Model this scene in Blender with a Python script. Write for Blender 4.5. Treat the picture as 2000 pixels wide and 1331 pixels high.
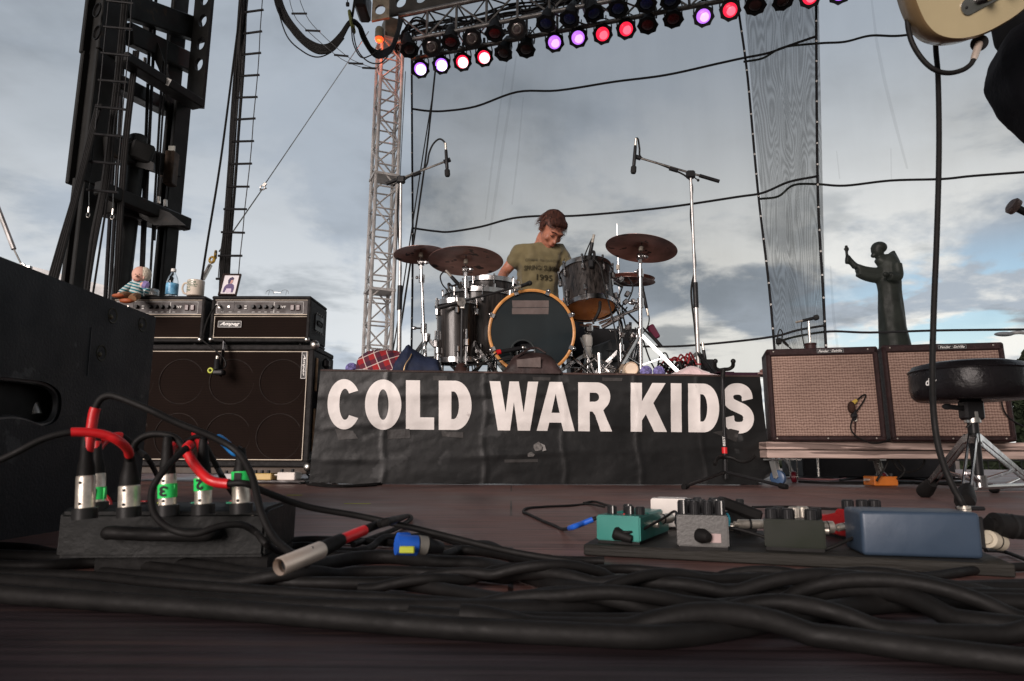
import bpy, bmesh, math, random
from mathutils import Vector, Matrix, noise
from mathutils.bvhtree import BVHTree
from math import sin, cos, pi, radians as R_
random.seed(7)
SC = bpy.context.scene
COL = SC.collection
for _o in list(bpy.data.objects): bpy.data.objects.remove(_o)
# ---------------- camera ----------------
F = 1333.33
CAMP = Vector((0, 0, .155))
RC = (Matrix.Rotation(R_(90 + 9.56), 4, 'X') @ Matrix.Rotation(R_(.3), 4, 'Z'))
cd = bpy.data.cameras.new('camera'); cam = bpy.data.objects.new('camera', cd); COL.objects.link(cam)
cam.matrix_world = Matrix.Translation(CAMP) @ RC
cd.lens = 24; cd.sensor_width = 36; cd.clip_start = .02; cd.clip_end = 3000
cd.dof.use_dof = True; cd.dof.focus_distance = 3.6; cd.dof.aperture_fstop = 11; cd.dof.aperture_blades = 7
SC.camera = cam
SC.view_settings.view_transform = 'Standard'; SC.view_settings.look = 'None'
SC.view_settings.exposure = .42; SC.view_settings.gamma = 1
SC.cycles.max_bounces = 8; SC.cycles.transparent_max_bounces = 24
# ---------------- world ----------------
W = bpy.data.worlds.new('World'); SC.world = W; W.use_nodes = True
nt = W.node_tree; nt.nodes.clear()
def N(t, **k):
    n = nt.nodes.new(t)
    for a, b in k.items(): setattr(n, a, b)
    return n
def L(a, b): nt.links.new(a, b)
def math_(op, a, b=None, clamp=False):
    n = N('ShaderNodeMath', operation=op, use_clamp=clamp)
    for i, v in enumerate((a, b)):
        if v is None: continue
        if isinstance(v, (int, float)): n.inputs[i].default_value = v
        else: L(v, n.inputs[i])
    return n.outputs[0]
def mixc(f, a, b, mode='MIX'):
    n = N('ShaderNodeMix', data_type='RGBA', blend_type=mode)
    for i, v in ((0, f), (6, a), (7, b)):
        if isinstance(v, (int, float)): n.inputs[i].default_value = v
        elif isinstance(v, tuple): n.inputs[i].default_value = (*v, 1)
        else: L(v, n.inputs[i])
    return n.outputs[2]
def maprange(v, a, b, c=0., d=1., mode='SMOOTHSTEP'):
    n = N('ShaderNodeMapRange', interpolation_type=mode)
    L(v, n.inputs[0])
    for i, x in ((1, a), (2, b), (3, c), (4, d)): n.inputs[i].default_value = x
    return n.outputs[0]
SUN_EL, SUN_AZ = 14, 207      # low veiled sun behind the camera, a little to its left
tc = N('ShaderNodeTexCoord'); sep = N('ShaderNodeSeparateXYZ'); L(tc.outputs['Generated'], sep.inputs[0])
X, Y, Z = sep.outputs
zz = math_('ADD', math_('MAXIMUM', Z, 0.0), .16)
cmb = N('ShaderNodeCombineXYZ'); L(math_('DIVIDE', X, zz), cmb.inputs[0]); L(math_('DIVIDE', Y, zz), cmb.inputs[1])
def wn(scale, detail, rough, dist, vec, off=(0, 0, 0)):
    mp = N('ShaderNodeMapping'); L(vec, mp.inputs[0]); mp.inputs[1].default_value = off
    n = N('ShaderNodeTexNoise'); n.inputs['Scale'].default_value = scale; n.inputs['Detail'].default_value = detail
    n.inputs['Roughness'].default_value = rough; n.inputs['Distortion'].default_value = dist
    L(mp.outputs[0], n.inputs['Vector']); return n.outputs[0]
n1 = wn(.62, 6, .5, .35, cmb.outputs[0], (3.1, 1.7, 0))
n2 = wn(1.9, 7, .55, .2, cmb.outputs[0], (0.4, 5.2, 2))
nz = math_('ADD', math_('MULTIPLY', n1, .68), math_('MULTIPLY', n2, .32))
cl = maprange(nz, .36, .66)
dark = (.105, .122, .142); mid = (.28, .315, .36); lite = (.74, .73, .69)
c1 = mixc(maprange(nz, .36, .55), dark, mid)
low = maprange(Z, .12, .56, 1, 0)
right = maprange(X, -.35, .3, .35, 1)
c2 = mixc(maprange(Z, .02, .46, .62, 0), c1, (.42, .475, .54))
n4 = wn(1.25, 8, .58, .25, cmb.outputs[0], (1.1, 9.2, 12))
puff = maprange(n4, .41, .53)
c2 = mixc(math_('MULTIPLY', puff, math_('MULTIPLY', low, right)), c2, lite)
shade = maprange(n2, .55, .68)
c2 = mixc(math_('MULTIPLY', shade, math_('MULTIPLY', low, .85)), c2, (.21, .235, .26))
c2 = mixc(maprange(Z, .0, .16, .6, 0), c2, (.60, .61, .60))
# blue gap low on the right, where the clear sky shows
sky = N('ShaderNodeTexSky', sky_type='NISHITA'); sky.sun_disc = False
sky.sun_elevation = R_(SUN_EL); sky.sun_rotation = R_(SUN_AZ)
dx = math_('SUBTRACT', X, .60); dz = math_('SUBTRACT', Z, .165)
dd = math_('ADD', math_('POWER', math_('MULTIPLY', dx, 4.2), 2), math_('POWER', math_('MULTIPLY', dz, 9.5), 2))
n3 = wn(2.3, 6, .55, .3, cmb.outputs[0], (7, 1, 4))
gap = math_('MULTIPLY', maprange(dd, .1, 1.3, .92, 0), maprange(n3, .47, .56), True)
bg1 = N('ShaderNodeBackground'); bg1.inputs[1].default_value = .12; L(sky.outputs[0], bg1.inputs[0])
lift = maprange(Y, .25, -.5, 1.12, .42)
c3 = mixc(maprange(Y, .0, -.9), c2, (1.08, .97, .93), 'MULTIPLY')
bg2 = N('ShaderNodeBackground'); L(c3, bg2.inputs[0]); L(lift, bg2.inputs[1])
ms = N('ShaderNodeMixShader'); L(gap, ms.inputs[0]); L(bg2.outputs[0], ms.inputs[1]); L(bg1.outputs[0], ms.inputs[2])
wo = N('ShaderNodeOutputWorld'); L(ms.outputs[0], wo.inputs[0])
# ---------------- sun ----------------
sd = bpy.data.lights.new('sun', 'SUN'); sd.energy = 2.9; sd.angle = R_(32); sd.color = (1, .88, .825)
so = bpy.data.objects.new('sun', sd); COL.objects.link(so)
_d = Vector((sin(R_(SUN_AZ)) * cos(R_(SUN_EL)), cos(R_(SUN_AZ)) * cos(R_(SUN_EL)), sin(R_(SUN_EL))))
so.rotation_euler = _d.to_track_quat('Z', 'Y').to_euler(); so.location = _d * 30
# ---------------- placement helpers ----------------
def ray(px, py):
    return (RC.to_3x3() @ Vector(((px - 1000) / F, (665.5 - py) / F, -1)))
def at(px, py, y):
    d = ray(px, py); return CAMP + d * ((y - CAMP.y) / d.y)
def onz(px, py, z=0.0):
    d = ray(px, py); return CAMP + d * ((z - CAMP.z) / d.z)
def hit(px, py, P, n):
    d = ray(px, py); return CAMP + d * ((P - CAMP).dot(n) / d.dot(n))
def V(*a): return Vector(a)
# ---------------- materials ----------------
MATS = {}
def mat(name, col=(.5, .5, .5), rough=.5, metal=0., var=.15, vscale=8., bump=0., bscale=40., stretch=(1, 1, 1), coat=0., spec=.5,
        emit=None, estr=0., trans=0., alpha=1., wear=None, weart=.62, wscale=6., sheen=0., col2=None, ior=None):
    if name in MATS: return MATS[name]
    if max(col) < .04 and metal < .5 and spec == .5: spec = .2
    m = bpy.data.materials.new(name); m.use_nodes = True; t = m.node_tree; b = t.nodes['Principled BSDF']
    b.inputs['Base Color'].default_value = (*col, 1); b.inputs['Roughness'].default_value = rough
    b.inputs['Metallic'].default_value = metal; b.inputs['Coat Weight'].default_value = coat
    b.inputs['Specular IOR Level'].default_value = spec; b.inputs['Transmission Weight'].default_value = trans
    b.inputs['Alpha'].default_value = alpha; b.inputs['Sheen Weight'].default_value = sheen
    if ior: b.inputs['IOR'].default_value = ior
    if emit: b.inputs['Emission Color'].default_value = (*emit, 1); b.inputs['Emission Strength'].default_value = estr
    tcn = t.nodes.new('ShaderNodeTexCoord'); mp = t.nodes.new('ShaderNodeMapping'); mp.inputs[3].default_value = stretch
    t.links.new(tcn.outputs['Object'], mp.inputs[0])
    def nz(scale, det=5):
        n = t.nodes.new('ShaderNodeTexNoise'); n.inputs['Scale'].default_value = scale; n.inputs['Detail'].default_value = det
        t.links.new(mp.outputs[0], n.inputs['Vector']); return n.outputs[0]
    last = None
    if var:
        n = nz(vscale); mx = t.nodes.new('ShaderNodeMix'); mx.data_type = 'RGBA'
        rr = t.nodes.new('ShaderNodeMapRange'); rr.inputs[1].default_value = .3; rr.inputs[2].default_value = .7; t.links.new(n, rr.inputs[0])
        t.links.new(rr.outputs[0], mx.inputs[0])
        a = col; c2 = col2 or tuple(min(1, c * (1 + 2.2 * var)) for c in col)
        mx.inputs[6].default_value = (*[c * (1 - var) for c in a], 1); mx.inputs[7].default_value = (*c2, 1)
        last = mx.outputs[2]
        r2 = t.nodes.new('ShaderNodeMapRange'); r2.inputs[1].default_value = .3; r2.inputs[2].default_value = .7
        r2.inputs[3].default_value = max(0, rough - .08); r2.inputs[4].default_value = min(1, rough + .1)
        t.links.new(nz(vscale * 2.3), r2.inputs[0]); t.links.new(r2.outputs[0], b.inputs['Roughness'])
    if wear:
        n = nz(wscale, 8); rr = t.nodes.new('ShaderNodeMapRange'); rr.inputs[1].default_value = weart; rr.inputs[2].default_value = weart + .03
        t.links.new(n, rr.inputs[0]); mx = t.nodes.new('ShaderNodeMix'); mx.data_type = 'RGBA'; t.links.new(rr.outputs[0], mx.inputs[0])
        if last: t.links.new(last, mx.inputs[6])
        else: mx.inputs[6].default_value = (*col, 1)
        mx.inputs[7].default_value = (*wear, 1); last = mx.outputs[2]
    if last: t.links.new(last, b.inputs['Base Color'])
    if bump:
        bp = t.nodes.new('ShaderNodeBump'); bp.inputs['Strength'].default_value = bump; bp.inputs['Distance'].default_value = .01
        t.links.new(nz(bscale), bp.inputs['Height']); t.links.new(bp.outputs[0], b.inputs['Normal'])
    MATS[name] = m; return m
black = mat('black_plastic', (.013, .013, .014), .42)
blackm = mat('black_paint_metal', (.016, .016, .017), .38, .2, bump=.05)
rubber = mat('black_rubber', (.0075, .0070, .0068), .6, var=.2, vscale=30, bump=.06, bscale=160)
chrome = mat('chrome', (.43, .42, .415), .2, 1, var=.08)
steel = mat('brushed_steel', (.48, .46, .43), .3, 1, bump=.04)
nickel = mat('satin_nickel', (.50, .46, .40), .38, .75, var=.2, vscale=90)
alu = mat('weathered_aluminium', (.40, .39, .38), .42, .75, var=.25, bump=.08)
mast_m = mat('mast_black_paint', (.0125, .0125, .012), .5, .0, var=.3, vscale=3, bump=.25, bscale=14, wear=(.045, .03, .02), weart=.66, wscale=3.0)
white_m = mat('white_paint', (.7, .69, .67), .5)
red_m = mat('red_sleeve', (.52, .012, .015), .38, bump=.06, bscale=120)
blue_m = mat('blue_sleeve', (.02, .19, .52), .4)
green_t = mat('green_tape', (.02, .62, .12), .55, var=.08)
ink = mat('black_ink', (.015, .015, .015), .6, var=0)
whiteink = mat('white_ink', (.72, .71, .68), .5, var=.05)
# ---------------- mesh builder ----------------
def wmat(o):
    m = o.matrix_basis.copy()
    while o.parent: o = o.parent; m = o.matrix_basis @ m
    return m
def tag(o, label=None, cat=None, group=None, kind=None):
    if label: o['label'] = label
    if cat: o['category'] = cat
    if group: o['group'] = group
    if kind: o['kind'] = kind
    return o
def thing(name, label, cat, loc=(0, 0, 0), rz=0, group=None):
    o = bpy.data.objects.new(name, None); COL.objects.link(o); o.location = loc; o.rotation_euler = (0, 0, rz)
    o.empty_display_size = .1
    o.matrix_basis = Matrix.Translation(Vector(loc)) @ Matrix.Rotation(rz, 4, 'Z')
    return tag(o, label, cat, group)
def catmull(pts, k=8, closed=False):
    pts = [Vector(p) for p in pts]; n = len(pts)
    if n < 3: return pts
    out = []
    rng = n if closed else n - 1
    for i in range(rng):
        if closed: p0, p1, p2, p3 = pts[i - 1], pts[i], pts[(i + 1) % n], pts[(i + 2) % n]
        else:
            p1, p2 = pts[i], pts[i + 1]
            p0 = pts[i - 1] if i else p1 * 2 - p2
            p3 = pts[i + 2] if i + 2 < n else p2 * 2 - p1
        for j in range(k):
            t = j / k
            out.append(.5 * ((2 * p1) + (p2 - p0) * t + (2 * p0 - 5 * p1 + 4 * p2 - p3) * t * t + (3 * p1 - p0 - 3 * p2 + p3) * t ** 3))
    if not closed: out.append(pts[-1])
    return out
class MB:
    def __init__(s): s.v = []; s.f = []
    def add(s, vs, fs):
        b = len(s.v); s.v += [Vector(v) for v in vs]; s.f += [tuple(b + i for i in f) for f in fs]; return s
    def bm(s, bm, M=None):
        bm.verts.index_update()
        s.add([(M @ v.co if M else v.co.copy()) for v in bm.verts], [[v.index for v in f.verts] for f in bm.faces]); bm.free(); return s
    def mesh(s, me, M=None):
        return s.add([(M @ v.co if M else v.co.copy()) for v in me.vertices], [tuple(p.vertices) for p in me.polygons])
    def box(s, c, size, rot=None, bev=0, seg=1):
        bm = bmesh.new(); bmesh.ops.create_cube(bm, size=1)
        for v in bm.verts: v.co = Vector((v.co.x * size[0], v.co.y * size[1], v.co.z * size[2]))
        if bev: bmesh.ops.bevel(bm, geom=list(bm.edges), offset=bev, segments=seg, affect='EDGES', profile=.5)
        M = Matrix.Translation(Vector(c))
        if rot is not None: M = M @ rot.to_4x4()
        return s.bm(bm, M)
    def bar(s, a, b, w, h, up=V(0, 0, 1), bev=0):
        a = Vector(a); b = Vector(b); d = b - a; x = d.normalized(); u = Vector(up)
        if abs(x.dot(u)) > .98: u = V(0, 1, 0)
        y = u.cross(x).normalized(); z = x.cross(y)
        return s.box((a + b) / 2, (d.length, w, h), Matrix((x, y, z)).transposed(), bev)
    def cyl(s, a, b, r0, r1=None, n=16, caps=True):
        r1 = r0 if r1 is None else r1
        a = Vector(a); b = Vector(b); q = (b - a).to_track_quat('Z', 'Y'); vs = []; fs = []
        for p, r in ((a, r0), (b, r1)):
            for i in range(n): vs.append(p + q @ V(r * cos(2 * pi * i / n), r * sin(2 * pi * i / n), 0))
        for i in range(n): fs.append((i, (i + 1) % n, n + (i + 1) % n, n + i))
        if caps: fs.append(tuple(reversed(range(n)))); fs.append(tuple(range(n, 2 * n)))
        return s.add(vs, fs)
    def lathe(s, prof, o=(0, 0, 0), ax=(0, 0, 1), n=28, M=None):
        q = Vector(ax).to_track_quat('Z', 'Y'); o = Vector(o); vs = []; fs = []; k = len(prof)
        for i in range(n):
            a = 2 * pi * i / n
            for r, z in prof: vs.append(o + q @ V(r * cos(a), r * sin(a), z))
        for i in range(n):
            j = (i + 1) % n
            for t in range(k - 1): fs.append((i * k + t, j * k + t, j * k + t + 1, i * k + t + 1))
        if M: vs = [M @ v for v in vs]
        return s.add(vs, fs)
    def tube(s, pts, r, n=10, k=6, closed=False, smooth=True, caps=True):
        P = catmull(pts, k, closed) if smooth else [Vector(p) for p in pts]
        m = len(P); rf = r if callable(r) else (lambda t: r)
        T = []
        for i in range(m):
            a = P[i - 1] if (i or closed) else P[0]; b = P[(i + 1) % m] if (i < m - 1 or closed) else P[-1]
            d = b - a; T.append(d.normalized() if d.length > 1e-9 else V(0, 0, 1))
        u = T[0].orthogonal().normalized(); vs = []; fs = []
        for i in range(m):
            u = (u - T[i] * u.dot(T[i]))
            u = u.normalized() if u.length > 1e-6 else T[i].orthogonal().normalized()
            w = T[i].cross(u); rr = rf(i / max(1, m - 1))
            for j in range(n):
                a = 2 * pi * j / n; vs.append(P[i] + (u * cos(a) + w * sin(a)) * rr)
        for i in range(m if closed else m - 1):
            i2 = (i + 1) % m
            for j in range(n): fs.append((i * n + j, i * n + (j + 1) % n, i2 * n + (j + 1) % n, i2 * n + j))
        if caps and not closed: fs.append(tuple(reversed(range(n)))); fs.append(tuple((m - 1) * n + j for j in range(n)))
        return s.add(vs, fs)
    def sph(s, c, r, sc=(1, 1, 1), n=16, rot=None):
        bm = bmesh.new(); bmesh.ops.create_uvsphere(bm, u_segments=n, v_segments=max(6, n // 2 + 2), radius=r)
        M = Matrix.Translation(Vector(c)) @ (rot.to_4x4() if rot is not None else Matrix.Identity(4)) @ Matrix.Diagonal((*sc, 1))
        return s.bm(bm, M)
    def torus(s, c, R, r, ax=(0, 0, 1), n=40, m=8, a0=0, a1=2 * pi, sy=1.):
        q = Vector(ax).to_track_quat('Z', 'Y'); full = abs(a1 - a0 - 2 * pi) < 1e-6
        cnt = n if full else n + 1
        pts = [Vector(c) + q @ V(R * cos(a0 + (a1 - a0) * i / n), R * sy * sin(a0 + (a1 - a0) * i / n), 0) for i in range(cnt)]
        return s.tube(pts, r, m, smooth=False, closed=full)
    def loft(s, rings, caps=True):
        n = len(rings[0]); vs = [p for r in rings for p in r]; fs = []
        for i in range(len(rings) - 1):
            for j in range(n): fs.append((i * n + j, i * n + (j + 1) % n, (i + 1) * n + (j + 1) % n, (i + 1) * n + j))
        if caps: fs.append(tuple(reversed(range(n)))); fs.append(tuple((len(rings) - 1) * n + j for j in range(n)))
        return s.add(vs, fs)
    def build(s, name, m, parent=None, world=True, smooth=35, label=None):
        me = bpy.data.meshes.new(name)
        if parent is not None and world:
            inv = wmat(parent).inverted(); vs = [inv @ v for v in s.v]
        else: vs = s.v
        me.from_pydata([tuple(v) for v in vs], [], s.f); me.validate(); me.update()
        bm = bmesh.new(); bm.from_mesh(me); bmesh.ops.recalc_face_normals(bm, faces=bm.faces); bm.to_mesh(me); bm.free()
        for mm in (m if isinstance(m, (list, tuple)) else [m]): me.materials.append(mm)
        if smooth:
            me.shade_smooth(); me.set_sharp_from_angle(angle=R_(smooth))
        o = bpy.data.objects.new(name, me); COL.objects.link(o)
        if parent is not None: o.parent = parent
        if label: o['label'] = label
        return o
def single(name, mb, m, label, cat, group=None, kind=None, smooth=35, origin=None):
    """a top-level thing that is one mesh, its origin at its base"""
    xs = [v.x for v in mb.v]; ys = [v.y for v in mb.v]; zs = [v.z for v in mb.v]
    o0 = Vector(origin) if origin is not None else V((min(xs) + max(xs)) / 2, (min(ys) + max(ys)) / 2, min(zs))
    mb.v = [v - o0 for v in mb.v]
    o = mb.build(name, m, None, smooth=smooth); o.location = o0
    return tag(o, label, cat, group, kind)
def ev_mesh(o):
    dg = bpy.context.evaluated_depsgraph_get(); dg.update()
    me = bpy.data.meshes.new_from_object(o.evaluated_get(dg)); return me
def fill2d(loops, ext=0.):
    """closed outlines (list of (x,y)), holes included -> mesh in the xy plane"""
    c = bpy.data.curves.new('outline', 'CURVE'); c.dimensions = '2D'; c.fill_mode = 'BOTH'; c.extrude = ext
    for lp in loops:
        sp = c.splines.new('POLY'); sp.points.add(len(lp) - 1)
        for p, q in zip(sp.points, lp): p.co = (q[0], q[1], 0, 1)
        sp.use_cyclic_u = True
    o = bpy.data.objects.new('outline', c); COL.objects.link(o); me = ev_mesh(o)
    bpy.data.objects.remove(o); bpy.data.curves.remove(c); return me
def text2d(txt, w, h, off=0., shear=0., ext=0., line=1.):
    """lettering centred on 0,0, fitted in w x h"""
    c = bpy.data.curves.new('lettering', 'FONT'); c.body = txt; c.size = 1; c.align_x = 'CENTER'; c.offset = off; c.shear = shear; c.space_line = line
    c.resolution_u = 3
    o = bpy.data.objects.new('lettering', c); COL.objects.link(o); me = ev_mesh(o)
    bpy.data.objects.remove(o); bpy.data.curves.remove(c)
    xs = [v.co.x for v in me.vertices]; ys = [v.co.y for v in me.vertices]
    sx = w / (max(xs) - min(xs)); sy = h / (max(ys) - min(ys)) if h else sx
    cx = (max(xs) + min(xs)) / 2; cy = (max(ys) + min(ys)) / 2
    for v in me.vertices: v.co = ((v.co.x - cx) * sx, (v.co.y - cy) * sy, 0)
    return me
def frame(o, x, y):
    x = Vector(x).normalized(); y = Vector(y).normalized(); z = x.cross(y).normalized(); y = z.cross(x)
    return Matrix.Translation(Vector(o)) @ Matrix((x, y, z)).transposed().to_4x4()
def letter(name, txt, o, x, y, w, h, m, parent, **k):
    return MB().mesh(text2d(txt, w, h, **k), frame(o, x, y)).build(name, m, parent, smooth=0)
def apply_mods(o):
    me = ev_mesh(o); old = o.data; mats = list(old.materials); o.modifiers.clear(); o.data = me
    if not me.materials:
        for mm in mats: me.materials.append(mm)
    return o
def skin(verts, edges, sub=1):
    """verts: (pos, rx, ry)"""
    me = bpy.data.meshes.new('s'); me.from_pydata([tuple(v[0]) for v in verts], edges, [])
    o = bpy.data.objects.new('s', me); COL.objects.link(o)
    o.modifiers.new('s', 'SKIN')
    sv = me.skin_vertices[0].data
    for i, v in enumerate(verts): sv[i].radius = (v[1], v[2] if len(v) > 2 else v[1])
    sv[0].use_root = True
    sb = o.modifiers.new('u', 'SUBSURF'); sb.levels = sub
    r = ev_mesh(o); bpy.data.objects.remove(o); return r
def remesh(mb, vox, smooth_it=4):
    me = bpy.data.meshes.new('r'); me.from_pydata([tuple(v) for v in mb.v], [], mb.f); me.validate()
    bm = bmesh.new(); bm.from_mesh(me); bmesh.ops.recalc_face_normals(bm, faces=bm.faces); bm.to_mesh(me); bm.free()
    o = bpy.data.objects.new('r', me); COL.objects.link(o)
    r = o.modifiers.new('r', 'REMESH'); r.mode = 'VOXEL'; r.voxel_size = vox
    s = o.modifiers.new('s', 'SMOOTH'); s.factor = .5; s.iterations = smooth_it
    out = ev_mesh(o); bpy.data.objects.remove(o); return MB().mesh(out)
def pts(l, y): return [at(a, b, y) for a, b in l]
# ================= SETTING =================
def wood_floor():
    m = bpy.data.materials.new('stage_deck'); m.use_nodes = True; t = m.node_tree; b = t.nodes['Principled BSDF']
    def n(k): return t.nodes.new(k)
    tcn = n('ShaderNodeTexCoord'); mp = n('ShaderNodeMapping'); mp.inputs[3].default_value = (1.1, 26, 1); t.links.new(tcn.outputs['Object'], mp.inputs[0])
    a = n('ShaderNodeTexNoise'); a.inputs['Scale'].default_value = 3.2; a.inputs['Detail'].default_value = 8; a.inputs['Roughness'].default_value = .62; t.links.new(mp.outputs[0], a.inputs['Vector'])
    c = n('ShaderNodeTexNoise'); c.inputs['Scale'].default_value = 2.2; c.inputs['Detail'].default_value = 5; t.links.new(tcn.outputs['Object'], c.inputs['Vector'])
    r = n('ShaderNodeValToRGB'); t.links.new(a.outputs[0], r.inputs[0])
    r.color_ramp.elements[0].position = .33; r.color_ramp.elements[0].color = (.040, .023, .021, 1)
    r.color_ramp.elements[1].position = .70; r.color_ramp.elements[1].color = (.34, .185, .155, 1)
    mx = n('ShaderNodeMix'); mx.data_type = 'RGBA'; mx.blend_type = 'MULTIPLY'; mx.inputs[0].default_value = 1
    r2 = n('ShaderNodeValToRGB'); t.links.new(c.outputs[0], r2.inputs[0]); r2.color_ramp.elements[0].position = .3; r2.color_ramp.elements[0].color = (.55, .55, .62, 1)
    r2.color_ramp.elements[1].position = .7; r2.color_ramp.elements[1].color = (1.15, 1.0, .95, 1)
    t.links.new(r.outputs[0], mx.inputs[6]); t.links.new(r2.outputs[0], mx.inputs[7])
    # plywood sheet seams, running across
    br = n('ShaderNodeTexBrick'); br.inputs['Scale'].default_value = 1; br.inputs['Brick Width'].default_value = 2.44; br.inputs['Row Height'].default_value = .61
    br.inputs['Mortar Size'].default_value = .0035; br.inputs['Color1'].default_value = (1, 1, 1, 1); br.inputs['Color2'].default_value = (.9, .88, .88, 1); br.inputs['Mortar'].default_value = (.12, .1, .1, 1)
    t.links.new(tcn.outputs['Object'], br.inputs['Vector'])
    m2 = n('ShaderNodeMix'); m2.data_type = 'RGBA'; m2.blend_type = 'MULTIPLY'; m2.inputs[0].default_value = 1
    t.links.new(mx.outputs[2], m2.inputs[6]); t.links.new(br.outputs[0], m2.inputs[7]); t.links.new(m2.outputs[2], b.inputs['Base Color'])
    r3 = n('ShaderNodeMapRange'); r3.inputs[1].default_value = .3; r3.inputs[2].default_value = .7; r3.inputs[3].default_value = .36; r3.inputs[4].default_value = .62
    t.links.new(c.outputs[0], r3.inputs[0]); t.links.new(r3.outputs[0], b.inputs['Roughness'])
    bp = n('ShaderNodeBump'); bp.inputs['Strength'].default_value = .5; bp.inputs['Distance'].default_value = .0015
    t.links.new(a.outputs[0], bp.inputs['Height']); t.links.new(bp.outputs[0], b.inputs['Normal'])
    b.inputs['Specular IOR Level'].default_value = .5
    return m
tag(MB().box((0, 3, -.06), (14, 12.8, .12)).build('stage_floor', wood_floor(), smooth=0), kind='structure')
tag(MB().box((0, -.60, .0008), (13.9, 2.72, .0016)).build('deck_shade_strip', mat('deck_shade_colour', (.022, .0145, .016), .5, var=.5, vscale=2.6, stretch=(1.1, 22, 1), bump=.3, bscale=4, wear=(.05, .03, .028), weart=.60, wscale=2.4), smooth=0), kind='structure')  # thin sheet whose darker colour paints in the shade on the near deck
grass = mat('ground_grass', (.05, .06, .03), .95, var=.35, vscale=.4)
tag(MB().box((0, 300, -1.45), (3000, 3000, .1)).build('ground', grass, smooth=0), kind='structure')
# pale flat tarmac apron behind the stage
tag(MB().box((0, 24, -1.38), (60, 26, .03)).build('paved_yard', mat('concrete', (.3, .29, .28), .8, var=.2, vscale=.8), smooth=0), kind='structure')

# stage roof overhead, out of the frame: added to shade the deck
unseen_roof_m = mat('unseen_roof_skin', (.05, .05, .055), .7)
_r = thing('unseen_stage_roof', 'unseen dark canopy roof over the stage, added to shade the deck', 'roof', (0, 0, 7.6))
MB().box((0.5, .7, 7.9), (15, 12, .08)).build('unseen_canopy', unseen_roof_m, _r, smooth=0)
for _x in (-6.6, 7.6):
    MB().bar((_x, -5.2, 7.8), (_x, 6.6, 7.8), .3, .12).build('unseen_roof_beam', alu, _r, smooth=0)

# ---- lattice tower ----
def lattice(mbc, mbb, base, top, w, rz, rc, rb, seg, faces=4, jog=True):
    base = Vector(base); top = Vector(top); q = Matrix.Rotation(rz, 3, 'Z'); cs = [V(-w/2, -w/2, 0), V(w/2, -w/2, 0), V(w/2, w/2, 0), V(-w/2, w/2, 0)]
    cs = [q @ c for c in cs]; H = (top - base).length; n = max(1, round(H / seg))
    for c in cs: mbc.cyl(base + c, top + c, rc, n=8)
    for i in range(n):
        a = base.lerp(top, i / n); b = base.lerp(top, (i + 1) / n)
        for k in range(4):
            c0, c1 = cs[k], cs[(k + 1) % 4]
            mbb.cyl(a + c0, a + c1, rb, n=6)
            if (i + k) % 2: mbb.cyl(a + c0, b + c1, rb, n=6)
            else: mbb.cyl(a + c1, b + c0, rb, n=6)
TB = at(739, 700, 9.0); TT = at(762, 95, 9.0); TB.z = 0; TT.x = TT.x; TB.x = TT.x - .03; TT.z += .05
def paint_tower():
    m = mat('tower_aluminium', (.52, .50, .48), .5, .15, var=.2); return m
tw = thing('lattice_tower', 'pale aluminium lattice tower holding up the left end of the lighting truss', 'truss tower', TB)
a, b = MB(), MB(); tw_m = paint_tower()
lattice(a, b, TB, TT, .30, R_(24), .024, .012, .31)
a.build('chord_tubes', tw_m, tw); b.build('bracing', tw_m, tw)
for z in (1.1, 2.33, 3.95, TT.z): MB().box((TB.x + (TT.x - TB.x) * z / TT.z, TB.y, z), (.36, .36, .035), Matrix.Rotation(R_(24), 3, 'Z')).build('joint_plate', tw_m, tw)
# ---- lighting truss ----
LF = at(778, 83, 8.8); zL = LF.z
P2 = onz(1200, 0, zL)
dT = (P2 - LF); dT.z = 0; dT.normalize(); nT = V(-dT.y, dT.x, 0)
if nT.y < 0: nT = -nT
LEN = 7.6; tsz = .43
tr = thing('lighting_truss', 'grey metal box truss carrying rows of stage lamps across the top', 'lighting truss', LF)
f0, r0, u = LF, LF + nT * tsz, V(0, 0, tsz * .95)
truss_m = mat('truss_metal', (.14, .135, .13), .42, .4, var=.3)
for s in (f0, r0, f0 + u, r0 + u): MB().cyl(s, s + dT * LEN, .032, n=12).build('chord', truss_m, tr)
b = MB(); step = .44
for i in range(int(LEN / step) + 1):
    o = dT * (i * step); o2 = dT * min(LEN, (i + 1) * step)
    for s in (f0, r0):
        b.cyl(s + o, s + o + u, .019, n=6)
        if i % 2: b.cyl(s + o, s + o2 + u, .014, n=6)
        else: b.cyl(s + o + u, s + o2, .014, n=6)
    for z in (V(0, 0, 0), u):
        b.cyl(f0 + o + z, r0 + o + z, .014, n=6)
        if i % 2: b.cyl(f0 + o + z, r0 + o2 + z, .012, n=6)
        else: b.cyl(r0 + o + z, f0 + o2 + z, .012, n=6)
b.build('bracing', truss_m, tr)
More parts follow.
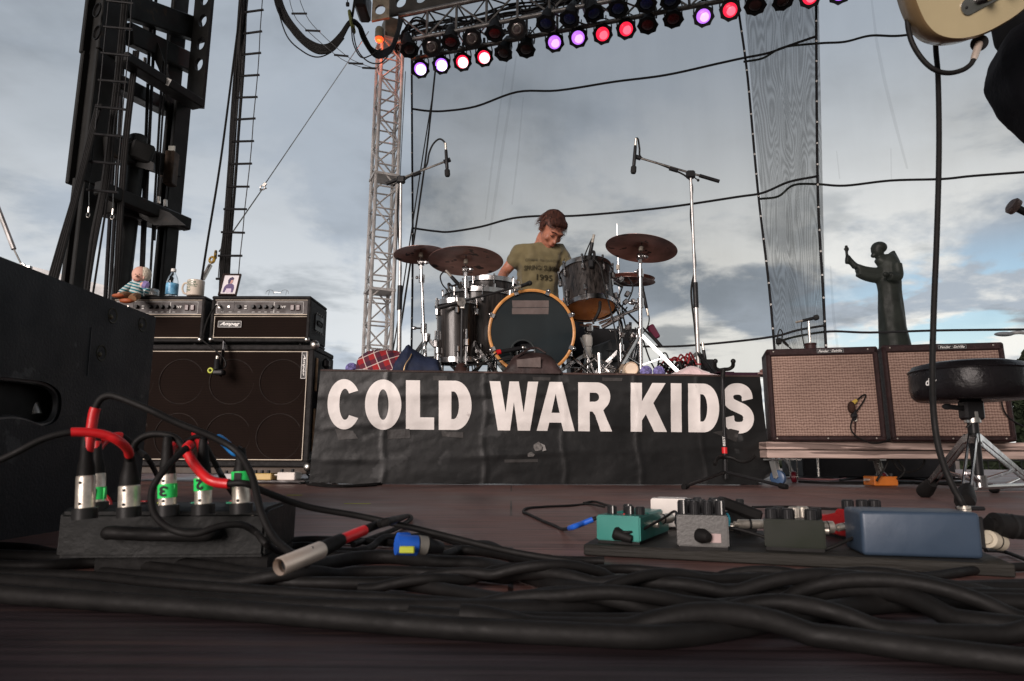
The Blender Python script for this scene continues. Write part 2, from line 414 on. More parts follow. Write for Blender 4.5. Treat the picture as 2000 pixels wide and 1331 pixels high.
# head block over the tower: beam with round holes and a box bracket
tan = mat('tan_steel', (.23, .19, .14), .5, .3, var=.3, wear=(.1, .06, .04))
hb = thing('tower_head_block', 'tan steel head block with round holes on top of the lattice tower', 'bracket', at(745, 60, 8.6))
me = fill2d([[(-.12, -.15), (.13, -.12), (.13, .3), (-.10, .3)], [(.075 * cos(t * pi / 8), .01 + .075 * sin(t * pi / 8)) for t in range(16)]], .02)
MB().mesh(me, frame(at(743, 22, 8.5), (1, -.12, .03), (0, 0, 1))).build('plate', tan, hb, smooth=0)
hl = [[(-.1, -.16), (3.2, -.16), (3.2, .2), (-.1, .2)]] + [[(x + .085 * cos(t * pi / 8), .02 + .085 * sin(t * pi / 8)) for t in range(16)] for x in (.13, .45, .77, 1.09, 1.41, 1.73)]
MB().mesh(fill2d(hl, .025), frame(at(768, 12, 8.95), dT, (0, 0, 1))).build('perforated_beam', mat('brown_steel', (.05, .043, .036), .55, .3), hb, smooth=0)
MB().box(at(709, 8, 8.6), (.16, .4, .34), bev=.03).build('motor_housing', black, hb)
MB().box(TT + V(0, 0, .2), (.22, .24, .34), Matrix.Rotation(R_(24), 3, 'Z'), bev=.01).build('sleeve_block', tan, hb)
# hoist ballast / beacon
be = thing('warning_beacon', 'small orange beacon lamp glowing on the tower', 'beacon', at(740, 86, 8.6))
P = at(741, 70, 8.62)
MB().lathe([(0, .12), (.045, .12), (.06, .09), (.062, -.03), (.055, -.04), (0, -.04)], P, n=16).build('housing', mat('olive_plastic', (.18, .17, .12), .5), be)
MB().lathe([(.055, -.04), (.06, -.06), (.045, -.085), (0, -.095)], P, n=16).build('lens', mat('beacon_lens', (.9, .12, .02), .3, emit=(1, .07, .015), estr=1.4, var=0), be)
bl_ = bpy.data.lights.new('beacon_light', 'POINT'); bl_.energy = 3; bl_.color = (1, .16, .05); bl_.shadow_soft_size = .05
blo = bpy.data.objects.new('beacon_light', bl_); COL.objects.link(blo); blo.location = P + V(0, -.02, -.16)
# ---- par lamps ----
can_m = mat('par_can_black', (.012, .012, .013), .4, .2)
glow = {'violet': mat('lens_violet', (.3, .15, .5), .3, emit=(.50, .16, .95), estr=1.0, var=0),
        'white': mat('lens_white_violet', (.3, .15, .5), .3, emit=(.45, .15, 1.0), estr=1.2, var=0),
        'red': mat('lens_red', (.5, .02, .05), .3, emit=(1.0, .018, .055), estr=.95, var=0),
        'hotred': mat('lens_hot_red', (.5, .02, .05), .3, emit=(1.0, .012, .05), estr=1.2, var=0),
        'dark': mat('lens_off', (.03, .012, .012), .15, var=.1, coat=.6), 'blue': mat('gel_blue_off', (.004, .008, .045), .25, var=.1),
        'reddark': mat('gel_red_off', (.07, .004, .005), .25, var=.1), 'ring': mat('lens_clear_off', (.12, .10, .10), .12, .5, var=.2)}
core_m = {'white': mat('bulb_core_white', (.9, .9, .9), .2, emit=(.95, .85, 1), estr=2., var=0), 'hotred': mat('bulb_core_pink', (.9, .7, .7), .2, emit=(1, .72, .78), estr=1.6, var=0), 'violet': mat('bulb_core_violet', (.5, .4, .6), .3, emit=(.85, .48, 1), estr=.95, var=0),
          'red': mat('bulb_core_red', (.6, .1, .15), .3, emit=(1, .16, .24), estr=.9, var=0)}
def lamp(px, py, off, kind, label, tilt=None, group='stage par lamps on the truss', scale=1.):
    P = hit(px, py, f0 + nT * off, nT)
    t = thing('stage_lamp', label, 'stage lamp', P, 0, group)
    ax = (CAMP + V(random.uniform(-.8, .8), random.uniform(-1.2, .6), random.uniform(-.1, .5)) - P).normalized()
    if tilt is not None: ax = V(*tilt).normalized()
    q = ax.to_track_quat('Z', 'Y'); s = scale
    def T(v): return P + q @ (Vector(v) * s)
    m = MB(); m.lathe([(.098 * s, .0), (.1 * s, -.02 * s), (.095 * s, -.17 * s), (.07 * s, -.25 * s), (.05 * s, -.33 * s), (0, -.34 * s)], P, ax, 20)
    m.build('can', can_m, t)
    g = MB(); n8 = 8
    prof_o = [(.125 * (1 + (.13 if i % 2 else 0)) * cos(2 * pi * i / 16 + .2), .125 * (1 + (.13 if i % 2 else 0)) * sin(2 * pi * i / 16 + .2)) for i in range(16)]
    prof_i = [(.088 * cos(2 * pi * i / 24), .088 * sin(2 * pi * i / 24)) for i in range(24)]
    g.mesh(fill2d([prof_o, prof_i], .006), Matrix.Translation(P) @ q.to_matrix().to_4x4() @ Matrix.Diagonal((s, s, s, 1)))
    g.build('gel_frame', can_m, t)
    ln = MB(); ln.lathe([(.092 * s, -.012 * s), (.07 * s, .004 * s), (.04 * s, .012 * s), (0, .014 * s)], P, ax, 24)
    lo = ln.build('lens', glow[kind], t)
    cr_ = 1.22 if kind in ('white', 'hotred') else .95
    if kind in core_m: MB().lathe([(.06 * s * cr_, .0065 * s + .003), (.03 * s, .019 * s), (0, .021 * s)], P + q @ V(.01, -.012, 0), ax, 16).build('bulb', core_m[kind], lo)
    if kind == 'ring': MB().torus(T((0, 0, .012)), .055 * s, .009 * s, ax, 20, 6).build('bulb', steel, lo)
    y = MB(); side = V(0, 0, 1).cross(ax).normalized(); c = T((0, 0, -.1)); top = V(0, 0, .23 * s)
    y.tube([c + side * .11 * s, c + side * .118 * s + top * .45, c + side * .09 * s + top * .85, c + top, c - side * .09 * s + top * .85, c - side * .118 * s + top * .45, c - side * .11 * s], .009 * s, 6, 4)
    y.cyl(c + top, c + top + V(0, 0, .07), .02, n=8)
    y.build('yoke', can_m, t)
    MB().tube([T((0, 0, -.33)), T((.03, .02, -.42)), c + top * 1.3 + V(.05, .03, 0)], .008, 6, 5).build('power_lead', rubber, t)
    return t
rowlo = [(821, 135, 'white', 'lit white-violet par lamp, leftmost of the lower row'), (862, 127, 'white', 'lit white-violet par lamp, second of the lower row'),
 (903, 121, 'hotred', 'lit red-white par lamp right of the two white-violet lamps'), (945, 112, 'hotred', 'lit red par lamp before the first unlit pair'),
 (983, 105, 'dark', 'unlit par lamp right beside the second red lamp'), (1027, 98, 'dark', 'unlit par lamp just before the middle violet pair'),
 (1083, 83, 'violet', 'lit violet par lamp above the drummer, left of its pair'), (1129, 74, 'violet', 'lit violet par lamp above the drummer, right of its pair'),
 (1177, 67, 'red', 'lit red par lamp over the rack tom, left of its pair'), (1223, 57, 'red', 'lit red par lamp over the rack tom, right of its pair'),
 (1265, 50, 'reddark', 'unlit par lamp right beside the middle red pair'), (1315, 38, 'reddark', 'unlit par lamp just before the right violet lamp'),
 (1374, 32, 'violet', 'lit violet par lamp left of the mesh overlap'), (1426, 20, 'red', 'lit red par lamp at the left edge of the mesh overlap'),
 (1475, 12, 'dark', 'unlit par lamp above the mesh overlap, the left one'), (1530, 3, 'dark', 'unlit par lamp above the mesh overlap, the right one'),
 (1582, -6, 'red', 'lit red par lamp cut by the top of the picture'), (1640, -14, 'violet', 'violet par lamp just peeking in at the top edge')]
for px, py, k, lb in rowlo:
    lamp(px, py, tsz, k, lb, tilt=(random.uniform(-.5, .1), -.35, -1) if k in ('dark', 'reddark') else None)
rowup = [(800, 98, 'dark', 'dark'), (843, 92, 'ring', 'clear'), (880, 83, 'reddark', 'deep red'), (922, 76, 'ring', 'clear'), (966, 66, 'reddark', 'deep red'), (1010, 57, 'ring', 'clear'),
 (1066, 47, 'blue', 'deep blue'), (1112, 38, 'blue', 'deep blue'), (1160, 27, 'blue', 'deep blue'), (1207, 18, 'blue', 'deep blue'), (1262, 8, 'blue', 'deep blue'), (1310, 1, 'blue', 'deep blue')]
ordn = ['first', 'second', 'third', 'fourth', 'fifth', 'sixth', 'seventh', 'eighth', 'ninth', 'tenth', 'eleventh', 'twelfth']
for i, (px, py, k, cn) in enumerate(rowup):
    lamp(px, py, -.02, k, f'unlit par lamp with {cn} lens hung on the nearer chord, {ordn[i]} from the left', tilt=(random.uniform(-.3, .3), -.9 if k == 'ring' else -.35, -.7 if k == 'ring' else -1), group='unlit par lamps on the nearer truss chord')
# dangling black lead bundles along the truss
for k, (l, lb) in enumerate([([(770, 95), (800, 60), (860, 45), (930, 35), (1000, 12), (1060, 6), (1150, -8)], 'thick black lead running inside the truss from the tower'),
                   ([(775, 100), (805, 40), (850, 52), (900, 55), (970, 30), (1040, 22), (1100, 5), (1200, -12)], 'second black lead sagging inside the truss')]):
    m = MB(); 
    for j in range(4):
        m.tube([hit(x + random.uniform(-4, 4), y + random.uniform(-5, 5), f0 + nT * (.12 + .06 * j), nT) for x, y in l], .013, 6, 5)
    single('cable_bundle', m, rubber, lb, 'cable')

# ---- scrims ----
def scrim_mat(name, a, moire=0., col=(.03, .036, .03)):
    m = bpy.data.materials.new(name); m.use_nodes = True; t = m.node_tree; t.nodes.clear()
    out = t.nodes.new('ShaderNodeOutputMaterial'); mx = t.nodes.new('ShaderNodeMixShader'); tr_ = t.nodes.new('ShaderNodeBsdfTransparent'); d = t.nodes.new('ShaderNodeBsdfDiffuse')
    d.inputs[0].default_value = (*col, 1)
    t.links.new(tr_.outputs[0], mx.inputs[1]); t.links.new(d.outputs[0], mx.inputs[2]); t.links.new(mx.outputs[0], out.inputs[0])
    tcn = t.nodes.new('ShaderNodeTexCoord')
    mp = t.nodes.new('ShaderNodeMapping'); mp.inputs[3].default_value = (1, 1, .12); t.links.new(tcn.outputs['Object'], mp.inputs[0])
    n = t.nodes.new('ShaderNodeTexNoise'); n.inputs['Scale'].default_value = 3.5; n.inputs['Detail'].default_value = 4; t.links.new(mp.outputs[0], n.inputs['Vector'])
    rr = t.nodes.new('ShaderNodeMapRange'); rr.inputs[1].default_value = .35; rr.inputs[2].default_value = .7; rr.inputs[3].default_value = a - .012; rr.inputs[4].default_value = a + .02
    t.links.new(n.outputs[0], rr.inputs[0]); f = rr.outputs[0]
    if moire:   # woven mesh over mesh: the threads beat against each other in curling bands
        w1 = t.nodes.new('ShaderNodeTexNoise'); w1.inputs['Scale'].default_value = 1.2; w1.inputs['Detail'].default_value = 1.2; w1.inputs['Distortion'].default_value = .3
        m2 = t.nodes.new('ShaderNodeMapping'); m2.inputs[3].default_value = (3.0, 3.0, .42); t.links.new(tcn.outputs['Object'], m2.inputs[0]); t.links.new(m2.outputs[0], w1.inputs['Vector'])
        k = t.nodes.new('ShaderNodeMath'); k.operation = 'MULTIPLY'; k.inputs[1].default_value = 190; t.links.new(w1.outputs[0], k.inputs[0])
        s = t.nodes.new('ShaderNodeMath'); s.operation = 'SINE'; t.links.new(k.outputs[0], s.inputs[0])
        s2 = t.nodes.new('ShaderNodeMath'); s2.operation = 'MULTIPLY'; s2.inputs[1].default_value = moire; t.links.new(s.outputs[0], s2.inputs[0])
        ad = t.nodes.new('ShaderNodeMath'); ad.operation = 'ADD'; ad.use_clamp = True; t.links.new(s2.outputs[0], ad.inputs[0]); t.links.new(f, ad.inputs[1]); f = ad.outputs[0]
    t.links.new(f, mx.inputs[0]); return m
SP = f0 + nT * (tsz + .35)
def sp(px, py, off=0.): return hit(px, py, SP + nT * off, nT)
def sheet(name, corners, m, label, cat, off, nu, nv, amp, folds=()):
    """corners in px: TL, TR, BR, BL"""
    TL, TR, BR, BL = [sp(*c, off) for c in corners]; mb = MB(); vs = []; fs = []
    for j in range(nv + 1):
        for i in range(nu + 1):
            s, t = i / nu, j / nv
            p = TL.lerp(TR, s).lerp(BL.lerp(BR, s), t)
            vs.append(p + nT * amp * (noise.noise(V(s * 7, t * .9, off * 9)) + .4 * noise.noise(V(s * 23, t * 1.5, 3))))
    for j in range(nv):
        for i in range(nu): a = j * (nu + 1) + i; fs.append((a, a + 1, a + nu + 2, a + nu + 1))
    mb.add(vs, fs); nbase = len(mb.f)
    for fl, wd in folds:    # sewn pleats: a second layer of the same cloth
        for k in range(len(fl) - 1):
            a, b = fl[k], fl[k + 1]; wa, wb = wd * (.4 + .6 * sin(pi * (k + .3) / len(fl))), wd * (.4 + .6 * sin(pi * (k + 1.3) / len(fl)))
            mb.add([sp(a[0] - wa, a[1], off - .1), sp(a[0] + wa, a[1], off - .11), sp(b[0] + wb, b[1], off - .11), sp(b[0] - wb, b[1], off - .1)], [(0, 1, 2, 3)])
    o = single(name, mb, [m, scrim_mat('pleat_veil', .11)], label, cat)
    for k, pg in enumerate(o.data.polygons): pg.material_index = 1 if k >= nbase else 0
    return o
sheet('mesh_backdrop', [(806, -60), (1596, -160), (1616, 740), (803, 740)], scrim_mat('scrim_dark', .33), 'wide dark see-through mesh backdrop hung behind the drummer', 'backdrop', 0, 60, 30, .07, (([(1008, 110), (996, 200), (980, 300), (965, 400), (955, 470)], 3), ([(990, 120), (975, 220), (960, 330), (948, 430)], 2), ([(1022, 190), (1012, 300), (1000, 400)], 2)))
sheet('mesh_backdrop', [(1440, -140), (2140, -240), (2140, 740), (1517, 740)], scrim_mat('scrim_right', .15), 'pale see-through mesh backdrop hung in front of the friar statue', 'backdrop', .14, 50, 30, .06, (([(1700, -20), (1712, 80), (1728, 160), (1748, 240), (1772, 330)], 3.5), ([(1634, 295), (1640, 350)], 1.5), ([(1740, 290), (1741, 350)], 1.5), ([(1622, 520), (1628, 620), (1636, 680)], 3)))
sheet('overlap_panel', [(1441, -140), (1595, -160), (1614, 738), (1517, 738)], scrim_mat('scrim_overlap', .36, .13, (.05, .052, .053)), 'narrow doubled mesh strip with rippling moire bands', 'backdrop', .07, 30, 40, .05, (([(1530, -60), (1535, 100), (1538, 300), (1545, 500), (1552, 735)], 5), ([(1570, 200), (1562, 330), (1550, 480)], 4), ([(1590, 60), (1580, 200), (1566, 340)], 3)))
rope_m = mat('black_rope', (.008, .008, .009), .7)
def rope(l, r, label, off, name='rope', grom=0):
    P = [sp(x, y, off) for x, y in l]
    t = thing(name, label, 'rope', P[-1]); MB().tube(P, r, 7, 6).build('hem', rope_m, t)
    if grom:
        g = MB(); Q = catmull(P, 30); acc = 0
        for i in range(1, len(Q)):
            acc += (Q[i] - Q[i - 1]).length
            if acc > grom: g.torus(Q[i] - nT * (r + .004), .008, .004, nT, 10, 5); acc = 0
        g.build('grommets', whiteink, t)
rope([(804, 110), (805, 300), (806, 500), (803, 735)], .016, 'black grommeted hem down the left edge of the dark backdrop', -.02, 'backdrop_hem', .29)
rope([(1443, 25), (1460, 150), (1480, 370), (1502, 560), (1517, 735)], .015, 'black grommeted hem slanting down the left edge of the mesh overlap', -.04, 'backdrop_hem', .26)
rope([(1594, 5), (1595, 200), (1598, 400), (1607, 560), (1616, 735)], .016, 'black grommeted hem down the right edge of the mesh overlap', -.04, 'backdrop_hem', .26)
rope([(805, 213), (835, 217), (870, 217), (930, 208), (1010, 180), (1090, 177), (1200, 160), (1300, 147), (1400, 125), (1450, 114), (1500, 104), (1545, 88), (1592, 72)], .0155, 'upper black rope across the dark backdrop', -.07)
rope([(1452, 121), (1490, 114), (1530, 93), (1600, 85), (1650, 82), (1700, 70), (1760, 70), (1860, 55), (2010, 40)], .0145, 'upper black rope across the pale backdrop', .08)
rope([(806, 446), (850, 452), (880, 453), (940, 443), (1000, 427), (1060, 422), (1120, 422), (1220, 414), (1320, 403), (1440, 385), (1490, 377), (1540, 356), (1594, 345)], .015, 'middle black rope passing behind the drummer', -.07)
rope([(1484, 389), (1520, 384), (1550, 362), (1595, 360), (1650, 363), (1740, 353), (1840, 350), (1900, 344), (2010, 336)], .0145, 'middle black rope across the pale backdrop', .08)
rope([(805, 700), (1000, 690), (1200, 678), (1320, 677), (1440, 667), (1515, 657), (1560, 645), (1612, 636)], .014, 'lower black rope across the dark backdrop', -.07)
rope([(1520, 668), (1555, 658), (1620, 648), (1700, 650), (1830, 646), (2010, 644)], .014, 'lower black rope across the pale backdrop', .08)
def wire(l, y, r, label, name='wire', cat='cable', m=None, y2=None, n=7):
    k = len(l); P = [at(a, b, y + ((y2 - y) * i / (k - 1) if y2 else 0)) for i, (a, b) in enumerate(l)]
    return single(name, MB().tube(P, r, n, 6), m or rubber, label, cat)
wire([(851, 130), (830, 320), (790, 590), (770, 720)], 8.2, .012, 'thin black cable hanging slantwise from the truss left of the drums', y2=7.6)
wire([(846, 180), (822, 330), (783, 590), (762, 720)], 8.2, .008, 'thinner cable beside the slanting one left of the drums', y2=7.6)
wire([(792, 140), (775, 480), (767, 700)], 8.6, .005, 'fine wire dropping just right of the lattice tower')

# ---- friar statue, far behind ----
def ring(c, rx, ry, n=24, rz=0, jit=0, tilt=0):
    out = []
    for i in range(n):
        a = 2 * pi * i / n; k = 1 + jit * sin(a * 5 + c[2] * 3) + jit * .6 * sin(a * 9 + 1 + c[2])
        out.append(Vector(c) + Matrix.Rotation(rz, 3, 'Z') @ Matrix.Rotation(tilt, 3, 'Y') @ V(rx * k * cos(a), ry * k * sin(a), 0))
    return out
SY = 22.; k_ = SY / F
def sx(px, py): return at(px, py, SY)
def srow(py, xl, xr, d=.75, jit=0., tilt=0):
    a, b = sx(xl, py), sx(xr, py); return ring(((a.x + b.x) / 2, SY, (a.z + b.z) / 2), (b.x - a.x) / 2, (b.x - a.x) / 2 * d, 32, 0, jit, tilt)
st = MB()
st.loft([srow(760, 1716, 1796, .8, .03), srow(672, 1719, 1776, .85, .04), srow(640, 1718, 1769, .85, .045), srow(600, 1716, 1763, .85, .04), srow(570, 1716, 1759, .82, .03), srow(552, 1713, 1759, .8, .02),
         srow(530, 1716, 1757, .8), srow(515, 1717, 1757, .8), srow(505, 1720, 1752, .8), srow(498, 1724, 1746, .8)])
st.loft([srow(522, 1716, 1757, .8), srow(511, 1718, 1757, .75, 0, .12), srow(501, 1731, 1754, .6, 0, .25), srow(493, 1740, 1750, .5, 0, .3), srow(489, 1745, 1749, .4, 0, .3)])  # hood
# head
hc = sx(1713, 490); st.sph(hc, .225, (.85, .85, 1.15), 20); st.sph(sx(1717, 484), .255, (1.0, .9, .8), 20)
st.cyl(sx(1713, 505), sx(1722, 512), .14, .2, 14); st.sph(sx(1703, 490), .04, (1.6, .7, 1), 10); st.sph(sx(1706, 500), .1, (1, .9, .8), 10); st.sph(sx(1704, 485), .06, (1, 1.6, .8), 10)
# forward arm with the wide sleeve and the hand that holds the cross
def limb(mb, P, rr, n=14): mb.tube([Vector(p) for p in P], lambda t: rr[0] + (rr[1] - rr[0]) * t, n, 6)
limb(st, [sx(1735, 524), sx(1715, 533), sx(1690, 530), sx(1674, 524)], (.20, .15))
limb(st, [sx(1735, 534), sx(1715, 543), sx(1692, 540), sx(1675, 533)], (.20, .14))
limb(st, [sx(1672, 522), sx(1665, 515), sx(1658, 506)], (.12, .085)); st.sph(sx(1657, 506), .12, (.8, .8, 1.1), 12)
for i in range(4): st.tube([sx(1657, 504 + 3.2 * i) + V(-.02, -.06, 0), sx(1653, 504 + 3.2 * i) + V(0, -.1, 0), sx(1651, 505 + 3.2 * i) + V(0, .02, 0)], .03, 6, 3)
st.box(sx(1654, 498), (.085, .07, .66)); st.box(sx(1653.5, 487), (.18, .07, .07))
# near arm folded across the chest
limb(st, [sx(1743, 520) + V(0, -.25, 0), sx(1742, 546) + V(0, -.35, 0), sx(1722, 547) + V(0, -.45, 0)], (.17, .15)); st.sph(sx(1714, 544) + V(0, -.5, 0), .1, (1.1, .8, .9), 10)
st2 = remesh(st, .035, 2)
bronze = mat('dark_bronze', (.012, .014, .012), .5, .1, var=.4, vscale=2, bump=.2, bscale=6)
stt = thing('friar_statue', 'dark bronze statue of a robed friar raising a small cross', 'statue', (sx(1745, 700).x, SY, -1.35))
st2.build('figure', bronze, stt, smooth=60)
zb = sx(1745, 760).z
MB().box((sx(1752, 760).x, SY, (zb - 1.35) / 2 + .05), (2.2, 2.2, zb + 1.35 + .1), bev=.05).build('plinth', mat('granite', (.16, .14, .13), .7), stt)
# ---- street lamp ----
sl = thing('street_lamp', 'cobra-head street lamp leaning into the sky at the right edge', 'street lamp', (at(2030, 800, 26).x, 26, -1.4))
P = at(1966, 653, 26)
MB().tube([(at(2030, 800, 26).x, 26, -1.4), at(2030, 690, 26), at(2026, 660, 26), at(1995, 650, 26), P], .07, 10, 6).build('pole', alu, sl)
MB().sph(at(1961, 653, 26), .22, (1.7, .8, .42), 16).build('lamp_head', mat('lamp_grey', (.12, .13, .14), .4), sl)
# ---- tent top far left ----
tn = MB(); A = at(88, 532, 12); B = at(300, 600, 14)
tn.add([at(60, 520, 12), at(330, 590, 13), at(330, 700, 13), at(60, 700, 12), at(60, 560, 16), at(330, 610, 16)], [(0, 1, 2, 3), (0, 1, 5, 4)])
single('tent_roof', tn, mat('white_tarp', (.78, .78, .78), .6, bump=.3, bscale=3), 'white tent roof sloping behind the black stage monitor', 'tent')
# ---- mesh fence + dark trees beyond the stage end ----
fe = MB(); x = 1.2
for i in range(46):
    x = 1.0 + i * .17; fe.cyl((x, 10.6, -1.36), (x, 10.6, .12), .008, n=5)
fe.bar((.9, 10.6, .12), (9, 10.6, .12), .02, .02); fe.bar((.9, 10.6, -.5), (9, 10.6, -.5), .02, .02)
single('railing', fe, blackm, 'low dark railing of thin bars behind the amplifiers', 'railing')
leaf = mat('dark_leaves', (.014, .02, .010), .8, var=.5, vscale=1.5)
bark = mat('bark', (.05, .04, .03), .9)
def tree(x, y, h, w, label):
    t = thing('tree', label, 'tree', (x, y, -1.4)); tk = MB()
    tk.tube([(x, y, -1.4), (x + .1, y, h * .35), (x, y, h * .7)], lambda s: .2 - .12 * s, 8, 5)
    for i in range(7):
        a = random.uniform(0, 6.28); tk.tube([(x, y, h * .3), (x + cos(a) * w * .3, y + sin(a) * w * .3, h * .6), (x + cos(a) * w * .45, y + sin(a) * w * .4, h * .8)], lambda s: .07 - .05 * s, 5, 3)
    tk.build('trunk', bark, t); vs = []; fs = []
    for i in range(2600):
        a = random.uniform(0, 6.28); zz_ = random.random(); rr = w * .5 * (sin(pi * (zz_ * .85 + .12)) ** .7) * random.random() ** .35
        p = V(x + cos(a) * rr, y + sin(a) * rr, -.2 + (h + .2) * (.15 + .85 * zz_)); p += V(noise.noise(p * .9), noise.noise(p * .9 + V(5, 5, 5)), noise.noise(p * .7)) * .7
        n_ = V(random.gauss(0, 1), random.gauss(0, 1), random.gauss(0, 1)).normalized(); u_ = n_.orthogonal().normalized() * .13; w_ = n_.cross(u_) * .8
        b_ = len(vs); vs += [p - u_ - w_, p + u_ - w_, p + u_ * 1.1 + w_, p - u_ * .6 + w_]; fs.append((b_, b_ + 1, b_ + 2, b_ + 3))
    MB().add(vs, fs).build('crown', leaf, t, smooth=0)
tree(at(2015, 700, 30).x, 30, at(2000, 690, 30).z, 2.6, 'dark leafy tree at the right edge behind the amplifiers')
hg = MB(); vs = []; fs = []
for i in range(5000):
    p = V(random.uniform(2, 42), random.uniform(46, 50), 0); p.z = -1.3 + (2.1 + .9 * noise.noise(V(p.x * .3, 0, 0))) * random.random()
    n_ = V(random.gauss(0, 1), random.gauss(0, 1), random.gauss(0, 1)).normalized(); u_ = n_.orthogonal().normalized() * .3; w_ = n_.cross(u_)
    b_ = len(vs); vs += [p - u_ - w_, p + u_ - w_, p + u_ + w_, p - u_ + w_]; fs.append((b_, b_ + 1, b_ + 2, b_ + 3))
tag(hg.add(vs, fs).build('far_tree_line', leaf, smooth=0), 'dark far tree line beyond the stage', 'trees', kind='stuff')
# ================= MAST AND RIGGING, LEFT =================
YL, YR = 6.0, 6.9
mt = thing('mast_tower', 'huge black telescoping steel mast with cross beams and hoses', 'mast', (at(160, 560, YL).x, YL, 0))
ql = at(200, 300, YL); qr = at(365, 300, YR); U = V(qr.x - ql.x, qr.y - ql.y, 0).normalized(); Wd = V(U.y, -U.x, 0)
if Wd.x < 0: Wd = -Wd
def legpiece(name, px0, px1, py0, py1, y, dep, parent, row):
    """upright between px0..px1 (at mid height) and py0 (top)..py1 (bottom)"""
    pm = row; a, b = at(px0, pm, y), at(px1, pm, y); c = (a + b) / 2
    z0, z1 = at((px0 + px1) / 2, py1, y).z, at((px0 + px1) / 2, py0, y).z
    app = dep * abs(c.x) / y * .9; c = c - V(app / 2, 0, 0); w = (b.x - a.x) - app; rot = Matrix((Wd, U, V(0, 0, 1))).transposed()
    ww = max(.05, (w - dep * abs(U.x)) / abs(Wd.x))
    return c, ww, z0, z1, rot
def upright(px0, px1, py0, py1, y, dep, name, row):
    c, w, z0, z1, rot = legpiece(name, px0, px1, py0, py1, y, dep, mt, row)
    mb = MB(); z0 = max(0, z0); H = z1 - z0; zc = (z0 + z1) / 2
    mb.box((c.x, c.y, zc), (w, dep * .62, H), rot, bev=.01)                       # web
    for s in (-1, 1): mb.box(Vector((c.x, c.y, zc)) + rot @ V(s * (w / 2 - .02), -dep * .12, 0), (.045, dep, H - .01), rot, bev=.008)   # flanges
    o = mb.build(name, mast_m, mt); return c, w, z0, z1, rot
# left leg, three telescoping sections, widening upwards
upright(137, 200, 352, 1000, YL, .16, 'lower_section', 480)
upright(158, 240, 108, 366, YL + .01, .20, 'middle_section', 200)
cT, wT, zT0, zT1, rT = upright(175, 268, -420, 116, YL + .02, .24, 'upper_section', 50)
for py in (20, 64):   # round recesses of the upper section
    P = at(190, py, YL - .26); MB().lathe([(.0, -.01), (.055, -.01), (.062, .008), (.07, .008), (.072, -.004)], P, -V(0, 1, 0).lerp(V(1, 0, 0), .4), 24).build('recess', mat('recess_black', (.006, .006, .006), .6), mt)
# right leg
upright(310, 358, 428, 1000, YR, .16, 'lower_section', 500)
upright(326, 380, 205, 438, YR + .01, .2, 'middle_section', 300)
upright(338, 372, -420, 214, YR + .02, .2, 'upper_section', 100)
# outer perforated plate of the right leg
zt = at(395, -420, YR).z; zb_ = at(395, 212, YR).z; cx_ = at(392, 100, YR)
hw = .115
loops = [[(-hw, zb_), (hw, zb_ - .05), (hw + .02, zt), (-hw, zt)]]
for py in (8, 50, 94, 134, -40, -90, -140): loops.append([(.02 + .055 * cos(t * pi / 10), at(395, py, YR).z + .075 * sin(t * pi / 10)) for t in range(20)])
dplate = (Wd * .9 + V(.35, -.1, 0)).normalized()
MB().mesh(fill2d(loops, .02), frame((cx_.x + .02, YR - .06, 0), dplate, (0, 0, 1))).build('perforated_plate', mast_m, mt, smooth=0)
# cross beams between the legs (px left, px right at each leg's depth)
def beam(l, r, h, d, name, yo=-.1, m=mast_m):
    a = at(*l, YL + yo); b = at(*r, YR + yo); MB().bar(a, b, d, h, bev=.012).build(name, m, mt)
beam((240, 10), (392, 62), .26, .10, 'cross_beam', .12)
beam((250, 66), (380, 128), .22, .10, 'cross_beam', .2)
beam((236, 112), (388, 206), .10, .16, 'cross_beam', -.18)
beam((222, 160), (330, 214), .15, .16, 'cross_beam', .15)
beam((205, 286), (345, 330), .2, .12, 'cross_beam', .0)
beam((190, 366), (368, 440), .13, .10, 'cross_beam', -.18)
beam((200, 405), (345, 440), .13, .26, 'cross_beam', .1)
for (pl, y) in (([(186, 366), (250, 392), (262, 418), (300, 440), (362, 440), (330, 415)], 6.35), ([(262, 0), (280, 0), (300, 60), (330, 150), (316, 150), (290, 90)], 6.5), ([(200, 255), (255, 270), (262, 300), (300, 318), (300, 335), (215, 312)], 6.3)):
    g = MB(); vs = [at(a, b, y) for a, b in pl] + [at(a, b, y) + V(0, .03, 0) for a, b in pl]; n = len(pl)
    g.add(vs, [tuple(range(n)), tuple(reversed(range(n, 2 * n)))] + [(i, (i + 1) % n, n + (i + 1) % n, n + i) for i in range(n)])
    g.build('gusset_plate', mast_m, mt)
# hydraulic cylinder
cyl_m = mat('cylinder_paint', (.026, .028, .028), .36, .1)
P = at(271, 268, 6.45); MB().cyl((P.x - .04, P.y, 0), P, .082, n=28).build('hydraulic_cylinder', cyl_m, mt)
MB().lathe([(.0, .012), (.07, .01), (.088, -.01), (.088, -.12), (.082, -.13)], P, n=28).build('cylinder_cap', cyl_m, mt)
MB().box(at(277, 302, 6.36), (.26, .2, .19), Matrix.Rotation(R_(14), 3, 'Y') @ Matrix.Rotation(R_(-60), 3, 'Z'), bev=.02).build('cylinder_clamp', mast_m, mt)
MB().box(at(334, 330, 6.7), (.1, .12, .36), bev=.01).build('bracket', mat('rusty_steel', (.05, .03, .018), .75, var=.4), mt)
